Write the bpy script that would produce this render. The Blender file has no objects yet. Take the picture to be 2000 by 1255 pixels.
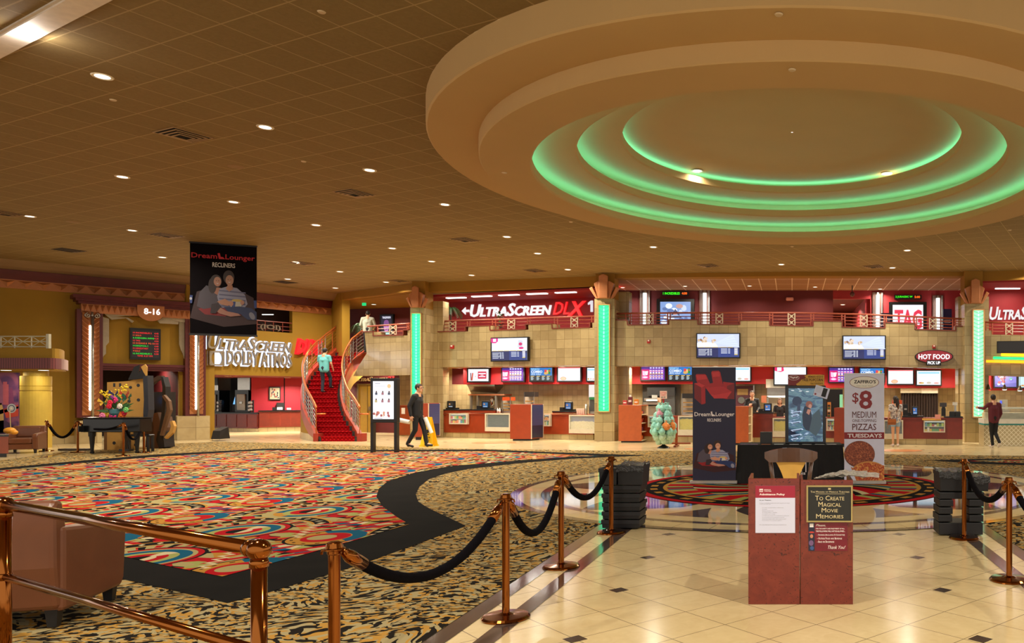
import bpy, math, random
from mathutils import Vector, Matrix
R = math.radians
PI = math.pi
D = bpy.data
scn = bpy.context.scene
COL = scn.collection
EYE, FOC, CX, HY = 1.6, 1500.0, 1547.0, 773.0
cam_data = D.cameras.new('camera')
cam = D.objects.new('camera', cam_data); COL.objects.link(cam)
cam.location = (0, 0, EYE); cam.rotation_euler = (PI/2, 0, 0)
cam_data.sensor_width = 36; cam_data.lens = FOC/2000*36
cam_data.shift_x = (1000-CX)/2000; cam_data.shift_y = (HY-627.5)/2000
cam_data.clip_end = 200
scn.camera = cam
vs = scn.view_settings
vs.view_transform = 'Standard'; vs.look = 'None'; vs.gamma = 1; vs.use_curve_mapping = False
vs.exposure = 0.2
w = D.worlds.new('world'); scn.world = w; w.use_nodes = True
w.node_tree.nodes['Background'].inputs[0].default_value = (1.0, 0.92, 0.82, 1)
w.node_tree.nodes['Background'].inputs[1].default_value = 1.1
try:
    scn.cycles.use_denoising = True
    scn.cycles.max_bounces = 6; scn.cycles.diffuse_bounces = 4; scn.cycles.glossy_bounces = 3
    scn.cycles.transparent_max_bounces = 8; scn.cycles.caustics_reflective = False; scn.cycles.caustics_refractive = False
    scn.cycles.sample_clamp_indirect = 4
except Exception: pass
WARM = (1.0, 0.90, 0.73)
def P(px, py, Y): return Vector(((px-CX)/FOC*Y, Y, EYE+(HY-py)/FOC*Y))
def G(px, py):
    p = P(px, py, FOC*EYE/(py-HY)); p.z = 0; return p
def CE(px, py, h=4.35):
    p = P(px, py, FOC*h/(HY-py)); return p
def XY(px, Y): return ((px-CX)/FOC*Y, Y)
class Pl:
    """a vertical plane through two ground points; n points at the viewer's side"""
    def __init__(s, a, b):
        s.a = Vector((a[0], a[1], 0)); s.b = Vector((b[0], b[1], 0))
        s.t = (s.b-s.a).normalized(); s.n = Vector((s.t.y, -s.t.x, 0))
        if s.n.dot(-s.a) < 0: s.n = -s.n
    def hit(s, px, py, d=0.0):
        r = Vector(((px-CX)/FOC, 1, (HY-py)/FOC))
        k = (s.n.dot(s.a)+d)/s.n.dot(r)
        return Vector((0, 0, EYE))+r*k
    def off(s, d): return Pl((s.a+s.n*d)[:2], (s.b+s.n*d)[:2])
def PY(Y): return Pl((-5, Y), (5, Y))
class Fr:
    """a flat rectangle: o lower left, r unit right, u unit up, n unit towards the viewer, size w,h"""
    def __init__(s, o, r, u, w, h):
        s.o = Vector(o); s.r = Vector(r).normalized(); s.u = Vector(u).normalized(); s.w = w; s.h = h; s.n = s.r.cross(s.u)
    def pt(s, a, b, d=0.0): return s.o+s.r*(a*s.w)+s.u*(b*s.h)+s.n*d
    def sub(s, a0, b0, a1, b1, d=0.0): return Fr(s.pt(a0, b0, d), s.r, s.u, (a1-a0)*s.w, (b1-b0)*s.h)
def fpx(pl, x0, y0, x1, y1, d=0.0):
    """rectangle on a wall seen at photo pixels x0..x1 / y0 (top)..y1 (bottom), y at its middle column"""
    xm = (x0+x1)/2
    a = pl.hit(x0, y1, d); b = pl.hit(x1, y1, d); t = pl.hit(xm, y0, d).z; q = pl.hit(xm, y1, d).z
    a.z = q; b.z = q
    return Fr(a, b-a, (0, 0, 1), (b-a).length, t-q)
def S(r, g, b):
    f = lambda c: ((c/255)/12.92 if c/255 <= .04045 else ((c/255+.055)/1.055)**2.4)
    return (f(r), f(g), f(b), 1)
class NT:
    def __init__(s, name):
        s.mat = D.materials.new(name); s.mat.use_nodes = True; s.t = s.mat.node_tree
        s.b = s.t.nodes['Principled BSDF']
    def n(s, typ, **kw):
        o = s.t.nodes.new(typ)
        for k, v in kw.items(): setattr(o, k, v)
        return o
    def put(s, sock, v):
        if hasattr(v, 'is_output'): s.t.links.new(v, sock)
        else: sock.default_value = v
    def m(s, op, a, b=None, c=None):
        o = s.n('ShaderNodeMath', operation=op)
        for i, v in enumerate((a, b, c)):
            if v is not None: s.put(o.inputs[i], v)
        return o.outputs[0]
    def mix(s, f, a, b):
        o = s.n('ShaderNodeMix', data_type='RGBA'); s.put(o.inputs[0], f); s.put(o.inputs[6], a); s.put(o.inputs[7], b)
        return o.outputs[2]
    def noise(s, vec, scale, detail=2, dist=0.0, out=0):
        o = s.n('ShaderNodeTexNoise'); s.put(o.inputs['Scale'], scale); s.put(o.inputs['Detail'], detail); s.put(o.inputs['Distortion'], dist)
        if vec is not None: s.put(o.inputs['Vector'], vec)
        return o.outputs[out]
    def ramp(s, f, stops, const=True):
        o = s.n('ShaderNodeValToRGB'); o.color_ramp.interpolation = 'CONSTANT' if const else 'LINEAR'
        e = o.color_ramp.elements
        while len(e) < len(stops): e.new(0.5)
        for i, (p, c) in enumerate(stops): e[i].position = p; e[i].color = c
        s.put(o.inputs[0], f); return o.outputs[0]
    def pos(s): return s.n('ShaderNodeNewGeometry').outputs['Position']
    def obj(s): return s.n('ShaderNodeTexCoord').outputs['Object']
    def uv(s): return s.n('ShaderNodeTexCoord').outputs['UV']
    def sep(s, v):
        o = s.n('ShaderNodeSeparateXYZ'); s.put(o.inputs[0], v); return o.outputs
    def comb(s, x, y, z=0.0):
        o = s.n('ShaderNodeCombineXYZ'); s.put(o.inputs[0], x); s.put(o.inputs[1], y); s.put(o.inputs[2], z); return o.outputs[0]
    def bump(s, h, st=.3, dist=.01):
        o = s.n('ShaderNodeBump'); o.inputs['Strength'].default_value = st; o.inputs['Distance'].default_value = dist
        s.put(o.inputs['Height'], h); s.t.links.new(o.outputs[0], s.b.inputs['Normal'])
    def fin(s, col, rough=.6, metal=0.0):
        s.put(s.b.inputs['Base Color'], col); s.put(s.b.inputs['Roughness'], rough); s.put(s.b.inputs['Metallic'], metal)
        if not hasattr(rough, 'is_output') and rough > .9: s.b.inputs['Specular IOR Level'].default_value = .04
        return s.mat
_mc = {}
def M(c, rough=.6, metal=0.0, var=.12, scale=8.0, em=0.0, alpha=1.0, coat=0.0):
    """plain procedural surface: one colour with a faint mottling; em>0 = gives off light"""
    key = (c, rough, metal, var, scale, em, alpha, coat)
    if key in _mc: return _mc[key]
    t = NT('surface'); col = S(*c)
    if em > 0:
        t.b.inputs['Base Color'].default_value = (0.02, .02, .02, 1)
        t.b.inputs['Emission Color'].default_value = col; t.b.inputs['Emission Strength'].default_value = em
        t.b.inputs['Roughness'].default_value = .4
        if em < 3:
            try: t.mat.cycles.emission_sampling = 'NONE'
            except Exception: pass
    else:
        f = t.noise(t.obj(), scale, 3)
        d = tuple(x*(1-var*1.6) for x in col[:3])+(1,); l = tuple(min(1, x*(1+var)) for x in col[:3])+(1,)
        t.fin(t.mix(f, d, l), rough, metal)
        if alpha < 1: t.b.inputs['Alpha'].default_value = alpha
        if coat: t.b.inputs['Coat Weight'].default_value = coat
    _mc[key] = t.mat; return t.mat
def E(c, s=1.0): return M(c, em=s)
class MB:
    def __init__(s): s.v = []; s.f = []; s.mi = []; s.mats = []; s.cur = 0; s.sm = []; s.smooth = False
    def mat(s, m):
        if m not in s.mats: s.mats.append(m)
        s.cur = s.mats.index(m); return s
    def face(s, idx): s.f.append(tuple(idx)); s.mi.append(s.cur); s.sm.append(s.smooth)
    def vs(s, pts):
        k = len(s.v); s.v += [Vector(p) for p in pts]; return list(range(k, k+len(pts)))
    def poly(s, pts): s.face(s.vs(pts)); return s
    def hexa(s, b, t):
        """two matching rings of points"""
        n = len(b); i = s.vs(b); j = s.vs(t)
        s.face(i[::-1]); s.face(j)
        for k in range(n): s.face((i[k], i[(k+1) % n], j[(k+1) % n], j[k]))
        return s
    def box(s, x0, y0, z0, x1, y1, z1):
        return s.hexa([(x0, y0, z0), (x1, y0, z0), (x1, y1, z0), (x0, y1, z0)], [(x0, y0, z1), (x1, y0, z1), (x1, y1, z1), (x0, y1, z1)])
    def obox(s, c, half, rz=0.0, rx=0.0, ry=0.0):
        m = Matrix.Rotation(rz, 3, 'Z') @ Matrix.Rotation(rx, 3, 'X') @ Matrix.Rotation(ry, 3, 'Y'); c = Vector(c); a, b, h = half
        q = [c+m@Vector((sx*a, sy*b, sz*h)) for sz in (-1, 1) for sx, sy in ((-1, -1), (1, -1), (1, 1), (-1, 1))]
        return s.hexa(q[:4], q[4:])
    def rbox(s, x0, y0, z0, x1, y1, z1, r=.03, n=3):
        """box with rounded vertical edges and eased top"""
        pts = []
        for cx, cy, a0 in ((x1-r, y1-r, 0), (x0+r, y1-r, 90), (x0+r, y0+r, 180), (x1-r, y0+r, 270)):
            for k in range(n+1):
                a = R(a0+90*k/n); pts.append((cx+r*math.cos(a), cy+r*math.sin(a)))
        cx, cy = (x0+x1)/2, (y0+y1)/2; e = min(r*.5, (z1-z0)*.3)
        rings = []
        for z, q in ((z0, e), (z0+e, 0), (z1-e, 0), (z1, e)):
            fx = 1-q/max(abs(x1-x0)/2, 1e-6); fy = 1-q/max(abs(y1-y0)/2, 1e-6)
            rings.append([(cx+(x-cx)*fx, cy+(y-cy)*fy, z) for x, y in pts])
        return s.loft(rings)
    def loft(s, rings, close=True, caps=True):
        ids = [s.vs(r) for r in rings]; n = len(rings[0])
        for a, b in zip(ids, ids[1:]):
            for k in range(n if close else n-1): s.face((a[k], a[(k+1) % n], b[(k+1) % n], b[k]))
        if caps: s.face(ids[0][::-1]); s.face(ids[-1])
        return s
    def cyl(s, p0, p1, r0, r1=None, n=16, caps=True):
        p0 = Vector(p0); p1 = Vector(p1); r1 = r0 if r1 is None else r1
        d = (p1-p0).normalized(); a = d.orthogonal().normalized(); b = d.cross(a)
        ring = lambda c, r: [c+a*(r*math.cos(2*PI*k/n))+b*(r*math.sin(2*PI*k/n)) for k in range(n)]
        return s.loft([ring(p0, r0), ring(p1, r1)], caps=caps)
    def tube(s, pts, r, n=8, caps=True, flat=1.0):
        pts = [Vector(p) for p in pts]; rs = r if isinstance(r, (list, tuple)) else [r]*len(pts)
        rings = []; a = None
        for i, p in enumerate(pts):
            d = (pts[min(i+1, len(pts)-1)]-pts[max(i-1, 0)])
            d = d.normalized() if d.length > 1e-9 else Vector((0, 0, 1))
            a = d.orthogonal().normalized() if a is None else (a-d*a.dot(d)).normalized()
            b = d.cross(a)
            rings.append([p+a*(rs[i]*math.cos(2*PI*k/n))+b*(rs[i]*flat*math.sin(2*PI*k/n)) for k in range(n)])
        return s.loft(rings, caps=caps)
    def lathe(s, c, prof, n=24, a0=0.0, a1=360.0, caps=True):
        """prof: [(r,z)] from bottom to top"""
        c = Vector(c); full = abs(a1-a0) >= 359.9; k = n if full else n+1
        rings = [[c+Vector((r*math.cos(R(a0+(a1-a0)*i/n)), r*math.sin(R(a0+(a1-a0)*i/n)), z)) for i in range(k)] for r, z in prof]
        return s.loft(rings, close=full, caps=caps and full)
    def ball(s, c, r, sc=(1, 1, 1), n=12, m=8, rz=0.0):
        c = Vector(c); mt = Matrix.Rotation(rz, 3, 'Z'); rings = []
        for j in range(1, m):
            t = PI*j/m
            rings.append([c+mt@Vector((sc[0]*r*math.sin(t)*math.cos(2*PI*k/n), sc[1]*r*math.sin(t)*math.sin(2*PI*k/n), -sc[2]*r*math.cos(t))) for k in range(n)])
        ids = [s.vs(q) for q in rings]
        for a, b in zip(ids, ids[1:]):
            for k in range(n): s.face((a[k], a[(k+1) % n], b[(k+1) % n], b[k]))
        lo, = s.vs([c+Vector((0, 0, -sc[2]*r))]); hi, = s.vs([c+Vector((0, 0, sc[2]*r))])
        for k in range(n):
            s.face((lo, ids[0][(k+1) % n], ids[0][k])); s.face((hi, ids[-1][k], ids[-1][(k+1) % n]))
        return s
    def rect(s, fr, a0, b0, a1, b1, d0=0.0, d1=None): return s.shape(fr, [(a0, b0), (a1, b0), (a1, b1), (a0, b1)], d0, d1)
    def shape(s, fr, pts, d0=0.0, d1=None):
        if d1 is None: return s.poly([fr.pt(a, b, d0) for a, b in pts])
        return s.hexa([fr.pt(a, b, d0) for a, b in pts], [fr.pt(a, b, d1) for a, b in pts])
    def ell(s, fr, a, b, ra, rb, d0=0.0, d1=None, n=28, t0=0.0, t1=360.0, rot=0.0):
        pts = []
        for k in range(n if t1-t0 > 359 else n+1):
            t = R(t0+(t1-t0)*k/n); x, y = ra*fr.w*math.cos(t), rb*fr.h*math.sin(t)
            pts.append((a+(x*math.cos(rot)-y*math.sin(rot))/fr.w, b+(x*math.sin(rot)+y*math.cos(rot))/fr.h))
        return s.shape(fr, pts, d0, d1)
    def line(s, fr, pts, wd, d0=0.0, d1=None):
        for (a, b), (c, e) in zip(pts, pts[1:]):
            dx, dy = (c-a)*fr.w, (e-b)*fr.h; l = math.hypot(dx, dy) or 1; nx, ny = -dy/l*wd/2/fr.w, dx/l*wd/2/fr.h
            s.shape(fr, [(a-nx, b-ny), (c-nx, e-ny), (c+nx, e+ny), (a+nx, b+ny)], d0, d1)
        return s
    def text(s, fr, a0, b0, a1, b1, body, d0=0.002, depth=0.0, shear=0.0, bold=0.0, caps=False, keep=False):
        """lettering stretched into the rectangle a0,b0..a1,b1"""
        vv, ff = glyphs(body, shear, bold, caps, depth > 0)
        x0 = min(p[0] for p in vv); x1 = max(p[0] for p in vv); y0 = min(p[1] for p in vv); y1 = max(p[1] for p in vv)
        kx = (a1-a0)/max(x1-x0, 1e-6); ky = (b1-b0)/max(y1-y0, 1e-6)
        i = s.vs([fr.pt(a0+(p[0]-x0)*kx, b0+(p[1]-y0)*ky, d0+(depth if p[2] > 0 else 0)) for p in vv])
        for f in ff: s.face([i[k] for k in f])
        return s
    def build(s, name, mat=None, parent=None, smooth=None, origin=None, bev=0.0, uvs=True):
        if not s.v: return None
        me = D.meshes.new(name)
        if origin is None:
            if parent is not None: origin = parent.get('_o', (0, 0, 0))
            else:
                xs = [p.x for p in s.v]; ys = [p.y for p in s.v]; zs = [p.z for p in s.v]
                origin = ((min(xs)+max(xs))/2, (min(ys)+max(ys))/2, min(zs))
        o0 = Vector(origin)
        me.from_pydata([tuple(p-o0) for p in s.v], [], s.f)
        if mat is not None: me.materials.append(mat)
        else:
            for m in s.mats: me.materials.append(m)
            me.polygons.foreach_set('material_index', s.mi)
        if smooth is not None or any(s.sm):
            me.polygons.foreach_set('use_smooth', [bool(smooth)]*len(s.f) if smooth is not None else s.sm)
        if uvs:
            uv = me.uv_layers.new(name='m'); vv = s.v
            for p in me.polygons:
                nn = p.normal
                if abs(nn.z) > .7: t, q = Vector((1, 0, 0)), Vector((0, 1, 0))
                else:
                    t = Vector((-nn.y, nn.x, 0)).normalized(); q = Vector((0, 0, 1))
                    if t.x < -1e-6 or (abs(t.x) < 1e-6 and t.y < 0): t = -t
                for li in p.loop_indices:
                    c = vv[me.loops[li].vertex_index]; uv.data[li].uv = (c.dot(t), c.dot(q))
        me.update()
        o = D.objects.new(name, me); COL.objects.link(o)
        if parent is not None: o.parent = parent; o['_o'] = tuple(o0)
        else: o.location = o0; o['_o'] = tuple(o0)
        if bev > 0:
            b = o.modifiers.new('b', 'BEVEL'); b.width = bev; b.segments = 2; b.limit_method = 'ANGLE'; b.angle_limit = R(40)
        return o
_gc = {}
def glyphs(body, shear, bold, caps, thick):
    key = (body, shear, bold, caps, thick)
    if key in _gc: return _gc[key]
    cu = D.curves.new('t', 'FONT'); cu.body = body; cu.shear = shear; cu.offset = bold; cu.resolution_u = 2
    if caps:
        cu.small_caps_scale = .74
        for i, ch in enumerate(body):
            if ch.islower(): cu.body_format[i].use_small_caps = True
    if thick: cu.extrude = .05
    o = D.objects.new('t', cu); COL.objects.link(o)
    dg = bpy.context.evaluated_depsgraph_get(); me = o.evaluated_get(dg).to_mesh()
    r = ([tuple(v.co) for v in me.vertices], [tuple(p.vertices) for p in me.polygons])
    o.evaluated_get(dg).to_mesh_clear(); D.objects.remove(o); D.curves.remove(cu)
    _gc[key] = r; return r
def tag(o, label=None, cat=None, group=None, kind=None):
    if label: o['label'] = label
    if cat: o['category'] = cat
    if group: o['group'] = group
    if kind: o['kind'] = kind
    return o
def struct(o): o['kind'] = 'structure'; return o
def thing(name, loc, label, cat, group=None, rz=0.0):
    o = D.objects.new(name, None); COL.objects.link(o); o.location = loc; o.rotation_euler = (0, 0, rz)
    o.empty_display_size = .1; o['_o'] = tuple(loc); return tag(o, label, cat, group)
def local(name, label, cat, group=None):
    """thing whose parts are built about the origin, to be placed afterwards"""
    return thing(name, (0, 0, 0), label, cat, group)
def dup(root, loc, rz=0.0, label=None, group=None):
    r = root.copy(); COL.objects.link(r); r.location = loc; r.rotation_euler = (0, 0, rz)
    if label: r['label'] = label
    if group: r['group'] = group
    def rec(a, b):
        for ch in list(a.children):
            if ch.parent is a:
                c = ch.copy(); COL.objects.link(c); c.parent = b; rec(ch, c)
    rec(root, r); return r
def light(kind, loc, energy, color=WARM, size=.3, rot=(0, 0, 0), **kw):
    l = D.lights.new('lamp_light', kind); l.energy = energy; l.color = color
    if kind == 'AREA':
        l.size = size; l.shape = kw.pop('shape', 'DISK')
        if 'size_y' in kw: l.shape = 'RECTANGLE'; l.size_y = kw.pop('size_y')
    elif kind == 'SPOT':
        l.spot_size = kw.pop('cone', R(140)); l.spot_blend = kw.pop('blend', .8); l.shadow_soft_size = size
    else: l.shadow_soft_size = size
    for k, v in kw.items(): setattr(l, k, v)
    o = D.objects.new('lamp_light', l); COL.objects.link(o); o.location = loc; o.rotation_euler = rot
    return o
BLACK4 = S(26, 23, 22)
def mat_tilefloor():
    t = NT('cream_floor_tile'); x, y, z = t.sep(t.pos())
    s = .4525
    u = t.m('DIVIDE', t.m('ADD', t.m('ADD', x, y), 1.43-7.62+64.0), .64)
    v = t.m('DIVIDE', t.m('ADD', t.m('SUBTRACT', x, y), 1.43+7.62+64.0), .64)
    def near(q, wd):   # distance to the joint
        f = t.m('FRACT', q); return t.m('LESS_THAN', t.m('MINIMUM', f, t.m('SUBTRACT', 1, f)), wd)
    g = t.m('MAXIMUM', near(u, .0075), near(v, .0075))
    dx = t.m('ABSOLUTE', t.m('SUBTRACT', t.m('MODULO', t.m('ADD', x, 1.43+2.67*20+1.335), 2.67), 1.335))
    dy = t.m('ABSOLUTE', t.m('SUBTRACT', t.m('MODULO', t.m('ADD', y, -7.62+1.28*20+.64), 1.28), .64))
    dia = t.m('LESS_THAN', t.m('ADD', dx, dy), .085)
    n1 = t.noise(t.pos(), 1.6, 5, .8); n2 = t.noise(t.pos(), 9, 4, 1.5)
    c = t.mix(n1, S(206, 182, 134), S(240, 222, 176)); c = t.mix(t.m('MULTIPLY', n2, .45), c, S(176, 146, 96))
    wn = t.n('ShaderNodeTexWhiteNoise'); t.put(wn.inputs['Vector'], t.comb(t.m('FLOOR', u), t.m('FLOOR', v)))
    c = t.mix(t.m('MULTIPLY', wn.outputs[0], .22), c, S(206, 182, 130))
    c = t.mix(t.m('MULTIPLY', g, .75), c, S(70, 58, 42)); c = t.mix(dia, c, S(62, 52, 48))
    return t.fin(c, .17)
def mat_tiger():
    t = NT('tiger_carpet'); p = t.pos(); x, y, z = t.sep(p)
    q = t.comb(x, t.m('MULTIPLY', y, .62))
    wx = t.noise(q, 1.15, 1, 0); wy = t.noise(t.comb(t.m('ADD', x, 31.0), y), 1.15, 1, 0)
    a = t.comb(t.m('ADD', t.m('MULTIPLY', x, 9.5), t.m('MULTIPLY', wx, 6)), t.m('ADD', t.m('MULTIPLY', y, 14.0), t.m('MULTIPLY', wy, 13.0)))
    n = t.noise(a, 1.35, 1.0, .8); n2 = t.noise(a, 1.1, 1, .6)
    st = t.ramp(n, [(0, (0, 0, 0, 1)), (.525, (1, 1, 1, 1))])
    base = t.ramp(n2, [(0, S(154, 140, 102)), (.50, S(168, 126, 58)), (.66, S(142, 130, 98))])
    c = t.mix(st, base, S(30, 26, 22))
    return t.fin(c, .95)
def mat_black():
    t = NT('black_carpet_border'); n = t.noise(t.pos(), 2.2, 5, .5)
    return t.fin(t.mix(n, S(13, 12, 11), S(28, 26, 24)), .95)
CR, GO, RE, TE, BK, GN, WH = S(152, 138, 92), S(164, 116, 46), S(158, 12, 22), S(12, 78, 104), S(14, 12, 11), S(140, 142, 80), S(186, 170, 134)
def mat_deco():
    """art-deco figured carpet: repeating discs, arcs with lozenges, zigzags"""
    t = NT('figured_carpet'); x0, y0, z0 = t.sep(t.pos())
    ca, sa = math.cos(R(-5)), math.sin(R(-5))
    x = t.m('ADD', t.m('SUBTRACT', t.m('MULTIPLY', x0, ca), t.m('MULTIPLY', y0, sa)), -(-6.5*ca-9.02*sa)+24.5+1.225)
    y = t.m('ADD', t.m('ADD', t.m('MULTIPLY', x0, sa), t.m('MULTIPLY', y0, ca)), -(-6.5*sa+9.02*ca)+31+.775)
    u = t.m('SUBTRACT', t.m('MODULO', x, 2.45), 1.225); v = t.m('SUBTRACT', t.m('MODULO', y, 1.55), .775)
    q = t.m('MULTIPLY', v, .85)
    hyp = lambda a, b: t.m('SQRT', t.m('ADD', t.m('MULTIPLY', a, a), t.m('MULTIPLY', b, b)))
    band = lambda r, a, b: t.m('MULTIPLY', t.m('GREATER_THAN', r, a), t.m('LESS_THAN', r, b))
    vn = t.n('ShaderNodeTexVoronoi'); t.put(vn.inputs['Vector'], t.comb(t.m('ADD', u, t.m('MULTIPLY', v, .6)), t.m('MULTIPLY', v, 1.5)))
    vn.inputs['Scale'].default_value = 4.6; vn.inputs['Randomness'].default_value = 1
    rnd = t.sep(vn.outputs['Color'])[0]
    c = t.ramp(rnd, [(0, CR), (.16, RE), (.38, GO), (.48, WH), (.54, BK), (.72, GN), (.82, CR), (.90, TE)])
    sw = t.m('FRACT', t.m('MULTIPLY', t.m('ADD', u, t.m('MULTIPLY', v, -.9)), 3.3))
    zone = t.m('LESS_THAN', t.m('ABSOLUTE', t.m('SUBTRACT', t.m('ABSOLUTE', u), .95)), .2)
    c = t.mix(t.m('MULTIPLY', zone, t.m('LESS_THAN', sw, .4)), c, RE)
    us = t.m('SUBTRACT', t.m('MODULO', t.m('ADD', x, 1.225), 2.45), 1.225); vq = t.m('MULTIPLY', t.m('SUBTRACT', t.m('MODULO', t.m('ADD', y, .5), 1.55), .775), .85)
    r2 = hyp(us, vq)
    th2 = t.m('ARCTAN2', vq, us)
    c = t.mix(t.m('LESS_THAN', r2, .40), c, BK); c = t.mix(t.m('LESS_THAN', r2, .37), c, GO)
    dots = t.m('LESS_THAN', t.m('FRACT', t.m('MULTIPLY', th2, 2.2)), .3)
    c = t.mix(t.m('MULTIPLY', band(r2, .30, .33), dots), c, BK)
    c = t.mix(t.m('LESS_THAN', r2, .24), c, RE); c = t.mix(t.m('LESS_THAN', t.m('ADD', r2, t.m('MULTIPLY', us, .3)), .13), c, CR)
    c = t.mix(t.m('MULTIPLY', band(r2, .25, .40), t.m('GREATER_THAN', t.m('ADD', vq, us), .12)), c, TE)
    def arcs(c, r, th, up):
        g = lambda a, b_, k: t.m('MULTIPLY', band(r, a, b_), k)
        c = t.mix(g(.46, .88, up), c, CR)
        fan = t.m('LESS_THAN', t.m('FRACT', t.m('MULTIPLY', th, 4.1)), .42)
        c = t.mix(g(.54, .67, t.m('MULTIPLY', fan, up)), c, RE)
        fan2 = t.m('LESS_THAN', t.m('FRACT', t.m('MULTIPLY', th, 2.3)), .22)
        c = t.mix(g(.50, .67, t.m('MULTIPLY', fan2, up)), c, BK)
        c = t.mix(g(.70, .73, up), c, GO); c = t.mix(g(.73, .88, up), c, BK)
        loz = t.m('LESS_THAN', t.m('ADD', t.m('MULTIPLY', t.m('ABSOLUTE', t.m('SUBTRACT', r, .805)), 7), t.m('MULTIPLY', t.m('ABSOLUTE', t.m('SUBTRACT', t.m('FRACT', t.m('MULTIPLY', th, 5.6)), .5)), 1.8)), .36)
        c = t.mix(t.m('MULTIPLY', loz, up), c, WH); c = t.mix(g(.88, .91, up), c, GO)
        return c
    r = hyp(u, q); th = t.m('ARCTAN2', q, u)
    lf = t.m('GREATER_THAN', t.m('SUBTRACT', q, t.m('MULTIPLY', u, .45)), .08)
    c = arcs(c, r, th, lf)
    qb = t.m('ADD', q, 1.3175); rb_ = hyp(u, qb)
    c = arcs(c, rb_, t.m('ARCTAN2', qb, u), t.m('GREATER_THAN', t.m('SUBTRACT', qb, t.m('MULTIPLY', u, .45)), .08))
    c = t.mix(t.m('LESS_THAN', r, .52), c, CR)
    right = t.m('GREATER_THAN', t.m('ADD', u, q), -.05)
    c = t.mix(t.m('MULTIPLY', band(r, .44, .49), right), c, RE)
    c = t.mix(t.m('MULTIPLY', band(r, .49, .52), right), c, BK)
    c = t.mix(band(r, .30, .40), c, TE); c = t.mix(t.m('MULTIPLY', band(r, .30, .40), t.m('LESS_THAN', t.m('ABSOLUTE', t.m('SUBTRACT', th, -2.4)), .5)), c, GO)
    c = t.mix(t.m('LESS_THAN', r, .30), c, GN); c = t.mix(band(r, .1, .22), c, RE)
    c = t.mix(t.m('MULTIPLY', t.m('LESS_THAN', r, .30), t.m('LESS_THAN', t.m('ABSOLUTE', t.m('SUBTRACT', th, 1.25)), .3)), c, WH)
    c = t.mix(t.m('LESS_THAN', r, .12), c, BK); c = t.mix(t.m('MULTIPLY', t.m('LESS_THAN', r, .13), t.m('GREATER_THAN', u, .03)), c, WH)
    zz = t.m('MULTIPLY', t.m('ABSOLUTE', t.m('SUBTRACT', t.m('FRACT', t.m('MULTIPLY', v, 6.5)), .5)), .2)
    zl = t.m('LESS_THAN', t.m('ABSOLUTE', t.m('SUBTRACT', t.m('SUBTRACT', t.m('ADD', u, t.m('MULTIPLY', v, .25)), .72), zz)), .028)
    c = t.mix(t.m('MULTIPLY', zl, t.m('LESS_THAN', t.m('ABSOLUTE', v), .5)), c, WH)
    return t.fin(c, .95)
def mat_medal():
    """polished stone compass with dark rings"""
    t = NT('medallion_stone'); x, y, z = t.sep(t.pos()); y = t.m('SUBTRACT', y, 13.7)
    r = t.m('SQRT', t.m('ADD', t.m('MULTIPLY', x, x), t.m('MULTIPLY', y, y))); th = t.m('ARCTAN2', y, x)
    band = lambda a, b: t.m('MULTIPLY', t.m('GREATER_THAN', r, a), t.m('LESS_THAN', r, b))
    n1 = t.noise(t.pos(), 1.4, 5, .8)
    cream = t.mix(n1, S(198, 174, 126), S(228, 210, 164)); dark = t.mix(n1, S(58, 50, 54), S(84, 72, 70))
    c = cream
    f = t.m('ABSOLUTE', t.m('SUBTRACT', t.m('FRACT', t.m('ADD', t.m('DIVIDE', th, PI/4), 8.5)), .5))
    lim = t.m('MULTIPLY', t.m('SUBTRACT', 4.2, r), .30)
    c = t.mix(t.m('MULTIPLY', t.m('LESS_THAN', f, t.m('MINIMUM', lim, .33)), t.m('LESS_THAN', r, 4.1)), c, dark)
    f2 = t.m('ABSOLUTE', t.m('SUBTRACT', t.m('FRACT', t.m('ADD', t.m('DIVIDE', th, PI/4), 8.0)), .5))
    c = t.mix(t.m('MULTIPLY', t.m('LESS_THAN', f2, t.m('MULTIPLY', t.m('SUBTRACT', r, 3.0), .16)), t.m('LESS_THAN', r, 3.8)), c, dark)
    c = t.mix(band(4.12, 4.26), c, dark); c = t.mix(band(4.26, 4.60), c, cream); c = t.mix(band(4.60, 5), c, dark)
    j = t.m('LESS_THAN', t.m('FRACT', t.m('ADD', t.m('MULTIPLY', th, 9.5), 100)), .02)
    c = t.mix(t.m('MULTIPLY', j, t.m('MULTIPLY', t.m('GREATER_THAN', r, 4.1), .7)), c, S(60, 50, 40))
    return t.fin(c, .045)
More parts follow.
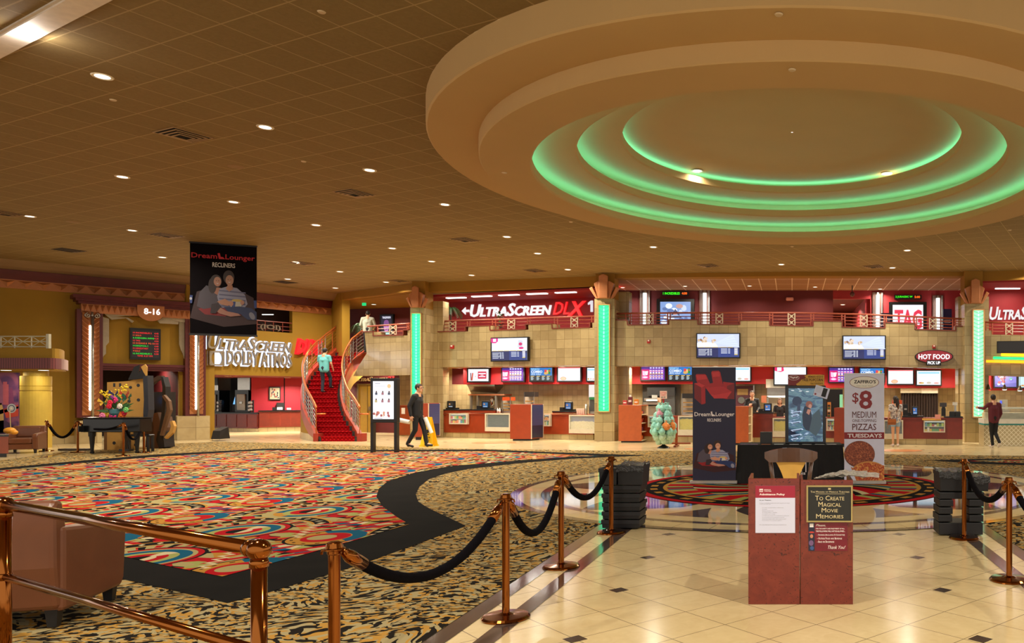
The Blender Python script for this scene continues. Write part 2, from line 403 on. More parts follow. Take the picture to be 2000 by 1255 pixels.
def mat_round():
    t = NT('round_carpet'); x, y, z = t.sep(t.pos()); y = t.m('SUBTRACT', y, 13.7)
    r = t.m('SQRT', t.m('ADD', t.m('MULTIPLY', x, x), t.m('MULTIPLY', y, y))); th = t.m('ARCTAN2', y, x)
    band = lambda a, b: t.m('MULTIPLY', t.m('GREATER_THAN', r, a), t.m('LESS_THAN', r, b))
    sp = t.m('ADD', t.m('MULTIPLY', th, .955), t.m('MULTIPLY', r, .42))
    k = t.m('FRACT', t.m('ADD', t.m('MULTIPLY', sp, 1.0), 20))
    c = t.ramp(k, [(0, RE), (.26, BK), (.38, CR), (.50, TE), (.60, GO), (.68, RE), (.82, BK), (.9, WH)])
    k2 = t.m('FRACT', t.m('ADD', t.m('MULTIPLY', th, 1.91), 20))
    edge = t.ramp(k2, [(0, RE), (.15, GN), (.3, BK), (.36, RE), (.5, TE), (.62, GO), (.7, GN), (.85, RE)])
    c = t.mix(band(1.75, 2.2), c, edge)
    c = t.mix(t.m('LESS_THAN', r, .8), c, GO); c = t.mix(t.m('LESS_THAN', r, .5), c, RE)
    c = t.mix(band(2.2, 2.27), c, GO); c = t.mix(band(2.27, 2.6), c, BK)
    fr = t.m('FRACT', t.m('ADD', t.m('MULTIPLY', th, 5.1), 30))
    c = t.mix(t.m('MULTIPLY', band(2.37, 2.49), t.m('LESS_THAN', fr, .42)), c, GO); c = t.mix(t.m('GREATER_THAN', r, 2.6), c, RE)
    return t.fin(c, .95)
def mat_grid(name, c1, c2, mort, sx, sy, wd, rough=.5, var=.5, rot=0.0, nsc=3.0, usepos=False, mix2=None):
    t = NT(name); u, v, _ = t.sep(t.pos() if usepos else t.uv())
    if rot:
        a, b = math.cos(rot), math.sin(rot)
        u, v = t.m('SUBTRACT', t.m('MULTIPLY', u, a), t.m('MULTIPLY', v, b)), t.m('ADD', t.m('MULTIPLY', u, b), t.m('MULTIPLY', v, a))
    U = t.m('DIVIDE', t.m('ADD', u, sx*200), sx); V = t.m('DIVIDE', t.m('ADD', v, sy*200), sy)
    def near(q, wd):
        f = t.m('FRACT', q); return t.m('LESS_THAN', t.m('MINIMUM', f, t.m('SUBTRACT', 1, f)), wd)
    g = t.m('MAXIMUM', near(U, wd/sx/2), near(V, wd/sy/2))
    wn = t.n('ShaderNodeTexWhiteNoise'); t.put(wn.inputs['Vector'], t.comb(t.m('FLOOR', U), t.m('FLOOR', V)))
    cell = wn.outputs[0]
    off = t.n('ShaderNodeVectorMath', operation='ADD'); t.put(off.inputs[0], t.pos()); t.put(off.inputs[1], wn.outputs[1])
    n = t.noise(off.outputs[0], nsc, 5, 1.2)
    f = t.m('ADD', t.m('MULTIPLY', n, 1-var), t.m('MULTIPLY', cell, var))
    c = t.mix(f, c1, c2); c = t.mix(g, c, mort)
    return t.fin(c, rough)
M_TILEFLOOR = mat_tilefloor(); M_TIGER = mat_tiger(); M_BLACK = mat_black(); M_DECO = mat_deco(); M_MEDAL = mat_medal(); M_ROUND = mat_round()
M_DARKTILE = mat_grid('dark_border_tile', S(58, 48, 46), S(92, 76, 68), S(40, 34, 30), .30, .30, .006, .1, usepos=True)
M_STONE = mat_grid('travertine_wall_tile', S(134, 114, 76), S(180, 160, 116), S(116, 97, 63), .335, .335, .010, .25)
M_STONE2 = mat_grid('travertine_block', S(150, 128, 88), S(206, 188, 144), S(120, 100, 66), .9, .45, .012, .3)
M_BASE = mat_grid('stone_plinth', S(176, 154, 108), S(206, 186, 138), S(120, 100, 66), .34, .5, .01, .3)
M_KITCHEN = mat_grid('kitchen_wall_tile', S(146, 126, 86), S(186, 166, 124), S(122, 104, 70), .205, .205, .009, .3)
M_CEIL = mat_grid('ceiling_tile', S(122, 100, 56), S(150, 124, 76), S(172, 146, 98), .61, .61, .018, .9, .18, rot=R(24), nsc=14, usepos=True)
M_CEILUP = mat_grid('upper_ceiling_tile', S(150, 110, 84), S(176, 134, 104), S(226, 206, 190), .61, 1.22, .035, .9, .2, nsc=14, usepos=True)
M_PLASTER = M((200, 164, 108), .85, var=.04, scale=1.2)
M_GOLD = M((160, 122, 26), .75, var=.10, scale=1.5)
M_GOLDD = M((150, 106, 24), .8, var=.08, scale=1.5)
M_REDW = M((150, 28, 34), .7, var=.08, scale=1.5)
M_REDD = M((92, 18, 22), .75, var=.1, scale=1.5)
M_MAROON = M((92, 24, 26), .45, var=.2, scale=4)
M_COVE = M((150, 120, 84), .8, var=.1, scale=2)
M_COPPER = M((186, 120, 74), .42, .35, var=.12)
M_BRASS = M((146, 86, 38), .12, 1.0, var=.08, scale=3)
M_DARK = M((22, 20, 22), .5)
M_BLACKP = M((14, 14, 16), .35)
M_WOOD = M((150, 66, 26), .35, var=.22, scale=5)
M_WHITE = M((232, 228, 220), .5, var=.03)
M_STEEL = M((176, 172, 164), .28, .85, var=.08)
M_CHROME = M((210, 208, 200), .18, 1.0, var=.04)
ZC = 5.95
A0 = CE(-60, 503); A1 = CE(400, 546); A2 = CE(648, 576)
for q in (A0, A1, A2): q.z = 0
WL1 = Pl(A0[:2], A1[:2]); WL2 = Pl(A1[:2], A2[:2])
WA = Pl(XY(850, 29.8), XY(1164, 27.9)); WB = Pl(XY(1200, 27.4), XY(1890, 26.9)); WZ = Pl(XY(720, 30.6), XY(803, 29.4))
WC = Pl(XY(1924, 26.9), XY(2060, 26.4))
b = MB(); b.poly([(-40, -3, 0), (18, -3, 0), (18, 42, 0), (-40, 42, 0)]); struct(b.build('floor', M_TILEFLOOR))
def flat(name, pts, z, mat, label=None, cat=None, st=True, grp=None):
    top = [Vector((p[0], p[1], z)) for p in pts]
    b = MB(); i = b.vs(top); b.face(i)
    o = b.build(name, mat)
    return struct(o) if st else tag(o, label, cat, grp)
def area(pts):
    return sum(a[0]*c[1]-c[0]*a[1] for a, c in zip(pts, pts[1:]+pts[:1]))
def ccw(pts): return pts if area(pts) > 0 else pts[::-1]
CC = (0.0, 13.7)
arc = lambda r, a0, a1, n=24: [Vector((CC[0]+r*math.cos(R(a0+(a1-a0)*k/n)), CC[1]+r*math.sin(R(a0+(a1-a0)*k/n)), 0)) for k in range(n+1)]
far = [G(0, 899), G(133, 881), G(245, 875.5), G(340, 866), G(422, 862.6), G(601, 866), G(709, 870), G(829, 875), G(1198, 880), G(1573, 880), G(1737, 887), G(2080, 891)]
left = [(-22, 12), (-20, 3), (-8, 1.0), (-2.40, .8), (-2.40, 9.55)]
tig = [Vector((x, y, 0)) for x, y in left]
tig += arc(4.72, 240, 90, 40) + [Vector((0, 18.46, 0))]
tigL = ccw(tig+[G(1547, 880)]+[p for p in far[::-1] if p.x < -.1])
flat('carpet', tigL, .006, M_TIGER, 'tan and black tiger-striped carpet around the figured carpet', 'carpet', st=False)
tigR = [Vector((0, 18.46, 0))]+arc(4.72, 90, -58, 40)+[Vector((2.40, 9.5, 0)), Vector((2.40, .8, 0)), Vector((9, .8, 0)), Vector((12, 20, 0))]+[p for p in far[::-1] if p.x > -.1]+[G(1547, 880)]
flat('carpet', ccw(tigR), .006, M_TIGER, 'tiger-striped carpet behind the two brass posts and black crates with bagged tops', 'carpet', st=False)
ob = [(0, 914.5), (122, 903), (300, 888), (525, 876), (700, 878.7), (950, 878), (1100, 884), (1265, 889.5), (1125, 895.5), (1020, 904), (915, 916), (870, 925), (838, 936), (820, 950), (812, 965), (817, 980), (830, 989), (845, 997), (880, 1013), (910, 1028), (824, 1060), (700, 1105), (518, 1160), (444, 1179), (350, 1157), (252, 1135), (100, 1101), (-60, 1066)]
flat('carpet', ccw([G(x, y) for x, y in ob]), .010, M_BLACK, 'plain black carpet band framing the figured carpet', 'carpet', st=False)
ib = [(0, 919), (122, 908), (300, 893), (518, 879.5), (700, 882), (950, 881.5), (1060, 886), (1170, 891), (1125, 892), (1020, 899), (880, 911), (810, 923.5), (757, 941), (740, 955), (735, 971), (747, 990), (775, 1011), (799, 1025), (705, 1053), (600, 1083), (434, 1128), (340, 1110), (252, 1091), (100, 1058), (-60, 1022)]
flat('carpet', ccw([G(x, y) for x, y in ib]), .014, M_DECO, 'art deco carpet with red, teal, gold and black discs and arcs', 'carpet', st=False)
flat('carpet', ccw([G(x, y) for x, y in [(1815, 899), (1900, 896.5), (2080, 897.5), (2080, 911), (1905, 906)]]), .010, M_BLACK, 'black carpet wedge beyond the crates near the frozen dessert counter', 'carpet', st=False)
flat('carpet', ccw([G(x, y) for x, y in [(1890, 900.5), (1960, 898.8), (2080, 900), (2080, 906), (1960, 904)]]), .014, M_DECO, 'figured carpet end inside the black wedge beyond the crates', 'carpet', st=False)
k = 0
for sx in (-1, 1):
    for a, c in ((2.25, 2.40), (1.93, 2.07)):
        k += 1
        flat('trim_%d' % k, ccw([Vector((sx*a, .5, 0)), Vector((sx*c, .5, 0)), Vector((sx*c, 9.62, 0)), Vector((sx*a, 9.5, 0))]), .003, M_DARKTILE)
flat('trim_5', arc(4.74, 0, 354, 59), .0075, M_MEDAL)
flat('carpet', arc(2.75, 0, 354, 59), .013, M_ROUND, 'round red, black and gold carpet in the middle of the stone medallion', 'carpet', st=False)
flat('trim_6', ccw([G(80, 893.5), G(128, 881.5), G(136, 881.5), G(96, 893.5)]), .008, M_DARKTILE)
for lab, px, py in (('orange floor sticker in front of the brown and blue snack stand', 965, 864), ('orange floor sticker by the woman in shorts', 1752, 879.5), ('orange floor sticker behind the cotton candy rack', 1385, 876)):
    c = G(px, py); flat('floor_sticker', [c+Vector((.75*math.cos(R(a)), .5*math.sin(R(a)), 0)) for a in range(0, 360, 12)], .004, M((222, 142, 84), .3, var=.3, scale=3), lab, 'sticker', st=False)
def ring(z, r0, r1, n=72):
    pass
bc = MB()
n = 72
circ = lambda r, z: [Vector((r*math.cos(2*PI*k/n), CC[1]+r*math.sin(2*PI*k/n), z)) for k in range(n)]
def outer(k):
    a = 2*PI*k/n; dx, dy = math.cos(a), math.sin(a); x0, x1, y0, y1 = -40, 18, -3, 34.4
    t = min(((x1 if dx > 0 else x0)/dx) if abs(dx) > 1e-6 else 1e9, ((y1-CC[1]) if dy > 0 else (y0-CC[1]))/dy if abs(dy) > 1e-6 else 1e9)
    return Vector((dx*t, CC[1]+dy*t, ZC))
i = bc.vs(circ(5.9, ZC)); j = bc.vs([outer(k) for k in range(n)])
cor = {}
for k in range(n):
    k2 = (k+1) % n; p, q = bc.v[j[k]], bc.v[j[k2]]
    if abs(p.x-q.x) > 1e-3 and abs(p.y-q.y) > 1e-3:
        c = Vector((p.x if abs(p.x-(-40)) < .01 or abs(p.x-18) < .01 else q.x, p.y if abs(p.y+3) < .01 or abs(p.y-34.4) < .01 else q.y, ZC))
        m, = bc.vs([c]); bc.face((i[k], i[k2], j[k2], m, j[k]))
    else: bc.face((i[k], i[k2], j[k2], j[k]))
struct(bc.build('ceiling', M_CEIL))
b = MB()
prof = [(5.9, ZC+.1), (5.9, 5.57), (5.88, 5.55), (5.18, 5.55), (5.18, 5.33), (5.165, 5.315), (4.43, 5.315), (4.40, 5.34), (4.40, 5.47), (4.43, 5.47), (4.46, 5.38), (4.78, 5.38), (4.80, 5.66), (3.73, 5.66), (3.70, 5.68), (3.70, 5.81), (3.73, 5.81), (3.76, 5.72), (4.06, 5.72), (4.08, 6.00), (2.99, 6.00), (2.96, 6.02), (2.96, 6.15), (2.99, 6.15), (3.02, 6.06), (3.30, 6.06), (3.32, 6.24), (2.2, 6.26), (.9, 6.29), (.02, 6.30)]
b.lathe((0, CC[1], 0), prof, 96, caps=False)
struct(b.build('ceiling', M_PLASTER, smooth=False, uvs=False))
GRN = (70, 235, 150)
def cove(r, z, s, lab, cat='light'):
    b = MB(); b.lathe((0, CC[1], 0), [(r-.02, z), (r+.03, z), (r+.03, z+.03), (r-.02, z+.03)], 72, caps=False)
    t = NT('green_glow'); t.b.inputs['Base Color'].default_value = (0, 0, 0, 1); t.b.inputs['Emission Color'].default_value = S(104, 255, 246); t.b.inputs['Emission Strength'].default_value = s
    tag(b.build('cove_light', t.mat), lab, cat, None)
cove(4.52, 5.455, 9, 'green light strip behind the widest lip of the ceiling dome')
cove(3.82, 5.795, 8, 'green light strip behind the middle lip of the ceiling dome')
cove(3.08, 6.135, 8, 'green light strip behind the innermost lip of the ceiling dome')
p0, p1 = CE(-40, 130), CE(260, -28)
dv = (p1-p0).normalized(); nv = Vector((dv.y, -dv.x, 0)); 
if nv.x > 0: nv = -nv
nv = -nv if nv.y > 0 and False else nv
away = Vector((-.45, -.9, 0)) if True else nv
away = (away-dv*away.dot(dv)).normalized()
a0, a1 = p0-dv*8, p1+dv*6
def slab(name, o0, o1, z0, z1, mat):
    b = MB(); q = [a0+away*o0, a1+away*o0, a1+away*o1, a0+away*o1]
    b.hexa([Vector((p.x, p.y, z0)) for p in q], [Vector((p.x, p.y, z1)) for p in q]); return struct(b.build(name, mat))
slab('trim_7', 0, .24, ZC-.04, ZC+.05, M((236, 222, 206), .7))
slab('trim_8', .27, .72, ZC+.30, ZC+.36, M((236, 228, 226), .6))
slab('trim_9', .24, .27, ZC-.02, ZC+.34, M((226, 214, 200), .7))
slab('trim_10', .72, 6, ZC-.02, ZC+.1, M((120, 96, 106), .7))
def wallpx(pl, pts, name, mat, d0=0.0, d1=-.3, kind=True, parent=None):
    """prism on a wall, outline in photo pixels"""
    b = MB(); f = [pl.hit(x, y, d0) for x, y in pts]; q = [p-pl.n*(d0-d1) for p in f]
    b.hexa(f, q)
    o = b.build(name, mat, parent)
    return struct(o) if kind and parent is None else o
def wallbox(pl, s0, s1, z0, z1, name, mat, d0=0.0, d1=-.2, st=True, parent=None):
    """prism on a wall, s = metres along it from its start"""
    p = lambda s, z, d: pl.a+pl.t*s+pl.n*d+Vector((0, 0, z))
    b = MB(); b.hexa([p(s0, z0, d0), p(s1, z0, d0), p(s1, z1, d0), p(s0, z1, d0)], [p(s0, z0, d1), p(s1, z0, d1), p(s1, z1, d1), p(s0, z1, d1)])
    o = b.build(name, mat, parent); return struct(o) if st and parent is None else o
L1 = (WL1.b-WL1.a).length; L2 = (WL2.b-WL2.a).length
spx = lambda pl, px, py=773, d=0: (pl.hit(px, py, d)-pl.a).dot(pl.t)
e0, e1 = spx(WL1, 198), spx(WL1, 350)
zo = WL1.hit(270, 722).z
wallbox(WL1, -6, e0, 0, ZC, 'wall_left', M_GOLD)
wallbox(WL1, e1, L1+.3, 0, ZC, 'wall_left', M_GOLD)
wallbox(WL1, e0, e1, zo, ZC, 'wall_left', M_GOLD)
r0, r1 = -.6, spx(WL2, 566)
zr = WL2.hit(500, 733).z
w0, w1 = spx(WL2, 440), spx(WL2, 571)
zw0, zw1 = WL2.hit(540, 648).z, WL2.hit(540, 594).z
wallbox(WL2, -.6, L2, zw1, ZC, 'wall_left', M_GOLD)
wallbox(WL2, -.6, w0, zr, zw1, 'wall_left', M_GOLD)
wallbox(WL2, w1, L2, zr, zw1, 'wall_left', M_GOLD)
wallbox(WL2, w0, w1, zr, zw0, 'wall_left', M_GOLD)
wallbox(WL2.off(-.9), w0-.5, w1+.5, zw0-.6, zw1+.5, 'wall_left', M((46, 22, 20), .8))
bb = MB(); bb.mat(M((36, 22, 18), .8))
def crown(pl, s0, s1, nm, tooth):
    g = lambda s, d, z: pl.a+pl.t*s+pl.n*d+Vector((0, 0, z))
    b = MB(); b.mat(M_COVE)
    prof = [(.62, ZC), (.50, ZC-.10), (.34, ZC-.20), (.12, ZC-.26), (0, ZC-.27), (0, ZC)]
    b.hexa([g(s0, d, z) for d, z in prof], [g(s1, d, z) for d, z in prof])
    b.mat(M_MAROON); b.hexa([g(s0, d, z) for d, z in [(0, ZC-.27), (.13, ZC-.27), (.10, ZC-.40), (.05, ZC-.58), (0, ZC-.58)]], [g(s1, d, z) for d, z in [(0, ZC-.27), (.13, ZC-.27), (.10, ZC-.40), (.05, ZC-.58), (0, ZC-.58)]])
    struct(b.build(nm[0], None))
    b = MB(); z1, z0 = ZC-.58, ZC-.86
    b.hexa([g(s0, 0, z0), g(s1, 0, z0), g(s1, .04, z0), g(s0, .04, z0)], [g(s0, 0, z1), g(s1, 0, z1), g(s1, .04, z1), g(s0, .04, z1)])
    s = s0
    while s+tooth < s1:
        for (u0, u1, v) in ((0, 1, 0),):
            m = s+tooth/2
            pts = [g(s+.02, .04, z1-.03), g(s+tooth-.02, .04, z1-.03), g(m, .04, z0+.03)]
            a = g(m, .10, (z0+z1)/2+.03); i = b.vs(pts+[a])
            b.face((i[0], i[3], i[1])); b.face((i[1], i[3], i[2])); b.face((i[2], i[3], i[0]))
        s += tooth
    struct(b.build(nm[1], M_COPPER))
crown(WL1, -4, L1, ('trim_11', 'trim_12'), .42)
crown(WL2, 0, L2-.05, ('trim_13', 'trim_14'), .34)
wallbox(WL1, -6, spx(WL1, 150, 860), 0, .26, 'baseboard_left', M_BASE, .03, 0)
rt = Pl(A2[:2], XY(668, 32.3))
wallpx(rt, [(646, 571), (668, 571), (668, 862), (646, 862)], 'wall_back', M_GOLD)
Q = Vector(XY(668, 32.3)+(0,))
def vwall(x0, Y0, x1, Y1, z0, z1, name, mat, th=.2):
    pl = Pl(XY(x0, Y0), XY(x1, Y1)); return wallbox(pl, 0, (pl.b-pl.a).length, z0, z1, name, mat, 0, -th)
vwall(560, 36.5, 860, 34.6, 3.4, ZC+.3, 'wall_back', M_REDD)
vwall(842, 32.0, 1215, 29.9, 3.4, 5.52, 'wall_back', M_REDW)
BA = Pl(XY(842, 32.0), XY(1215, 29.9))
def ceilpoly(pts, z, mat, th=.08):
    b = MB(); q = ccw([Vector((p[0], p[1], 0)) for p in pts])
    b.hexa([p+Vector((0, 0, z)) for p in q], [p+Vector((0, 0, z+th)) for p in q]); return struct(b.build('ceiling', mat))
ceilpoly([XY(842, 29.9), XY(1200, 27.7), XY(1215, 30.2), XY(842, 32.3)], 5.46, M_REDW)
ceilpoly([XY(652, 33.2), XY(826, 29.8), XY(860, 36), XY(560, 38)], ZC-.32, M_GOLDD)
zc2 = 5.86
ceilpoly([XY(1190, 27.7), XY(1900, 27.2), XY(1900, 31.2), XY(1190, 31.2)], zc2, M_CEILUP)
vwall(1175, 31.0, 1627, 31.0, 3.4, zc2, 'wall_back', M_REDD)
vwall(1700, 31.0, 1912, 31.0, 3.4, zc2, 'wall_back', M_REDW)
vwall(1627, 31.0, 1700, 31.0, 5.52, zc2, 'wall_back', M_REDW)
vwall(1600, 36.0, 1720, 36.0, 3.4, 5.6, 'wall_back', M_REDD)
ceilpoly([XY(1600, 31.2), XY(1760, 31.2), XY(1760, 36), XY(1600, 36)], 5.55, M_REDD)
vwall(1690, 31.2, 1665, 36.0, 3.4, 5.55, 'wall_back', M_REDW)
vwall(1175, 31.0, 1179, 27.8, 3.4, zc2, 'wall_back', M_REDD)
vwall(1915, 29.0, 2090, 28.6, 3.4, 5.6, 'wall_back', M_REDW); BC = Pl(XY(1915, 29.0), XY(2090, 28.6))
ceilpoly([XY(1915, 26.9), XY(2090, 26.4), XY(2090, 29), XY(1915, 29.3)], 5.56, M_REDW)
def slabfloor(pts, z0, z1, mat):
    b = MB(); q = ccw([Vector((p[0], p[1], 0)) for p in pts]); b.hexa([p+Vector((0, 0, z0)) for p in q], [p+Vector((0, 0, z1)) for p in q]); return struct(b.build('floor', mat))
slabfloor([XY(652, 32.9), XY(719, 32.9), XY(722, 30.9), XY(845, 29.9), XY(845, 36.5), XY(560, 38)], 3.2, 3.43, M_GOLD)
slabfloor([XY(845, 30.0), XY(1190, 28.0), XY(1215, 30.2), XY(845, 32.3)], 2.72, 3.43, M_PLASTER)
slabfloor([XY(1190, 27.7), XY(1900, 27.2), XY(1900, 36.2), XY(1190, 32.0)], 2.72, 3.43, M_PLASTER)
slabfloor([XY(1900, 27.2), XY(2090, 26.7), XY(2090, 29), XY(1900, 29.3)], 2.72, 3.43, M_PLASTER)
PA = [(838, 641.7), (851, 641.7), (851, 648.7), (914, 647), (915, 638), (962.5, 636), (963, 645.3), (1032, 643.4), (1032, 633.6), (1083, 632.6), (1084, 642), (1157, 639.8), (1157, 629.7), (1166, 629.5), (1166, 713), (838, 717)]
wallpx(WA, PA, 'wall_front', M_STONE, 0, -.35)
PBt = [(1200, 625.5), (1227, 625.5), (1228, 635), (1307, 634), (1307, 625), (1364, 625), (1365, 634), (1446, 634), (1446, 626), (1504, 626), (1504, 636), (1560, 637), (1588, 637), (1588, 627), (1645, 627.6), (1645, 639), (1728, 640.7), (1728, 630), (1786, 632), (1786, 643.5), (1865, 646), (1865, 637), (1892, 638)]
wallpx(WB, PBt+[(1892, 720), (1560, 712), (1200, 715)], 'wall_front', M_STONE, 0, -.35)
wallpx(WZ, [(712, 648), (737, 648), (737, 656), (796, 654.5), (796, 644.5), (806, 644.5), (806, 732), (690, 734), (700, 715), (716, 690)], 'wall_front', M_STONE, 0, -.35)
wallpx(WC, [(1924, 645), (1936, 645), (1937, 653), (2060, 655), (2060, 737), (1924, 733)], 'wall_front', M_STONE, 0, -.35)
def coping(pl, pts):
    b = MB()
    for (x0, y0), (x1, y1) in zip(pts, pts[1:]):
        p, q = pl.hit(x0, y0, -.17), pl.hit(x1, y1, -.17)
        u = (q-p); 
        if u.length < .02: continue
        nn = u.normalized().cross(pl.n); nn = nn if nn.z > .5 or abs(nn.z) < .5 else -nn
        hp = nn*.02
        b.hexa([p-hp+pl.n*.19, q-hp+pl.n*.19, q+hp+pl.n*.19, p+hp+pl.n*.19], [p-hp-pl.n*.19, q-hp-pl.n*.19, q+hp-pl.n*.19, p+hp-pl.n*.19])
    return b
trimn = [20]
def coping_build(pl, pts):
    trimn[0] += 1; struct(coping(pl, pts).build('trim_%d' % trimn[0], M((120, 52, 36), .4)))
coping_build(WA, PA[1:13]); coping_build(WB, PBt); coping_build(WZ, [(712, 648), (737, 648), (737, 656), (796, 654.5), (796, 644.5), (806, 644.5)])
def beam(x0, Y0, x1, Y1, z0, z1, mat=None, th=.5, d=0):
    pl = Pl(XY(x0, Y0), XY(x1, Y1)); trimn[0] += 1
    wallbox(pl, 0, (pl.b-pl.a).length, z0, z1, 'trim_%d' % trimn[0], mat or M_GOLDD, d, -th)
beam(664, 32.4, 815, 29.5, ZC-.30, ZC+.05); beam(815, 29.5, 1185, 27.8, 5.58, ZC+.05)
beam(1185, 27.4, 1540, 26.9, 5.80, ZC+.22); beam(1540, 26.9, 1900, 26.9, 5.80, ZC+.22); beam(1900, 26.9, 2080, 26.2, 5.62, ZC+.05)
BK1 = Pl(XY(850, 31.3), XY(1200, 30.4)); BK2 = Pl(XY(1190, 31.0), XY(1900, 30.6))
KB = 2.72
vwall(780, 31.6, 1196, 30.4, 0, KB, 'wall_back', M_KITCHEN); vwall(1190, 30.4, 1620, 30.4, 0, KB, 'wall_back', M_KITCHEN)
vwall(1620, 30.4, 1905, 30.4, 0, KB, 'wall_back', M_KITCHEN); vwall(1912, 29.2, 2090, 29.0, 0, KB+.3, 'wall_back', M_KITCHEN)
RB1 = Pl(XY(900, 30.6), XY(1180, 29.6)); RB2 = Pl(XY(1200, 29.6), XY(1880, 29.4)); RBC = Pl(XY(1925, 28.2), XY(2060, 28.0))
M_MENU = M((180, 24, 32), .55, var=.06)
def redband(pl, x0, x1, yb, name='trim', mat=None):
    trimn[0] += 1; xm = (x0+x1)/2
    zb = pl.hit(xm, yb).z; s0, s1 = spx(pl, x0), spx(pl, x1)
    wallbox(pl, s0, s1, zb, KB, 'trim_%d' % trimn[0], mat or M_MENU, 0, -.25)
redband(RB1, 905, 1180, 750); redband(RB2, 1215, 1495, 749.5); redband(RB2, 1495, 1870, 757); redband(RBC, 1926, 2060, 762)
redband(Pl(XY(880, 31.3), XY(910, 31.2)), 883, 908, 750, mat=M_REDD)
def column(xf0, xf1, xs, Yf, ys, cap_px, lab, glow):
    """square stone column: front face xf0..xf1, seen side face to xs (deeper)"""
    x0, _ = XY(xf0, Yf); x1, _ = XY(xf1, Yf); 
    dep = .75
    th = thing('column', ((x0+x1)/2, Yf+dep/2, 0), lab, 'column', 'tall stone columns with light panels')
    ztop = P(0, cap_px[0], Yf).z
    b = MB(); b.box(x0, Yf, 0, x1, Yf+dep, ztop); b.build('shaft', M_STONE, th)
    b = MB(); b.box(x0-.06, Yf+dep, 0, x1+.36, Yf+dep+.5, ztop+.35); b.build('rear_pier', M_STONE, th)
    b = MB(); b.box(x0+.02, Yf+.1, ztop, x1-.02, Yf+dep, ZC); b.build('neck', M_GOLDD, th)
    fr = Fr((x0, Yf, 0), (1, 0, 0), (0, 0, 1), x1-x0, 1)
    lx0, lx1 = XY(ys[0], Yf)[0], XY(ys[1], Yf)[0]; lz1, lz0 = P(0, ys[2], Yf).z, P(0, ys[3], Yf).z
    fr = Fr((lx0, Yf, lz0), (1, 0, 0), (0, 0, 1), lx1-lx0, lz1-lz0)
    b = MB(); b.mat(glow[0]); b.rect(fr, 0, 0, 1, 1, .005, .05)
    b.mat(glow[1]); b.rect(fr, .44, .01, .56, .99, .0505, .055)
    lp = b.build('light_panel', None, th)
    b = MB(); nn = 28
    for k in range(nn):
        v0 = (k+.1)/nn
        for sgn in (-1, 1):
            b.shape(fr, [(.5, v0), (.5+sgn*.5, v0+.020), (.5+sgn*.5, v0+.029), (.5, v0+.009)][::sgn], .056, .062)
    b.build('chevron_ribs', M(glow[2], .5), lp)
    b = MB()
    for a0_, b0_, a1_, b1_ in ((-.12, -.01, 0, 1.01), (1, -.01, 1.12, 1.01), (0, -.01, 1, 0), (0, 1, 1, 1.01)): b.rect(fr, a0_, b0_, a1_, b1_, 0, .07)
    b.build('light_frame', M_COPPER, lp)
    z0, z1 = ztop, P(0, cap_px[1], Yf).z; w_ = x1-x0; c = (x0+x1)/2; Hh = z1-z0
    def fin(pts, y0, y1, nm):
        b = MB(); b.hexa([(x, y0, z) for x, z in pts], [(x, y1, z) for x, z in pts]); b.build(nm, M_COPPER, th, bev=.015)
    fin([(c-.30*w_, z0), (c+.30*w_, z0), (c+.5*w_, z0+.62*Hh), (c+.30*w_, z0+.72*Hh), (c-.30*w_, z0+.72*Hh), (c-.5*w_, z0+.62*Hh)], Yf-.10, Yf+.08, 'capital')
    fin([(c-.22*w_, z0), (c+.22*w_, z0), (c+.22*w_, z0+.92*Hh), (c, z0+Hh), (c-.22*w_, z0+.92*Hh)], Yf-.2, Yf-.1, 'capital')
    fin([(c+.30*w_, z0), (c+.42*w_, z0), (c+.75*w_, z0+.42*Hh), (c+.6*w_, z0+.5*Hh)], Yf-.06, Yf+.06, 'capital')
    fin([(c-.42*w_, z0), (c-.30*w_, z0), (c-.6*w_, z0+.5*Hh), (c-.75*w_, z0+.42*Hh)], Yf-.06, Yf+.06, 'capital')
    a = light('AREA', ((lx0+lx1)/2, Yf-.12, (lz0+lz1)/2), glow[3], glow[4], lx1-lx0, (PI/2, 0, 0), size_y=lz1-lz0)
    a.parent = th; a.location = Vector(a.location)-Vector(th.location)
    return th
G1 = (E((10, 205, 140), 1.0), E((150, 255, 215), 1.2), (8, 120, 84), 22, (.1, 1, .55))
G3 = (E((150, 228, 182), 1.0), E((220, 255, 235), 1.05), (60, 130, 90), 16, (.6, 1, .75))
column(801, 829, 850, 29.0, (806, 822, 612.6, 775), (601, 559), 'tall stone column beside the landing and stairs with glowing green panel', G1)
column(1161, 1200, 1215, 27.2, (1170, 1190, 596, 802.5), (583, 536), 'tall stone column with glowing green panel between two menu counters', G1)
column(1884, 1922, 1860, 26.6, (1901, 1920, 606, 813), (593, 545), 'tall stone column with pale mint light panel beside the hot food sign', G3)
vwall(560, 42, 860, 40, 0, 3.4, 'wall_back', M_REDD)
LAMPS = [(200,149),(518,248),(722,332),(869,399),(990,462),(239,345),(456,394),(617,439),(766,484.5),(58,422),(258,449.5),(317,502),(578,511),(562,544.5),(843,510),(921,537),(754,550.5),(664,530),(655,562),(1050,494.5),(1109,526),(1276,482),(1526,516),(1772,488.5),(1743,522.5),(1950,536),(2020,520),(690,574)]
lm = local('ceiling_lamp', 'round recessed ceiling lamp', 'ceiling lamp')
b = MB(); b.lathe((0, 0, 0), [(.085, -.004), (.115, -.012), (.125, 0)], 24); b.build('trim_ring', M((230, 214, 180), .5), lm)
b = MB(); b.lathe((0, 0, 0), [(.001, -.008), (.085, -.008), (.085, -.004)], 20); b.build('diffuser', E((255, 250, 232), 2.2), lm)
ar = light('AREA', (0, 0, -.03), 105, WARM, .16, (0, 0, 0), spread=R(150)); ar.parent = lm
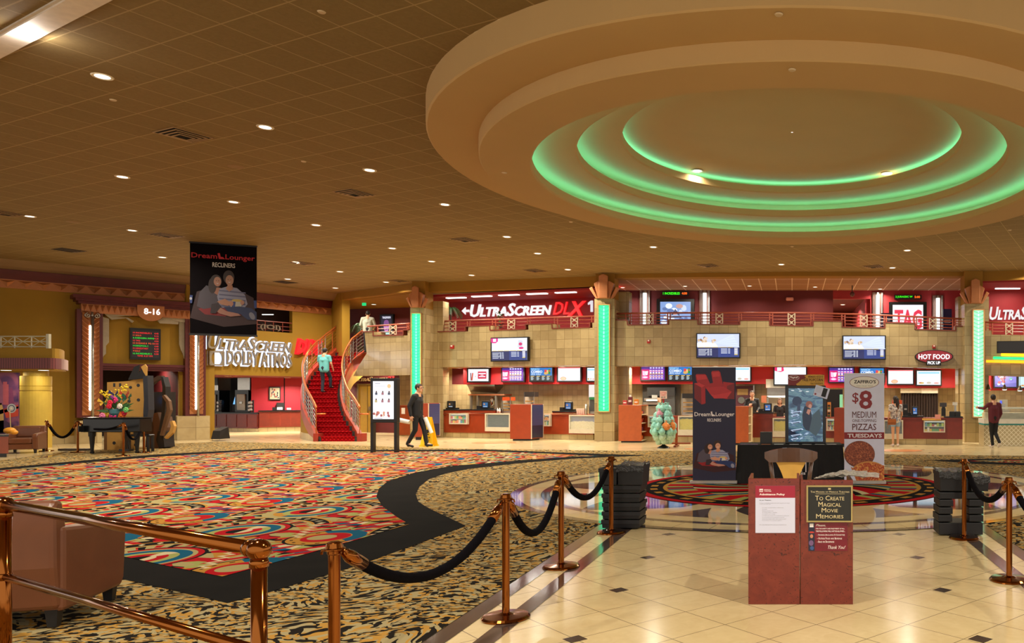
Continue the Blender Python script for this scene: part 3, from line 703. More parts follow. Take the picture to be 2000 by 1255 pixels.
def lamp(loc, label, grp, first=[True], e=None):
    if first[0]: first[0] = False; o = lm; o.location = loc; o['label'] = label; o['group'] = grp; return o
    o = dup(lm, loc, 0, label, grp)
    if e:
        for ch in o.children:
            if ch.type == 'LIGHT': ch.data = ch.data.copy(); ch.data.energy *= e
    return o
def fb(b, pl, x0, y0, x1, y1, d, dep, mat=None):
    """box whose front face fills the pixel rectangle at distance d before the wall plane"""
    if mat is not None: b.mat(mat)
    f = fpx(pl, x0, y0, x1, y1, d); b.rect(f, 0, 0, 1, 1, -dep, 0); return f
def part(name, pl, x0, y0, x1, y1, d, dep, mat, parent, bev=0.0):
    b = MB(); fb(b, pl, x0, y0, x1, y1, d, dep, mat); return b.build(name, None, parent, bev=bev)
def wthing(name, pl, px, py, label, cat, group=None, d=0.0):
    return thing(name, pl.hit(px, py, d), label, cat, group)
pt = wthing('entrance_portal', WL1, 275, 868, 'copper and maroon art deco portal with two glowing fluted pilasters and number plaque', 'portal'); pt.location.z = 0; pt['_o'] = tuple(pt.location)
D0 = .42
def cornice(y0, y1, x0, x1, d, mat, nm):
    b = MB(); fb(b, WL1, x0, y0, x1, y1, d, d, mat); return b.build(nm, None, pt)
cornice(583, 590, 143, 411, D0+.30, M_MAROON, 'cornice'); cornice(590, 595, 148, 408, D0+.2, M_MAROON, 'cornice'); cornice(595, 600, 153, 405, D0+.1, M_MAROON, 'cornice')
b = MB(); f = fb(b, WL1, 159, 600, 402, 617, D0, D0, M_COPPER)
N = 22
for k in range(N):
    u0, u1 = k/N, (k+1)/N; um = (u0+u1)/2
    i = b.vs([f.pt(u0+.003, .9, 0), f.pt(u1-.003, .9, 0), f.pt(um, .12, 0), f.pt(um, .55, .07)]); b.face((i[0], i[3], i[1])); b.face((i[1], i[3], i[2])); b.face((i[2], i[3], i[0]))
b.build('frieze', None, pt)
def pilaster(xa, xb, ytop, ybot, sx, nm, pl=WL1):
    b = MB(); f = fb(b, pl, xa, ytop, xb, ybot, D0-.02, D0-.02, M_MAROON); p = b.build('pilaster', None, pt)
    g = f.sub(.20, .02, .86, .985, .0); b = MB(); b.mat(M_COPPER); b.rect(g, 0, 0, 1, 1, 0, .02)
    n = 22
    for k in range(n):
        v = k/n
        for s0, s1 in ((0.0, .38), (1.0, .60)):
            dv_ = .055
            q = [(s0, v+dv_*.9), (s1, v), (s1, v+.034), (s0, v+.034+dv_*.9)]
            q = [(a, min(.998, c)) for a, c in q]
            if s0 > s1: q = q[::-1]
            i = b.vs([g.pt(a, c, .021) for a, c in q]+[g.pt(q[3][0], q[3][1], .09), g.pt(q[2][0], q[2][1], .09)])
            b.face((i[0], i[1], i[5], i[4])); b.face((i[3], i[0], i[4])); b.face((i[1], i[2], i[5])); b.face((i[2], i[3], i[4], i[5]))
    b.build('fluted_leaves', None, p)
    b = MB(); b.mat(E((255, 226, 196), 3.4)); z0, z1 = g.pt(0, .05).z, g.pt(0, .86).z
    m = 34
    for k in range(m): 
        c = g.pt(.46, .05+.81*(k+.5)/m, .075); b.ball(c, .045, (1, 1, 1.3), 8, 6)
    b.build('light_strip', None, p, smooth=True)
    b = MB(); b.mat(M_STEEL); b.cyl(g.pt(.58, -.02, .13), g.pt(.58, .95, .13), .035, n=10); b.cyl(g.pt(.53, -.02, .11), g.pt(.53, .95, .11), .02, n=8)
    b.build('reed', None, p, smooth=True)
    b = MB(); b.mat(M_STEEL)
    for sgn in (-1, 1):
        c = g.pt(.56+sgn*.26, .955, .12); b.tube([c+f.r*(sgn*-.0)+f.r*(.085*(1-t/22)*math.cos(R(90+sgn*-1*t*28)))+f.u*(.085*(1-t/22)*math.sin(R(90+sgn*-1*t*28))) for t in range(20)], .018, 6)
    b.tube([g.pt(.56, .93, .12), g.pt(.56, .99, .12)], .03, 8)
    b.build('scroll', None, p, smooth=True)
    c = g.pt(.46, .45, .30)
    a = light('AREA', c, 20, (1, .72, .48), .1, (PI/2, 0, math.atan2(pl.t.y, pl.t.x)), size_y=(z1-z0)*.9); a.parent = pt; a.location = c-Vector(pt['_o'])
    a.rotation_euler = (-PI/2, 0, math.atan2(pl.t.y, pl.t.x))
pilaster(150, 201, 604, 815, 0, 'a'); pilaster(362, 402, 622, 812, 0, 'b')
part('plinth', WL1, 149, 821, 199, 869, D0+.04, D0+.04, M_STONE2, pt); part('plinth', WL1, 346, 812, 410, 862.5, D0+.12, D0+.9, M_STONE2, pt)
part('inner_panel', WL1, 199, 620, 364, 716, .08, .07, M_GOLD, pt)
b = MB(); fb(b, WL1, 199, 711, 372, 716, .30, .25, M_MAROON); fb(b, WL1, 199, 716, 372, 720, .24, .2, M_MAROON); fb(b, WL1, 199, 720, 372, 724, .18, .15, M_MAROON); b.build('lintel', None, pt)
GY = M((170, 158, 136), .6)
def fan(pts, d, nm='fan_ornament'):
    b = MB(); b.mat(GY); pl = WL1; q = [pl.hit(x, y, d) for x, y in pts]; r = [pl.hit(x, y, d)-pl.n*.06 for x, y in pts]
    b.hexa(q, r); b.build(nm, None, pt)
fan([(199, 608), (267, 609), (266, 616), (219, 618)], .34); fan([(199, 609), (219, 618), (250, 620), (262, 627), (258, 630), (246, 621), (218, 624)], .30)
fan([(199, 618), (213, 622), (213, 668), (207, 675), (207, 690), (203, 694), (199, 703)], .26)
fan([(318, 613), (368, 619), (360, 630), (318, 620)], .34); fan([(318, 620), (350, 627), (348, 633), (312, 631), (308, 626)], .30)
fan([(350, 628), (368, 622), (368, 712), (360, 700), (357, 690), (353, 682), (350, 672)], .26)
f = fpx(WL1, 267, 597, 320, 627, D0+.03)
b = MB(); b.mat(M_COPPER); b.shape(f, [(0, 1), (0, .62)]+[(.5-.5*math.cos(R(a)), .62-.62*math.sin(R(a))) for a in range(15, 180, 15)]+[(1, .62), (1, 1)], 0, .1)
pq = b.build('number_plaque', None, pt)
b = MB(); b.mat(E((255, 250, 246), 1.3)); b.text(f, .24, .42, .84, .82, '8-16', .101, .02, bold=.02); b.build('numerals', None, pq)
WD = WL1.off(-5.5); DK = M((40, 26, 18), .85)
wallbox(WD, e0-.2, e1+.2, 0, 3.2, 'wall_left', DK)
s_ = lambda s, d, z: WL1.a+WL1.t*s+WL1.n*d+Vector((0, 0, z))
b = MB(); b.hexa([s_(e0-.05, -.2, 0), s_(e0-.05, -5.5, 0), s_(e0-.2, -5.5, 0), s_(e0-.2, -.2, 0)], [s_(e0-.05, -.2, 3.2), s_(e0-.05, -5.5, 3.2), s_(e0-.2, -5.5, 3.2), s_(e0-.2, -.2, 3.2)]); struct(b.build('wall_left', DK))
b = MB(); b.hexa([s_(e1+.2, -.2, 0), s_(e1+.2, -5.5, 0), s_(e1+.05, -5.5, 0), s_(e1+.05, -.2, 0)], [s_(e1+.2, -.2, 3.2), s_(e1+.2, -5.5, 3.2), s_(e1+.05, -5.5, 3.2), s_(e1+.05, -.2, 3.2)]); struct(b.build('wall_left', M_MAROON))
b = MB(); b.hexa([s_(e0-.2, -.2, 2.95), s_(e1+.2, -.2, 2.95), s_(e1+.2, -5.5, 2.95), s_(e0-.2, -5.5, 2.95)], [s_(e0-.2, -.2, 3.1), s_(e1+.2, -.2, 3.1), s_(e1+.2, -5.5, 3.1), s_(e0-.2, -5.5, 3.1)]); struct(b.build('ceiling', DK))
lb = wthing('showtimes_board', WL1, 284, 702, 'black showtimes board with red, green and orange led lines inside the portal', 'led board', d=.15)
part('housing', WL1, 254, 641, 314, 702, .26, .17, M_BLACKP, lb)
f = fpx(WL1, 257, 645, 311, 698, .265); b = MB(); b.mat(M((36, 34, 40), .4)); b.rect(f, 0, 0, 1, 1, 0, .004)
rows = [('10 INCREDIBLES 2', '4:45', 1), ('11 SOLO', '5:15', 2), ('8 AVENGERS: INFINI', '4:30', 0), ('12 TAG', '4:50', 1), ('13 OCEANS 8  PG-13', '5:00', 2), ('14 DEADPOOL 2', '4:40', 0), ('15 HEREDITARY', '5:10', 1), ('9 SOLO', '4:20', 2), ('16 INCREDIBLES 2', '5:30', 0)]
LED = [E((40, 235, 60), 1.1), E((255, 30, 40), 1.1), E((255, 90, 30), 1.1)]
for k, (t1, t2, c) in enumerate(rows):
    v = .93-k*.095; b.mat(LED[c]); b.text(f, .05, v-.055, .05+.042*len(t1), v, t1, .006)
    b.mat(LED[1]); b.text(f, .82, v-.055, .97, v, t2, .006)
b.mat(LED[1]); b.text(f, .2, .03, .75, .085, 'TIME 4:27 PM', .006)
b.build('display', None, lb)
ex = wthing('exit_sign', WL1, 288, 716, 'small green exit sign above the cardboard standee in the portal', 'exit sign', d=-.6)
part('sign_box', WL1, 286, 713, 291, 723, -.6, .08, E((120, 210, 160), .6), ex)
vm = wthing('drink_dispenser', WL1, 330, 820, 'pale drink dispenser standing in the dim room behind the portal', 'dispenser', d=-4.5); vm.location.z = 0; vm['_o'] = tuple(vm.location)
b = MB(); fb(b, WL1, 316, 768, 336, 810, -4.4, .5, M((186, 180, 166), .4)); b.build('front_panel', None, vm)
b = MB(); fb(b, WL1, 312, 764, 340, 845, -4.45, .3, M_DARK); b.build('cabinet', None, vm)
gp = wthing('potted_plant', WL1, 337, 800, 'tall green leafy plant in the dim room behind the portal', 'plant', d=-5); gp.location.z = 0; gp['_o'] = tuple(gp.location)
rnd = random.Random(4); b = MB(); b.mat(M((70, 104, 34), .6))
c0 = WL1.hit(338, 760, -5)
for k in range(60):
    p = c0+Vector((rnd.uniform(-.25, .25), rnd.uniform(-.2, .2), rnd.uniform(-1.2, .9))); q = p+Vector((rnd.uniform(-.3, .3), rnd.uniform(-.2, .2), rnd.uniform(.1, .35)))
    s = (q-p).cross(Vector((0, 1, 0))).normalized()*.05; b.poly([p, (p+q)/2+s, q, (p+q)/2-s])
b.build('foliage', None, gp)
b = MB(); b.cyl((c0.x, c0.y, .35), (c0.x, c0.y, 2.2), .03); b.build('stem', M((80, 60, 36)), gp)
b = MB(); b.lathe((c0.x, c0.y, 0), [(.16, 0), (.22, .4), (.2, .4), (.18, .3)], 16); b.build('pot', M_DARK, gp)
Ys = 22.7
PS = PY(Ys)
CARD = M((196, 148, 74), .8, var=.06)
st = thing('cardboard_standee', P(248, 876, Ys), 'tall tan cardboard standee with round holes, seen from behind, beside the piano', 'standee'); st.location.z = 0; st['_o'] = tuple(st.location)
def sheet(pts, d0, d1, mat, nm, parent, pl=PS):
    b = MB(); b.mat(mat); b.hexa([pl.hit(x, y, d0) for x, y in pts], [pl.hit(x, y, d0)-pl.n*(d0-d1) for x, y in pts]); return b.build(nm, None, parent)
base_y = 773+2400/Ys
main = [(209, 746), (230, 745), (248, 744), (262, 741), (279, 737), (281, 770), (280, 800), (276, 822), (272, 850), (268, base_y), (209, base_y)]
sheet(main, 0, -.03, CARD, 'panel', st)
b = MB(); b.mat(M_BLACKP)
for x, y, r in ((255, 756, 2.3), (270, 752, 2.6), (270.5, 780.5, 2.6), (252, 783, 2.6), (268, 819, 2.6), (265, 868, 2.6), (223, 864.5, 2.6)):
    c = PS.hit(x, y, .004); b.cyl(c-PS.n*.002, c+PS.n*.004, r/1500*Ys*1.2, n=18)
for x in (223, 234.5): fb(b, PS, x-2, 748, x+2, 755, .006, .004)
b.build('hole', None, st)
sheet([(279, 735), (288, 733), (290, 800), (286, 824), (279, 822), (281, 780)], .16, -.05, M((40, 42, 52), .5), 'side_frame', st)
sheet([(250, 741), (262, 716), (272, 712), (268, 740)], .05, .02, M_DARK, 'ear', st); sheet([(262, 741), (279, 716), (286, 722), (287, 737)], .09, .06, M_DARK, 'ear', st)
sheet([(275, 716), (283, 711), (287, 716), (286, 736), (280, 726)], .14, .11, CARD, 'ear', st)
sheet([(209, 770), (203, 800), (203, base_y-1), (209, base_y)], -.02, -.35, M((120, 84, 44), .8), 'side_frame', st)
st2 = thing('cardboard_standee', P(305, 872, 23.5), 'dark brown cut-out standee of curved ribs with a small blue screen, beside the tan one', 'standee'); st2.location.z = 0; st2['_o'] = tuple(st2.location)
P2 = PY(23.5); by2 = 773+2400/23.5; BRN = M((74, 50, 34), .7, var=.3); BR2 = M((108, 76, 50), .7)
def rib(pts, w_, nm, mat, dep=.12, d=0):
    b = MB(); b.mat(mat); q = [P2.hit(x, y, d) for x, y in pts]; w_ = w_/1500*23.2
    L, Rr = [], []
    for k, p in enumerate(q):
        t = (q[min(k+1, len(q)-1)]-q[max(k-1, 0)]).normalized(); nn = t.cross(P2.n)
        ww = w_*(.4+.6*math.sin(PI*(k+.6)/(len(q)+.2))); L.append(p+nn*ww/2); Rr.append(p-nn*ww/2)
    for k in range(len(q)-1):
        b.hexa([L[k], L[k+1], Rr[k+1], Rr[k]], [v-P2.n*dep for v in (L[k], L[k+1], Rr[k+1], Rr[k])])
    b.build(nm, None, st2)
rib([(291, 752), (300, 742), (309, 737), (316, 736)], 8, 'rib', BRN)
rib([(316, 736), (320, 755), (320, 785), (318, 810), (312, 840)], 7, 'rib', M_DARK, .2, .1)
rib([(318, 772), (327, 784), (329, 800), (322, 822), (314, 850)], 7, 'rib', BR2, .1, .18)
rib([(289, 800), (295, 830), (290, by2-1)], 18, 'leg', BRN, .5)
rib([(302, 806), (308, 835), (304, by2-1)], 16, 'leg', M((96, 62, 40), .6), .5, .05)
rib([(314, 842), (312, 858), (316, by2-1)], 15, 'leg', M_DARK, .4, .1)
rib([(334, 822), (337, 832), (334, 843), (322, 855)], 7, 'rib', CARD, .1, .2)
b = MB(); fb(b, P2, 288, 765, 318, by2-38, -.1, .5, M_DARK); b.build('body', None, st2)
b = MB(); f = P2.hit(300, 790, .1)
b.mat(E((110, 170, 255), 1.3)); b.hexa([P2.hit(292, 775, .15), P2.hit(298, 775, .15), P2.hit(301, 790, .15), P2.hit(294, 789, .15)], [P2.hit(x, y, .1) for x, y in ((292, 775), (298, 775), (301, 790), (294, 789))]); b.build('screen', None, st2)
Yp = 21.2; px0, _ = XY(161, Yp); px1, _ = XY(264, Yp)
pn = thing('grand_piano', ((px0+px1)/2, Yp+.5, 0), 'black grand piano behind the ropes with a flower arrangement on its lid', 'piano')
W_ = px1-px0
def outline(z, e=0):
    pts = [(px0-e, Yp-e), (px1-.35, Yp-e), (px1+e, Yp+.15), (px1+e, Yp+.55), (px1-.25, Yp+.85), (px0+.75, Yp+.95), (px0+.45, Yp+1.12), (px0-e, Yp+1.2)]
    return [(x, y, z) for x, y in pts]
b = MB(); b.hexa(outline(.60), outline(.98)); b.build('case', M((8, 8, 9), .22), pn, bev=.02)
b = MB(); b.hexa(outline(.985, .03), outline(1.01, .03)); b.build('lid', M((8, 8, 9), .22), pn, bev=.008)
b = MB(); b.box(px0+.02, Yp-.16, .62, px0+.05, Yp+.9, .78); b.box(px0-.12, Yp+.08, .60, px0, Yp+1.2, .74); b.build('key_bed', M_BLACKP, pn)
for x, y in ((px0+.14, Yp+.14), (px1-.2, Yp+.3), (px0+.25, Yp+1.1)):
    b = MB(); b.cyl((x, y, .60), (x, y, .48), .085, .08, 8); b.cyl((x, y, .48), (x, y, .06), .065, .035, 8); b.cyl((x, y, .06), (x, y, 0), .05, .045, 10); b.build('leg', M_BLACKP, pn)
b = MB(); lx = px0+.95
for k in (-1, 1): b.tube([(lx+.10*k, Yp+.3, .60), (lx+.06*k, Yp+.3, .35), (lx+.10*k, Yp+.3, .10)], .018, 6)
for k in (-1, 0, 1): b.cyl((lx+.03*k, Yp+.3, .60), (lx+.03*k, Yp+.3, .12), .007, n=6)
b.box(lx-.14, Yp+.22, .06, lx+.14, Yp+.38, .12); b.build('pedal_lyre', M_BLACKP, pn)
b = MB(); 
for k in (-1, 0, 1): b.box(lx+.05*k-.015, Yp+.08, .045, lx+.05*k+.015, Yp+.24, .06)
b.build('pedal', M_BRASS, pn)
pb = thing('piano_bench', (px0+.62, Yp+1.0, 0), 'black bench standing under the grand piano', 'bench')
b = MB(); b.rbox(px0+.45, Yp+.75, .44, px0+1.2, Yp+.98, .5, .03); b.build('seat', M_BLACKP, pb)
for x in (px0+.49, px0+1.16):
    for y in (Yp+.79, Yp+.94): b = MB(); b.box(x-.025, y-.025, 0, x+.025, y+.025, .44); b.build('leg', M_BLACKP, pb)
fl = thing('flower_arrangement', (XY(226, 21.7)[0], 21.7, 1.012), 'colourful flower arrangement with yellow sprays and butterflies on the piano lid', 'flowers')
c = Vector(fl.location); b = MB(); b.lathe(c, [(.09, 0), (.14, .10), (.15, .2), (.12, .22)], 16); b.build('bowl', M((70, 120, 130), .4), fl)
rnd = random.Random(3)
FC = [(232, 60, 130), (244, 120, 40), (220, 30, 60), (250, 200, 60), (240, 130, 170), (150, 60, 150), (120, 200, 110), (245, 235, 220)]
def blossom(p, r, col):
    b = MB(); b.mat(M(col, .6)); 
    for k in range(7):
        a = 2*PI*k/7; q = p+Vector((math.cos(a)*r*.6, -.02, math.sin(a)*r*.6)); b.ball(q, r*.5, (1, .5, 1), 8, 5)
    b.ball(p+Vector((0, -.03, 0)), r*.35, n=8, m=5); b.build('blossom', None, fl, smooth=True)
for px, py, r, ci in ((201, 812, .07, 4), (208, 808, .08, 3), (221, 812, .08, 0), (239, 811, .09, 1), (226, 781, .07, 0), (216, 786, .06, 2), (214, 793, .06, 2), (232, 796, .07, 4), (235, 793, .06, 7), (247, 800, .06, 6), (228, 800, .06, 4), (219, 776, .05, 5), (222, 803, .06, 7), (244, 806, .06, 2), (212, 812, .05, 1)):
    blossom(P(px, py, 21.7+rnd.uniform(-.15, .1)), r*1.25, FC[ci])
b = MB(); b.mat(M((62, 110, 60), .6))
for k in range(46):
    a = rnd.uniform(0, PI); p = c+Vector((0, 0, .15)); q = p+Vector((math.cos(a)*rnd.uniform(.25, .5), rnd.uniform(-.15, .15), abs(math.sin(a))*rnd.uniform(.1, .55))); s = Vector((0, 1, 0)).cross(q-p).normalized()*.035
    b.poly([p+(q-p)*.3, p+(q-p)*.65+s, q, p+(q-p)*.65-s])
b.build('leaves', None, fl)
b = MB(); b.mat(M((232, 200, 30), .6))
for (x1, y1) in ((196, 768), (203, 764), (212, 770), (240, 758), (248, 754), (232, 770), (224, 768)):
    p = c+Vector((0, 0, .2)); q = P(x1, y1, 21.9); m = (p+q)/2+Vector((0, 0, .12)); pts = [p, (p+m)/2, m, q]; b.tube(pts, .008, 5)
    for k in range(9):
        t = rnd.uniform(.45, 1); w2 = p.lerp(q, t)+Vector((rnd.uniform(-.07, .07), rnd.uniform(-.05, .05), rnd.uniform(0, .14))); b.ball(w2, .026, n=6, m=4)
b.build('yellow_spray', None, fl, smooth=True)
for px, py, col in ((224, 770, (40, 40, 90)), (245, 771, (180, 60, 40)), (203, 786, (240, 190, 60)), (238, 779, (40, 110, 90)), (250, 776, (30, 90, 60)), (221, 801, (100, 170, 190))):
    p = P(px, py, 21.75); b = MB(); b.mat(M(col, .5))
    for s in (-1, 1):
        b.poly([p, p+Vector((s*.12, -.04, .13)), p+Vector((s*.15, -.05, .04)), p+Vector((s*.03, 0, -.02))]); b.poly([p, p+Vector((s*.1, -.03, -.02)), p+Vector((s*.07, -.03, -.1))])
    b.build('butterfly', None, fl)
b = MB(); b.obox(P(140, 879, 1500*1.6/106)+Vector((0, 0, -.0)), (.42, .12, .02)); 
for v in b.v: v.z += .045-min(0, 0)
o = MB(); q = G(141, 880); o.box(q.x-.42, q.y, .007, q.x+.42, q.y+.22, .06); tag(o.build('floor_box', M((58, 50, 44), .6)), 'flat dark box on the floor between two brass posts by the gold wall', 'box')
Yb = 23.0
cz = lambda py: P(0, py, Yb).z
xr = XY(126, Yb)[0]
def bow(r_, off=0.0):
    """plan outline of the canopy, straight front with a rounded right end"""
    pts = [(-36, Yb-off)]; a_, c_, e_ = Vector(XY(96, Yb)), Vector(XY(124, Yb-.15)), Vector(XY(126, 24.7))
    for k in range(0, 10): t_ = k/9; q_ = a_*(1-t_)**2+c_*2*t_*(1-t_)+e_*t_*t_; pts.append((q_.x+off*t_, q_.y-off*(1-t_)))
    pts += [(-36, 24.7)]
    return pts
cn = thing('canopy', (xr-2, Yb+.5, cz(722)), 'curved canopy with gold band over a ribbed maroon band at the mural corner', 'canopy')
def slab2(z0, z1, off, mat, nm):
    b = MB(); q = bow(0, off); b.hexa([(x, y, z0) for x, y in q], [(x, y, z1) for x, y in q]); return b.build(nm, mat, cn)
slab2(cz(699), cz(680), 0, M_GOLD, 'upper_band')
def ribbed():
    t = NT('ribbed_maroon'); u = t.sep(t.uv())[0]; f = t.m('FRACT', t.m('MULTIPLY', u, 14)); c = t.mix(t.m('LESS_THAN', f, .3), S(120, 58, 60), S(78, 32, 36)); return t.fin(c, .5)
slab2(cz(720), cz(699), .12, ribbed(), 'ribbed_band'); slab2(cz(722), cz(720)+.001, .05, M_GOLD, 'soffit')
for px in (12, 85):
    c = P(px, 719.5, Yb+.35); b = MB(); b.lathe((c.x, c.y, cz(722)-.004), [(.01, 0), (.12, 0), (.12, .004)], 16); b.build('downlight', E((240, 250, 240), 2.5), cn)
    a = light('AREA', Vector((c.x, c.y, cz(722)-.05))-Vector(cn['_o']), 11, (1, .9, .6), .15); a.parent = cn
rl = thing('rooftop_railing', (XY(60, Yb)[0], Yb, cz(680)), 'small white cross-braced railing on top of the canopy', 'railing')
b = MB(); zt, zb = cz(656), cz(679); xs = [XY(p, Yb)[0] for p in (-40, -5, 22, 55, 88)]
for z in (zb+.04, (zt+zb)/2+.02, zt): b.tube([(xs[0], Yb+.1, z), (xs[-1], Yb+.1, z)], .018, 6)
for x in xs: b.tube([(x, Yb+.1, zb), (x, Yb+.1, zt)], .016, 6)
for p, q in zip(xs, xs[1:]): b.tube([(p, Yb+.1, zb+.04), (q, Yb+.1, zt)], .010, 5); b.tube([(p, Yb+.1, zt), (q, Yb+.1, zb+.04)], .010, 5)
b.build('braces', M((196, 192, 170), .4), rl)
b = MB(); b.box(xs[-1]-.03, Yb+.06, zb-.04, xs[-1]+.05, Yb+.14, zt+.07); b.build('end_post', M((196, 192, 170), .4), rl)
Yc = 23.6; cx_ = XY(58, Yc)[0]; cr = (XY(81, Yc)[0]-XY(35, Yc)[0])/2
co = thing('column', (cx_, Yc+.2, 0), 'round olive-gold column beneath the canopy beside the mural', 'column')
b = MB(); b.lathe((cx_, Yc+.2, 0), [(cr, 0), (cr, P(0, 764, Yc).z)], 32); b.build('shaft', M((190, 160, 62), .6, var=.06), co, smooth=False)
b = MB(); b.lathe((cx_, Yc+.2, 0), [(cr*.97, P(0, 764, Yc).z), (cr*.97, P(0, 764, Yc).z+.03), (cr, P(0, 764, Yc).z+.035), (cr, P(0, 754, Yc).z), (cr*.97, P(0, 754, Yc).z), (cr, P(0, 753, Yc).z), (cr, P(0, 734, Yc).z), (cr*.8, P(0, 733, Yc).z), (cr*.8, cz(722))], 32); b.build('capital', M((178, 148, 56), .6, var=.06), co)
mu = thing('wall_mural', P(0, 872, 24.0), 'purple painted mural of a city street with a red vintage car at night', 'mural'); f = fpx(PY(24.0), -40, 727, 36, 870, 0)
t = NT('mural_paint'); nz = t.noise(t.uv(), 1.1, 3, 1.5); t.fin(t.ramp(nz, [(.3, S(44, 34, 88)), (.45, S(96, 54, 110)), (.6, S(150, 84, 120)), (.75, S(80, 60, 130))], False), .5)
b = MB(); b.mat(t.mat); b.rect(f, 0, 0, 1, 1, -.05, 0); b.build('board', None, mu)
b = MB(); k = lambda x, y: ((x+40)/76, (870-y)/143)
for pts, c in (([(-6, 790), (-6, 752), (0, 738), (6, 752), (6, 790)], (150, 90, 130)), ([(6, 790), (6, 745), (14, 745), (14, 750), (17, 750), (17, 790)], (186, 90, 110)), ([(18, 790), (18, 760), (24, 756), (28, 790)], (130, 60, 110)), ([(-20, 806), (36, 790), (36, 797), (-10, 812)], (190, 60, 40)), ([(8, 800), (36, 793), (36, 812), (12, 816)], (206, 70, 50)), ([(-40, 870), (36, 870), (36, 838), (10, 820), (-40, 826)], (70, 40, 80)), ([(5, 870), (36, 852), (36, 870)], (180, 40, 50)), ([(-8, 845), (-5, 790), (3, 786), (7, 800), (8, 845)], (206, 170, 110))):
    b.mat(M(c, .5)); b.shape(f, [k(x, y) for x, y in pts], .001, .004)
for r_, c in ((9, (180, 186, 196)), (6.6, (60, 60, 90)), (5, (190, 190, 200)), (2, (230, 220, 200))): b.mat(M(c, .4)); b.ell(f, *k(23, 797), r_/76, r_/143, .004+(.001*(10-r_)), None)
b.mat(M((226, 200, 150), .4)); b.line(f, [k(20, 800), k(22, 840)], .03, .012, .014); b.mat(M((216, 196, 150))); b.ell(f, *k(21, 841), .035, .018, .012, .014)
b.build('painted_street', None, mu)
kb = G(0, 892.5); kt = thing('display_stand', (kb.x-.4, kb.y+.3, 0), 'orange wood display stand with black base below the mural', 'stand')
zt = P(0, 852, kb.y).z
def kbx(z0, z1, px, e, mt, nm):
    b = MB(); q = [(kb.x-.9, kb.y-e), XY(px, kb.y-e), XY(px, kb.y+.6+e), (kb.x-.9, kb.y+.6+e)]; b.hexa([(x, y, z0) for x, y in q], [(x, y, z1) for x, y in q]); b.build(nm, mt, kt)
kbx(.1, zt, 16.5, 0, M_WOOD, 'cabinet'); kbx(0, .1, 13, 0, M_DARK, 'base'); kbx(zt, zt+.035, 17, .01, M_BLACKP, 'top')
b = MB(); b.ball((kb.x-.05, kb.y+.3, zt+.14), .11, (1.3, 1, .8)); b.ball((kb.x+.12, kb.y+.25, zt+.1), .07, (1.2, 1, .9)); tag(b.build('toy_shoe', M((222, 150, 40), .5), smooth=True), 'orange rounded toy piece on the orange wood stand', 'toy')
sg = wthing('wall_sign', WL2, 487, 690, 'big halo-lit wall sign reading ULTRASCREEN DLX and DOLBY ATMOS above the drinks recess', 'sign', d=.1)
def sgn(x0, y0, x1, y1, body, face, glow, caps=True, shear=.2, bold=.02, nm='letters'):
    f = fpx(WL2, x0, y0, x1, y1, .10)
    b = MB(); b.mat(glow); b.text(f, -.012, -.10, 1.012, 1.10, body, -.085, .0, shear, bold+.045, caps); b.build('halo', None, sg)  # bolder glowing letters stand in for the light spilling on the wall
    b = MB(); b.mat(face); b.text(f, 0, 0, 1, 1, body, 0, .08, shear, bold, caps); return b.build(nm, None, sg)
LF = M((148, 136, 116), .45); HW = E((214, 226, 255), 1.35)
sgn(404, 659, 569, 685, 'UltraScreen', LF, HW, True, .25, .012); sgn(441.5, 687, 569, 714, 'DOLBY ATMOS', LF, HW, False, 0, .012)
sgn(577.8, 664, 630, 690, 'DLX', E((255, 20, 30), 1.0), E((255, 30, 40), 1.1), False, .3, .04)
f = fpx(WL2, 408.5, 686, 436, 713, .10); b = MB(); b.mat(HW); b.rect(f, -.04, -.04, 1.04, 1.04, -.09, -.08)  # glowing plate stands in for the light around the emblem
b.mat(LF)
b.line(f, [(.02, 0), (.02, 1)], .05, 0, .06); b.line(f, [(.98, 0), (.98, 1)], .05, 0, .06); b.line(f, [(0, .03), (1, .03)], .05, 0, .06); b.line(f, [(0, .97), (1, .97)], .05, 0, .06)
for s in (0, 1):
    q = [(.5+(s-.5)*.16, .03), (.5+(s-.5)*.16, .97)]
    am = [(.5+(s-.5)*.16+(1 if s else -1)*.30*abs(math.cos(R(a))), .5+.47*math.sin(R(a))) for a in range(-90, 91, 15)]
    am2 = [(s, .03)]+[(x, y) for x, y in am]+[(s, .97)]
    b.shape(f, am2 if s == 0 else am2, 0, .05)
b.build('double_d_emblem', None, sg)
for x in (430, 480, 530, 560): 
    pass
a = light('AREA', WL2.hit(490, 690, .6)-Vector(sg['_o']), 24, (.8, .86, 1), 3.4, (-PI/2, 0, math.atan2(WL2.t.y, WL2.t.x)), size_y=.5); a.parent = sg
a = light('AREA', WL2.hit(603, 680, .5)-Vector(sg['_o']), 7, (1, .1, .1), .8, (-PI/2, 0, math.atan2(WL2.t.y, WL2.t.x)), size_y=.4); a.parent = sg
def rail_mat(): return M((150, 66, 44), .35)
wr = wthing('balcony_rail', WL2, 535, 640, 'small copper lattice rail in the dark opening above the halo-lit sign', 'railing', d=-.1)
b = MB(); b.mat(rail_mat())
for y in (625, 633, 640): b.tube([WL2.hit(500, y, -.06), WL2.hit(571, y+6, -.06)], .022 if y == 625 else .012, 6)
for x in (502, 518, 534, 552, 570): b.tube([WL2.hit(x, 626+(x-500)*.085, -.06), WL2.hit(x, 648, -.06)], .014, 6)
b.build('bars', None, wr)
f = fpx(WL2, 505, 632, 550, 648, -.04); b = MB(); b.mat(M((120, 104, 86), .5)); b.text(f, .05, .15, .95, .9, '(IOI)', .01, .02, bold=.03); b.build('lattice_figures', None, wr)
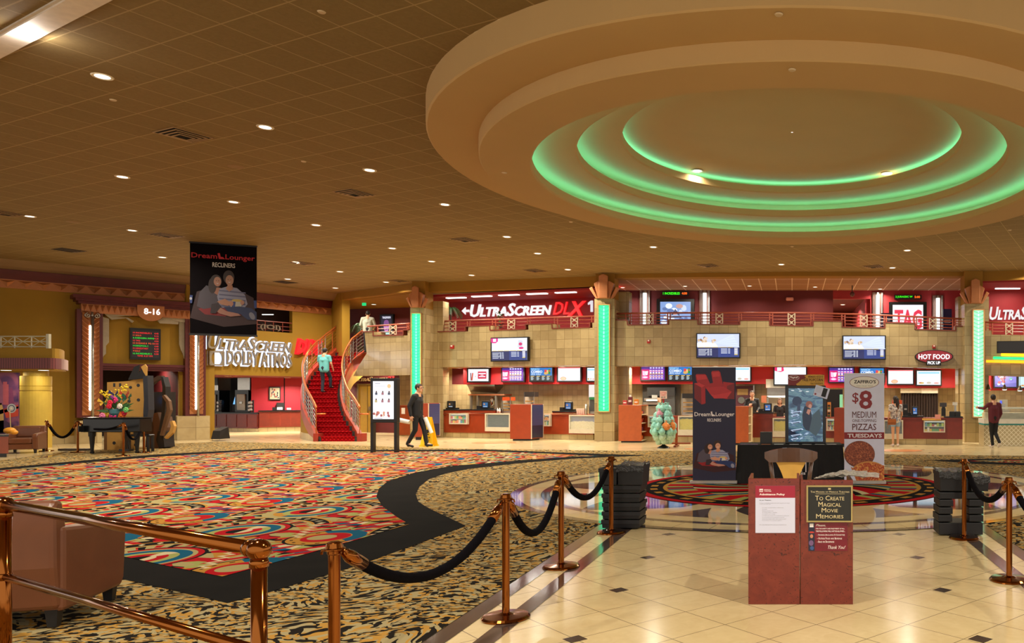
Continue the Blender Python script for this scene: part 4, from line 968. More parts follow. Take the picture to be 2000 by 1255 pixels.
b = MB(); b.mat(E((240, 240, 230), 1.3)); q0, q1 = WL2.hit(512, 614, -.6), WL2.hit(534, 614, -.6); b.tube([q0, q1], .02, 6); tag(b.build('tube_lamp', None), 'thin glowing tube lamp inside the dark opening above the sign', 'lamp')
RCa = Pl(XY(380, 35.3), XY(505, 34.3)); RCb = Pl(XY(505, 34.3), XY(612, 35.4))
zc_ = WL2.hit(500, 733).z
RW = M((176, 30, 48), .6, var=.05)
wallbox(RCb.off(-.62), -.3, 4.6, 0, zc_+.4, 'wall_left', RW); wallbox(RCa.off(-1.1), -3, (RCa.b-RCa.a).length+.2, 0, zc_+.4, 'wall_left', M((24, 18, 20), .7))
q = [WL2.hit(395, 733, -.31), WL2.hit(600, 733, -.31)]; 
b = MB(); pts = [Vector((p.x, p.y, 0)) for p in (WL2.a-WL2.t*.4-WL2.n*.32, WL2.b-WL2.n*.32)]; pts += [RCb.b-RCb.n*.8+RCb.t*1.5, RCb.a-RCb.n*.8, RCa.a-RCa.n*1.2-RCa.t*2.5]
pts = ccw(pts); b.hexa([p+Vector((0, 0, zc_+.02)) for p in pts], [p+Vector((0, 0, zc_+.12)) for p in pts]); struct(b.build('ceiling', M((120, 40, 36), .8)))
def counter(pl, x0, x1, ytop, ybase, lab, body=M_WOOD, dep=.6, stone=5, topm=None, cat='counter', grp=None, doors=0, name='service_counter', toph=.05, d=0.0):
    """counter against pl: body, stone foot, black top"""
    th = wthing(name, pl, (x0+x1)/2, ybase, lab, cat, grp, d=d); th.location.z = 0; th['_o'] = tuple(th.location)
    s0, s1 = spx(pl, x0, 800, d), spx(pl, x1, 800, d); zt = pl.hit((x0+x1)/2, ytop, d).z; zs = stone
    wallbox(pl, s0, s1, zs, zt-toph, 'body', body, d, d-dep, st=False, parent=th)
    wallbox(pl, s0, s1, 0, zs, 'stone_foot', M_BASE, d-.03, d-dep, st=False, parent=th)
    if topm is not False: wallbox(pl, s0-.03, s1+.03, zt-toph, zt, 'worktop', topm or M_BLACKP, d+.05, d-dep, st=False, parent=th)
    for k in range(doors):
        u0 = s0+(s1-s0)*(k+.06)/doors; u1 = s0+(s1-s0)*(k+.94)/doors
        wallbox(pl, u0, u1, zs+.06, zt-toph-.05, 'door', M((112, 38, 24), .35, var=.2), d+.02, d, st=False, parent=th)
    return th
WM = M((110, 36, 30), .35, var=.2)
counter(RCa, 404, 504, 805, 840, 'dark wood cabinet run under the drinks machines in the recess', WM, 1.0, .16, doors=5)
counter(RCb, 506, 608, 801, 841, 'cherry wood cabinet counter before the crimson wall', M((134, 50, 34), .35, var=.2), .6, .2, doors=5)
def dispenser(x0, x1, y0, y1, lab):
    th = wthing('drink_dispenser', RCa, (x0+x1)/2, y1+4, lab, 'dispenser', d=-.3)
    part('cabinet', RCa, x0-3, y0-8, x1+7, 804, -.35, .5, M_BLACKP, th); part('front_panel', RCa, x0, y0, x1, y1, -.30, .05, M((196, 190, 176), .35), th, bev=.02)
    b = MB(); xm = (x0+x1)/2; fb(b, RCa, xm-2.5, y0+15, xm+2.5, y0+19, -.26, .04, M_STEEL); b.build('nozzle', None, th)
    return th
dispenser(404, 421, 770, 801, 'pale drinks dispenser nearest the copper pilaster'); dispenser(462, 478, 769, 801, 'pale drinks dispenser beside the blue-lit screen')
th = wthing('display_screen', RCa, 458, 790, 'small glowing blue and green screen between the drinks dispensers', 'screen', d=-.5)
b = MB(); b.mat(E((120, 190, 255), 1.1)); q = [(459, 774), (461, 774), (461, 789), (455, 789)]; b.hexa([RCa.hit(x, y, -.5) for x, y in q], [RCa.hit(x, y, -.54) for x, y in q]); b.build('display', None, th)
b = MB(); fb(b, RCa, 453, 789, 462, 804, -.5, .1, M_DARK); b.build('stand', None, th)
for x, lab in ((430, 'column of stacked cup lids between the two pale dispensers'), (491, 'column of stacked cup lids at the crimson wall')):
    th = wthing('cup_dispenser', RCa, x, 804, lab, 'cup dispenser', d=-.2)
    for y in (786, 793, 800):
        c = RCa.hit(x, y, -.2); b = MB(); b.cyl(c, c+RCa.n*.12, .07, .06, 14); b.build('cup', M((170, 160, 150), .3, .5), th)
    part('bracket', RCa, x-3, 781, x+3, 805, -.22, .1, M_DARK, th)
hd = wthing('extractor_hood', RCa, 475, 760, 'steel extractor hood above the drinks dispenser in the recess', 'hood', d=-.4)
part('hood_body', RCa, 464, 728, 488, 763, -.4, .6, M_STEEL, hd); hd = wthing('extractor_hood', RCa, 412, 760, 'steel hood with dark front beside the copper pilaster', 'hood', d=-.4); part('hood_body', RCa, 404, 728, 426, 762, -.4, .6, M_STEEL, hd); part('front_recess', RCa, 414, 731, 425, 752, -.38, .03, M_DARK, hd)
pc = wthing('framed_picture', RCb, 536, 781, 'small framed collage picture on the crimson wall', 'picture', d=-.58)
part('frame', RCb, 525, 755, 548, 781, -.56, .05, M_DARK, pc)
f = fpx(RCb, 527, 757, 546, 779, -.555); b = MB(); b.mat(M((196, 180, 150))); b.rect(f, 0, 0, 1, 1, 0, .004)
rnd = random.Random(8)
for k in range(16): b.mat(M(rnd.choice([(60, 60, 100), (90, 80, 80), (210, 200, 180), (150, 60, 50), (40, 40, 60)]), .5)); x, y = rnd.uniform(.02, .8), rnd.uniform(.02, .8); b.rect(f, x, y, x+rnd.uniform(.08, .2), y+rnd.uniform(.08, .2), .005+.0005*k, None)
b.build('print', None, pc)
pr = wthing('receipt_printer', RCb, 548, 800, 'black printer with white paper on the cherry wood counter', 'printer', d=-.25)
part('body', RCb, 540, 786, 555, 799.5, -.3, .25, M_DARK, pr); part('output_tray', RCb, 532, 795, 540, 800.5, -.2, .2, M_DARK, pr)
b = MB(); fb(b, RCb, 541, 795, 552, 799.8, -.16, .1, M_WHITE); fb(b, RCb, 560, 796, 568, 799.8, -.2, .1, M_WHITE); b.build('paper', None, pr)
bx = G(421, 861); tb = thing('black_speaker', (bx.x, bx.y, 0), 'small black wedge speaker on the floor beside the stone plinth', 'speaker')
b = MB(); z = lambda y: P(0, y, bx.y).z; x = lambda p: XY(p, bx.y)[0]
b.hexa([(x(412), bx.y, z(857)), (x(429), bx.y, z(857)), (x(429), bx.y+.5, z(857)), (x(412), bx.y+.5, z(857))], [(x(412), bx.y+.1, z(841)), (x(426), bx.y+.1, z(841)), (x(426), bx.y+.5, z(834)), (x(412), bx.y+.5, z(834))]); b.build('cabinet', M_DARK, tb)
b = MB()
for px in (413.5, 427.5): b.tube([(x(px), bx.y+.03, .0), (x(px), bx.y+.03, .11)], .01, 5)
b.tube([(x(413.5), bx.y+.03, .012), (x(427.5), bx.y+.03, .012)], .01, 5); b.build('wire_stand', M_STEEL, tb)
def couple(f, b, e=.006, dim=1.0, cup=True):
    """a printed couple on a red recliner sharing popcorn (outlines in the print's 0..1 frame)"""
    k = lambda c: M(tuple(int(v*dim) for v in c), .6, var=.05)
    n = [0]
    def S_(pts, c): n[0] += 1; b.mat(k(c)); b.shape(f, pts, e+.0006*n[0], None)
    def O_(a, v, ra, rb, c, rot=0): n[0] += 1; b.mat(k(c)); b.ell(f, a, v, ra, rb, e+.0006*n[0], None, 20, rot=rot)
    S_([(0, .16), (.1, .56), (.3, .62), (.7, .62), (.95, .5), (1, .1), (.5, .04)], (58, 12, 20))
    S_([(.12, .30), (.22, .22), (.52, .20), (.62, .26), (.92, .20), (.95, .27), (.5, .33), (.2, .33)], (158, 22, 32))
    S_([(.10, .34), (.14, .55), (.24, .66), (.36, .62), (.42, .48), (.40, .34), (.2, .30)], (88, 78, 92))
    S_([(.34, .56), (.38, .64), (.46, .63), (.44, .50)], (206, 140, 112))
    O_(.385, .73, .085, .10, (58, 34, 30)); O_(.33, .66, .06, .12, (52, 30, 28)); O_(.405, .725, .055, .072, (222, 158, 128))
    S_([(.40, .50), (.44, .62), (.56, .66), (.70, .64), (.82, .54), (.86, .40), (.80, .33), (.44, .33)], (168, 168, 196))
    for y in (.60, .54, .48, .42, .37): S_([(.43, y), (.83, y-.02), (.83, y-.04), (.43, y-.02)], (112, 112, 150))
    S_([(.53, .62), (.56, .68), (.63, .68), (.64, .62), (.58, .58)], (216, 150, 118))
    O_(.575, .80, .085, .105, (60, 38, 32)); O_(.587, .752, .060, .080, (224, 162, 130)); S_([(.56, .728), (.61, .728), (.585, .712)], (250, 240, 236)); S_([(.385, .70), (.43, .70), (.41, .686)], (250, 240, 236))
    for a_, v_ in ((.565, .765), (.605, .765), (.39, .738), (.425, .738)): O_(a_, v_, .007, .005, (40, 26, 24))
    S_([(.60, .34), (.62, .44), (.78, .44), (.76, .34)], (222, 214, 196)); S_([(.62, .345), (.64, .43), (.68, .43), (.67, .345)], (60, 80, 150)); O_(.70, .45, .08, .02, (228, 196, 96))
    S_([(.40, .42), (.52, .47), (.62, .40), (.56, .36), (.46, .38)], (220, 156, 124)); O_(.61, .40, .035, .04, (222, 158, 128)); O_(.78, .42, .03, .035, (222, 158, 128))
    S_([(.50, .34), (.74, .36), (.92, .34), (1.0, .28), (1.0, .16), (.86, .16), (.76, .24), (.58, .26)], (36, 52, 104))
    S_([(.36, .30), (.44, .34), (.54, .28), (.72, .25), (.76, .22), (.6, .20), (.44, .24)], (206, 142, 122)); S_([(.32, .38), (.42, .40), (.46, .34), (.38, .24), (.30, .24)], (54, 34, 46))
    O_(.93, .22, .04, .06, (150, 150, 170), .4)
    if cup: S_([(.0, .50), (.045, .50), (.035, .38), (0, .38)], (40, 70, 150)); O_(.015, .45, .02, .02, (230, 230, 240)); S_([(.955, .46), (1, .46), (1, .34), (.965, .34)], (40, 70, 150))
def lounger_logo(f, b, a0, b0, a1, b1, mat, d):
    b.mat(mat); w_ = a1-a0
    b.text(f, a0, b0, a0+w_*.40, b1, 'Dream', d, bold=.012); b.text(f, a0+w_*.53, b0-(b1-b0)*.28, a1, b1, 'Lounger', d, bold=.012)
    x, y, s, h = a0+w_*.405, b0, w_*.12, (b1-b0)
    b.shape(f, [(x, y+h*1.1), (x+s*.3, y+h*1.2), (x+s*.42, y+h*.45), (x+s*.75, y+h*.4), (x+s, y+h*.02), (x+s*.2, y)][::-1], d, None)
p0, p1 = CE(371, 471), CE(501.5, 479.8); p0.z = p1.z = 0
bpl = Pl(p0[:2], p1[:2]); hz = ZC-.005; zb = bpl.hit(371, 652).z
hb = thing('hanging_banner', ((p0.x+p1.x)/2, (p0.y+p1.y)/2, zb), 'black banner hanging from the ceiling showing a couple with popcorn and the words Dream Lounger', 'banner')
f = Fr((p0.x, p0.y, zb), bpl.t if bpl.t.x > 0 else -bpl.t, (0, 0, 1), (p1-p0).length, hz-zb)
b = MB(); b.mat(M((16, 13, 15), .95)); b.rect(f, 0, 0, 1, 1, -.006, 0); b.build('fabric', None, hb)
b = MB(); b.mat(M_DARK); b.rect(f, -.01, .985, 1.01, 1, -.02, .02); b.rect(f, -.01, -.012, 1.01, .01, -.02, .02); b.build('rod', None, hb)
b = MB(); g = f.sub(0, .06, 1, .78, 0); couple(g, b, .002, .62); b.build('printed_couple', None, hb)
b = MB(); lounger_logo(f, b, .02, .83, .97, .885, M((190, 24, 34), .5), .003); b.mat(M((200, 196, 190), .5)); b.text(f, .33, .74, .67, .79, 'RECLINERS', .003, bold=.015); b.build('lettering', None, hb)
SN = 20; RISE = 3.45/SN
LX = {1: 622, 3: 613, 5: 603, 7: 597, 10: 595, 13: 602, 15.5: 617, 18.6: 642, 20: 655, 21: 662}
RX = {1: 698, 2: 693, 5: 675, 8: 666, 10.5: 664, 13.5: 669, 17: 683, 19: 700, 20: 711, 21: 718}
def lerp_t(tb, k):
    ks = sorted(tb)
    for a, c in zip(ks, ks[1:]):
        if a <= k <= c:
            ia = ks.index(a); p0 = tb[ks[max(ia-1, 0)]]; p1 = tb[a]; p2 = tb[c]; p3 = tb[ks[min(ia+2, len(ks)-1)]]; t = (k-a)/(c-a)
            return .5*((2*p1)+(-p0+p2)*t+(2*p0-5*p1+4*p2-p3)*t*t+(-p0+3*p1-3*p2+p3)*t**3)
    return tb[ks[-1]] if k > ks[-1] else tb[ks[0]]
def sp(k, side, out=0.0):
    """edge point of the stairs at step position k (1 = first riser)"""
    Y = 27.1+(k-1)*.29; px = lerp_t(LX if side < 0 else RX, k)
    return Vector(((px-CX)/FOC*Y+side*out, Y, 0))
RC = NT('red_stair_carpet'); rx, ry, rz = RC.sep(RC.pos())
rf = RC.m('MULTIPLY', RC.m('ADD', RC.m('SINE', RC.m('MULTIPLY', RC.m('ADD', rx, rz), 46)), RC.m('SINE', RC.m('MULTIPLY', RC.m('SUBTRACT', rx, rz), 46))), .5)
RC.fin(RC.mix(RC.m('GREATER_THAN', rf, .35), S(134, 8, 16), S(176, 26, 30)), .95)
sr = thing('staircase', (sp(1, -1).x+.7, 27.1, 0), 'curved staircase with red carpet and copper railings sweeping up to the landing', 'staircase')
for k in range(1, SN+1):
    z = RISE*k; a, c = sp(k, -1), sp(k, 1); d, e = sp(k+1.25, -1), sp(k+1.25, 1); z0 = max(0, z-RISE-.12)
    w_ = c-a; w2 = e-d
    q = lambda s, f: a+w_*s if f else d+w2*s
    b = MB(); b.mat(RC.mat)
    lo, hi = (.07, .93)
    ring = [q(lo, 1), q(hi, 1), q(hi, 0), q(lo, 0)]
    b.hexa([p+Vector((0, 0, z0)) for p in ring], [p+Vector((0, 0, z)) for p in ring])
    b.tube([ring[0]+Vector((0, -.01, z-.012)), ring[1]+Vector((0, -.01, z-.012))], .022, 8)
    for u0, u1 in ((0, lo), (hi, 1)):
        b.mat(M((44, 38, 38), .4)); rg = [q(u0, 1), q(u1, 1), q(u1, 0), q(u0, 0)]; b.hexa([p+Vector((0, 0, z0)) for p in rg], [p+Vector((0, 0, z-.004)) for p in rg])
    b.build('step', None, sr)
def ribbon(side, o0, o1, zf0, zf1, k0, k1, mat, nm, n=40):
    """strip following the edge, from outset o0 to o1, height functions zf0..zf1"""
    b = MB(); b.mat(mat); rings = []
    for i in range(n+1):
        k = k0+(k1-k0)*i/n; z = RISE*k; p, q = sp(k, side, o0), sp(k, side, o1)
        rings.append([p+Vector((0, 0, zf0(k, z))), q+Vector((0, 0, zf0(k, z))), q+Vector((0, 0, zf1(k, z))), p+Vector((0, 0, zf1(k, z)))])
    b.loft(rings); return b.build(nm, None, sr, smooth=False)
STR = M((160, 60, 36), .35, var=.08)
for s, nm in ((-1, 'stringer'), (1, 'stringer')):
    ribbon(s, 0, .16, lambda k, z: max(0, z-.34), lambda k, z: z+.10, 1, 21, STR, nm)
ribbon(-1, .0, .15, lambda k, z: 0, lambda k, z: max(.01, z-.34), 1, 20.6, M_GOLD, 'side_wall')
ribbon(-1, -.02, .17, lambda k, z: 0, lambda k, z: .24 if z > .6 else .01+.23*z/.6, 1, 20, M_BASE, 'stone_foot')
ribbon(1, .0, .15, lambda k, z: 0, lambda k, z: max(.01, z-.34), 1, 7, STR, 'side_wall')
ribbon(1, -.1, .15, lambda k, z: max(0, z-.36-.5*min(1, (k-6.9)/6)), lambda k, z: max(.01, z-.34), 6.9, 21, M_GOLD, 'curved_soffit')
for s, k in ((-1, 1), (1, 1)):
    p = sp(1, s, .0); b = MB(); x0, x1 = sorted((p.x, p.x+s*.17)); b.box(x0, p.y-.03, 0, x1, p.y+.3, .28); b.build('newel_block', M((150, 46, 34), .4), sr)
RAIL = M((196, 108, 54), .28, .6, var=.05)
def railing(side, o, k0, k1, nm):
    r_ = []; 
    for h, rr, m_ in ((1.02, .034, RAIL), (.92, .02, RAIL)):
        b = MB(); b.mat(m_); pts = [sp(k0+(k1-k0)*i/44, side, o)+Vector((0, 0, RISE*(k0+(k1-k0)*i/44)+h)) for i in range(45)]
        b.tube(pts, rr, 8); r_.append(b.build('handrail', None, sr, smooth=True))
    b = MB(); b.mat(M_CHROME); 
    for h in (.22, .36, .50, .64, .78):
        b.tube([sp(k0+(k1-k0)*i/40, side, o)+Vector((0, 0, RISE*(k0+(k1-k0)*i/40)+h)) for i in range(41)], .011, 5)
    b.build('horizontal_bars', None, sr, smooth=True)
    k = k0+.1; j = 0
    while k < k1:
        p = sp(k, side, o)+Vector((0, 0, RISE*k)); b = MB(); b.mat(M_STEEL if j % 3 else RAIL)
        b.cyl(p+Vector((0, 0, .05)), p+Vector((0, 0, 1.0)), .018, n=8)
        if j % 3 == 1:
            p2 = sp(k+.75, side, o)+Vector((0, 0, RISE*(k+.75)))
            b.cyl(p2+Vector((0, 0, .05)), p2+Vector((0, 0, 1.0)), .018, n=8)
            for i in range(8):
                t0, t1 = .1+i*.11, .1+(i+1)*.11
                for u0, u1 in ((0, 1), (1, 0)): b.tube([p.lerp(p2, u0)+Vector((0, 0, t0)), p.lerp(p2, u1)+Vector((0, 0, t1))], .010, 4)
        b.build('baluster', None, sr); k += 1.55; j += 1
railing(-1, .08, 1, 20.6, 'l'); railing(1, .08, 1, 20.6, 'r')
for s in (-1, 1):
    p = sp(1, s, .08)+Vector((0, 0, RISE+.8)); b = MB(); b.mat(RAIL); b.tube([p, p+Vector((.18, -.1, 0)), p+Vector((.35, -.02, 0))], .03, 8); b.build('rail_end', None, sr, smooth=True)
def balustrade(pl, pts_top, posts, lattices, lab, ybars=4, col=None, d=-.18, hpx=26):
    """pts_top: top rail in pixels; posts: (x, ybottom); lattices: x centres with bottom y"""
    mt = col or M((170, 84, 62), .4)
    th = wthing('balustrade', pl, pts_top[0][0], pts_top[0][1]+hpx, lab, 'railing', 'balcony railings', d=d)
    top = lambda x: next((y0+(y1-y0)*(x-x0)/(x1-x0) for (x0, y0), (x1, y1) in zip(pts_top, pts_top[1:]) if x0 <= x <= x1), pts_top[-1][1])
    b = MB(); b.mat(mt); b.tube([pl.hit(x, y, d) for x, y in pts_top], .032, 8); b.build('top_rail', None, th, smooth=True)
    xs = [p[0] for p in posts]
    for (xa, ya), (xb, yb) in zip(posts, posts[1:]):
        b = MB(); b.mat(mt); yb_ = min(ya, yb)
        n = max(2, int(round((yb_-top(xa))/6)))
        for k in range(1, n): 
            t = k/n
            b.tube([pl.hit(xa, top(xa)+(yb_-top(xa))*t, d), pl.hit(xb, top(xb)+(yb_-top(xa))*t, d)], .016, 5)
        b.build('bars', None, th)
    for x, y in posts:
        b = MB(); b.mat(mt); b.cyl(pl.hit(x, top(x), d), pl.hit(x, y, d), .024, n=8); b.build('post', None, th)
    for x, y in lattices:
        b = MB(); b.mat(M((206, 190, 160), .35, .3)); y0 = top(x)+1; f = fpx(pl, x-6.5, y0, x+6.5, y, d+.05)
        b.line(f, [(0, 0), (0, 1)], .035, 0, .02); b.line(f, [(1, 0), (1, 1)], .035, 0, .02)
        for v in (0, .5):
            for u0, u1 in (((.04, v+.03), (.5, v+.26)), ((.96, v+.03), (.5, v+.26)), ((.04, v+.48), (.5, v+.26)), ((.96, v+.48), (.5, v+.26))): b.line(f, [u0, u1], .025, 0, .015)
            b.ell(f, .5, v+.26, .2, .1, .0, .02, 12)
        b.build('lattice_panel', None, th)
    return th
balustrade(WA, [(838, 628), (1164, 617)], [(855, 648), (913, 647), (918, 638), (962, 636), (968, 645), (1031, 643), (1036, 633), (1083, 632), (1089, 642), (1156, 640), (1161, 630)], [(884, 647), (999, 644), (1122, 641)], 'red metal balcony railing with arched lattice before the ULTRASCREEN DLX 1 lettering')
balustrade(WB, [(1202, 612), (1340, 610.5), (1560, 610.5), (1700, 614), (1890, 623)], [(1204, 625), (1222, 625), (1231, 634), (1304, 634), (1309, 625), (1361, 625), (1369, 634), (1443, 634), (1448, 626), (1503, 626), (1509, 636), (1584, 637), (1589, 627), (1644, 628), (1650, 639), (1727, 640), (1731, 630), (1785, 632), (1790, 643), (1861, 645), (1866, 637), (1889, 638)], [(1269, 634), (1405, 634), (1546, 636), (1687, 639), (1822, 643)], 'long copper balcony railing with five lattice panels over the middle counters')
balustrade(WZ, [(718, 637), (800, 631.5)], [(738, 656), (772, 655), (796, 654), (799, 644)], [(768, 655)], 'short copper balcony railing on the landing beside the stairs')
balustrade(WC, [(1924, 629), (2060, 631)], [(1926, 645), (1938, 653), (2000, 654), (2055, 655)], [(1971, 653)], 'red balcony railing above the dark television at the frozen dessert counter')
s1_ = wthing('wall_sign', BA, 1030, 640, 'white and red wall lettering reading ULTRASCREEN DLX 1 with an arrow', 'sign', d=.02)
b = MB(); b.mat(E((246, 240, 240), .92)); f = fpx(BA, 919, 592, 1078, 617, .02); b.text(f, 0, 0, 1, 1, 'UltraScreen', 0, .06, .22, .02, True)
b.build('letters', None, s1_)
b = MB(); b.mat(E((255, 22, 30), 1.0)); f = fpx(BA, 1081, 589, 1146, 617, .02); b.text(f, 0, .12, .5, 1, 'DL', 0, .06, .3, .01); b.build('letters', None, s1_)
b = MB(); b.mat(E((255, 22, 30), 1.0)); b.text(f, .44, 0, 1, 1.02, 'X', 0, .07, .3, .03); b.build('letters', None, s1_)
b = MB(); b.mat(E((230, 224, 230), .85)); f = fpx(BA, 1149, 587, 1159, 609, .02); b.shape(f, [(.55, 0), (.95, 0), (.95, 1), (.62, 1), (.05, .80), (.05, .64), (.55, .72)], 0, .06); b.build('letters', None, s1_)
b = MB(); b.mat(E((246, 240, 240), .92)); f = fpx(BA, 903, 600, 917, 614, .02); b.shape(f, [(0, .5), (.5, 1), (.5, .66), (1, .66), (1, .34), (.5, .34), (.5, 0)][::-1], 0, .05); b.build('arrow', None, s1_)
s2_ = wthing('wall_sign', BC, 1960, 640, 'white ULTRASCREEN wall lettering cut off by the picture edge', 'sign', d=.02)
b = MB(); b.mat(E((240, 236, 236), .9)); f = fpx(BC, 1932, 598, 2065, 624, .02); b.text(f, 0, 0, 1, 1, 'UltraScreen', 0, .06, .22, .02, True); b.build('letters', None, s2_)
for i, (px, py) in enumerate(((891, 580.5), (941, 577.5), (994, 575), (1049, 572.5), (1105, 570))):
    c = CE(px, py, 5.46-EYE); c.z = 5.455; th = thing('strip_lamp', c, 'short white strip lamp over the red ULTRASCREEN DLX 1 wall', 'lamp', 'strip lamps over the red wall')
    u = BA.t; b = MB(); b.mat(E((255, 250, 240), 3)); h = u*.42; n_ = BA.n*.07; b.hexa([c-h-n_-Vector((0, 0, .03)), c+h-n_-Vector((0, 0, .03)), c+h+n_-Vector((0, 0, .03)), c-h+n_-Vector((0, 0, .03))], [c-h-n_, c+h-n_, c+h+n_, c-h+n_]); b.build('tube', None, th)
    a = light('AREA', (0, 0, -.06), 17, (1, .9, .78), .8, (0, 0, math.atan2(u.y, u.x)), size_y=.1); a.parent = th
c = Vector(XY(1968, 28.2)+(5.555,)); th = thing('strip_lamp', c, 'short white strip lamp over the cut-off ULTRASCREEN lettering', 'lamp'); b = MB(); b.mat(E((255, 250, 240), 3)); b.box(c.x-.45, c.y-.06, c.z-.03, c.x+.45, c.y+.06, c.z); b.build('tube', None, th)
a = light('AREA', (0, 0, -.06), 20, (1, .9, .78), .8, size_y=.1); a.parent = th
FW = PY(31.0)
for x, y0, y1, lab in ((1259.5, 572, 637, 'tall white tube lamp near the column, beside the cloudy poster screen'), (1376.5, 572, 637, 'tall white tube lamp between the cloudy poster screen and the plain red wall'), (1714.5, 576, 642, 'tall white tube lamp beside the dark passage'), (1832, 582, 648, 'tall white tube lamp between the TAG poster screen and the column')):
    th = wthing('tube_lamp', FW, x, y1, lab, 'lamp', d=.05); th.location.z = 3.43; th['_o'] = tuple(th.location)
    part('back_panel', FW, x-11, y0-6, x+10, 660, .06, .05, M((120, 74, 62), .35, .4), th)
    b = MB(); b.mat(M_STEEL)
    for u in (-9, -6, 7, 9): b.cyl(FW.hit(x+u, y0-5, .09), FW.hit(x+u, 660, .09), .012, n=6)
    b.build('reeds', None, th)
    b = MB(); b.mat(E((240, 252, 246), 1.6)); b.cyl(FW.hit(x, y0, .14), FW.hit(x, 660, .14), .075, n=12); b.build('tube', None, th)
    b = MB(); b.mat(M_STEEL); b.cyl(FW.hit(x, y0-5, .14), FW.hit(x, y0, .14), .05, .08, 12); b.build('end_cap', None, th)
    a = light('AREA', FW.hit(x, (y0+650)/2, .35)-Vector(th['_o']), 5, (.95, 1, .95), .15, (PI/2, 0, 0), size_y=1.4); a.parent = th
def screen(pl, x0, y0, x1, y1, draw, lab, grp=None, d=.12, bez=2.5, name='menu_screen', cat='screen', base=(246, 248, 255), st=1.0, thick=.1):
    th = wthing(name, pl, (x0+x1)/2, y1, lab, cat, grp, d=d)
    part('bezel', pl, x0-bez, y0-bez*.8, x1+bez, y1+bez, d, min(thick, d-.008), M_BLACKP, th)
    f = fpx(pl, x0, y0, x1, y1, d+.003); b = MB(); b.mat(E(base, st)); b.rect(f, 0, 0, 1, 1, 0, None)
    draw(f, b); b.build('display', None, th); return th
class Art:
    def __init__(s, f, b, st=1.0): s.f = f; s.b = b; s.e = .003; s.st = st
    def up(s): s.e += .0012; return s.e
    def r(s, a0, b0, a1, b1, c): s.b.mat(E(c, s.st)); s.b.rect(s.f, a0, b0, a1, b1, s.up(), None)
    def o(s, a, v, ra, rb, c, rot=0): s.b.mat(E(c, s.st)); s.b.ell(s.f, a, v, ra, rb, s.up(), None, 18, rot=rot)
    def p(s, pts, c): s.b.mat(E(c, s.st)); s.b.shape(s.f, pts, s.up(), None)
    def t(s, a0, b0, a1, b1, txt, c, bold=.01, shear=0): s.b.mat(E(c, s.st)); s.b.text(s.f, a0, b0, a1, b1, txt, s.up(), 0, shear, bold)
def d_purple(f, b):
    a = Art(f, b); a.r(0, 0, 1, 1, (110, 30, 170)); a.p([(0, 0), (.38, 0), (.34, .8), (0, .8)], (210, 20, 110)); a.r(0, .86, 1, 1, (60, 40, 130))
    for i in range(5):
        x = .36+i*.125; a.r(x, .86, x+.08, .97, (200, 200, 255))
        a.p([(x, .5), (x+.075, .5), (x+.085, .76), (x-.01, .76)], (235, 225, 250)); a.r(x+.005, .62, x+.07, .70, (220, 60, 160))
        a.r(x-.01, .42, x+.09, .48, (230, 200, 90))
        a.p([(x, .14), (x+.075, .14), (x+.085, .34), (x-.01, .34)], (235, 225, 250)); a.r(x+.005, .2, x+.07, .27, (170, 30, 70)); a.r(x-.01, .06, x+.09, .11, (180, 180, 240))
    a.p([(.06, .36), (.16, .32), (.19, .66), (.05, .7)], (240, 200, 230)); a.p([(.18, .34), (.27, .38), (.3, .68), (.17, .66)], (250, 240, 250)); a.o(.17, .2, .14, .1, (240, 90, 190)); a.o(.17, .2, .1, .06, (250, 230, 250))
def d_combo(f, b):
    a = Art(f, b); a.r(0, 0, 1, .4, (24, 34, 44)); a.r(0, .4, 1, 1, (40, 120, 200))
    a.t(.03, .82, .42, .97, 'WHICH', (170, 225, 250), .02); a.t(.03, .6, .56, .8, 'COMBO', (240, 248, 255), .03); a.t(.05, .44, .5, .57, "FITS YOU?", (220, 240, 250), .02)
    a.o(.75, .62, .12, .14, (214, 170, 90), .4); a.o(.82, .72, .12, .1, (230, 190, 120)); a.r(.84, .5, .93, .9, (20, 140, 70)); a.r(.66, .66, .76, .86, (220, 60, 70)); a.o(.9, .76, .03, .05, (230, 50, 60))
    for x0 in (.03, .3, .55, .78):
        a.r(x0, .33, x0+.16, .37, (240, 200, 90))
        for k in range(5): a.r(x0, .05+k*.055, x0+.10+.02*(k % 3), .08+k*.055, (190, 210, 220))
def d_white(f, b, pz=True):
    a = Art(f, b); a.r(0, .93, 1, 1, (226, 90, 96))
    for k in range(7): a.r(.06, .84-k*.09, .40-.03*(k % 2), .855-k*.09, (205, 214, 226)); a.r(.52, .84-k*.09, .86-.02*(k % 3), .855-k*.09, (205, 214, 226))
    a.o(.25, .16, .14, .14, (236, 150, 120)); a.o(.25, .16, .11, .11, (246, 190, 150))
def d_blue(f, b):
    a = Art(f, b); a.r(.05, .8, .95, .92, (150, 215, 240))
    for k in range(6): a.r(.06, .72-k*.08, .42, .735-k*.08, (200, 212, 226)); a.r(.54, .72-k*.08, .9, .735-k*.08, (200, 212, 226))
    a.o(.18, .13, .12, .07, (214, 180, 100)); a.o(.5, .14, .1, .08, (200, 190, 170)); a.o(.82, .12, .11, .06, (230, 160, 150)); a.o(.14, .16, .04, .03, (190, 60, 50))
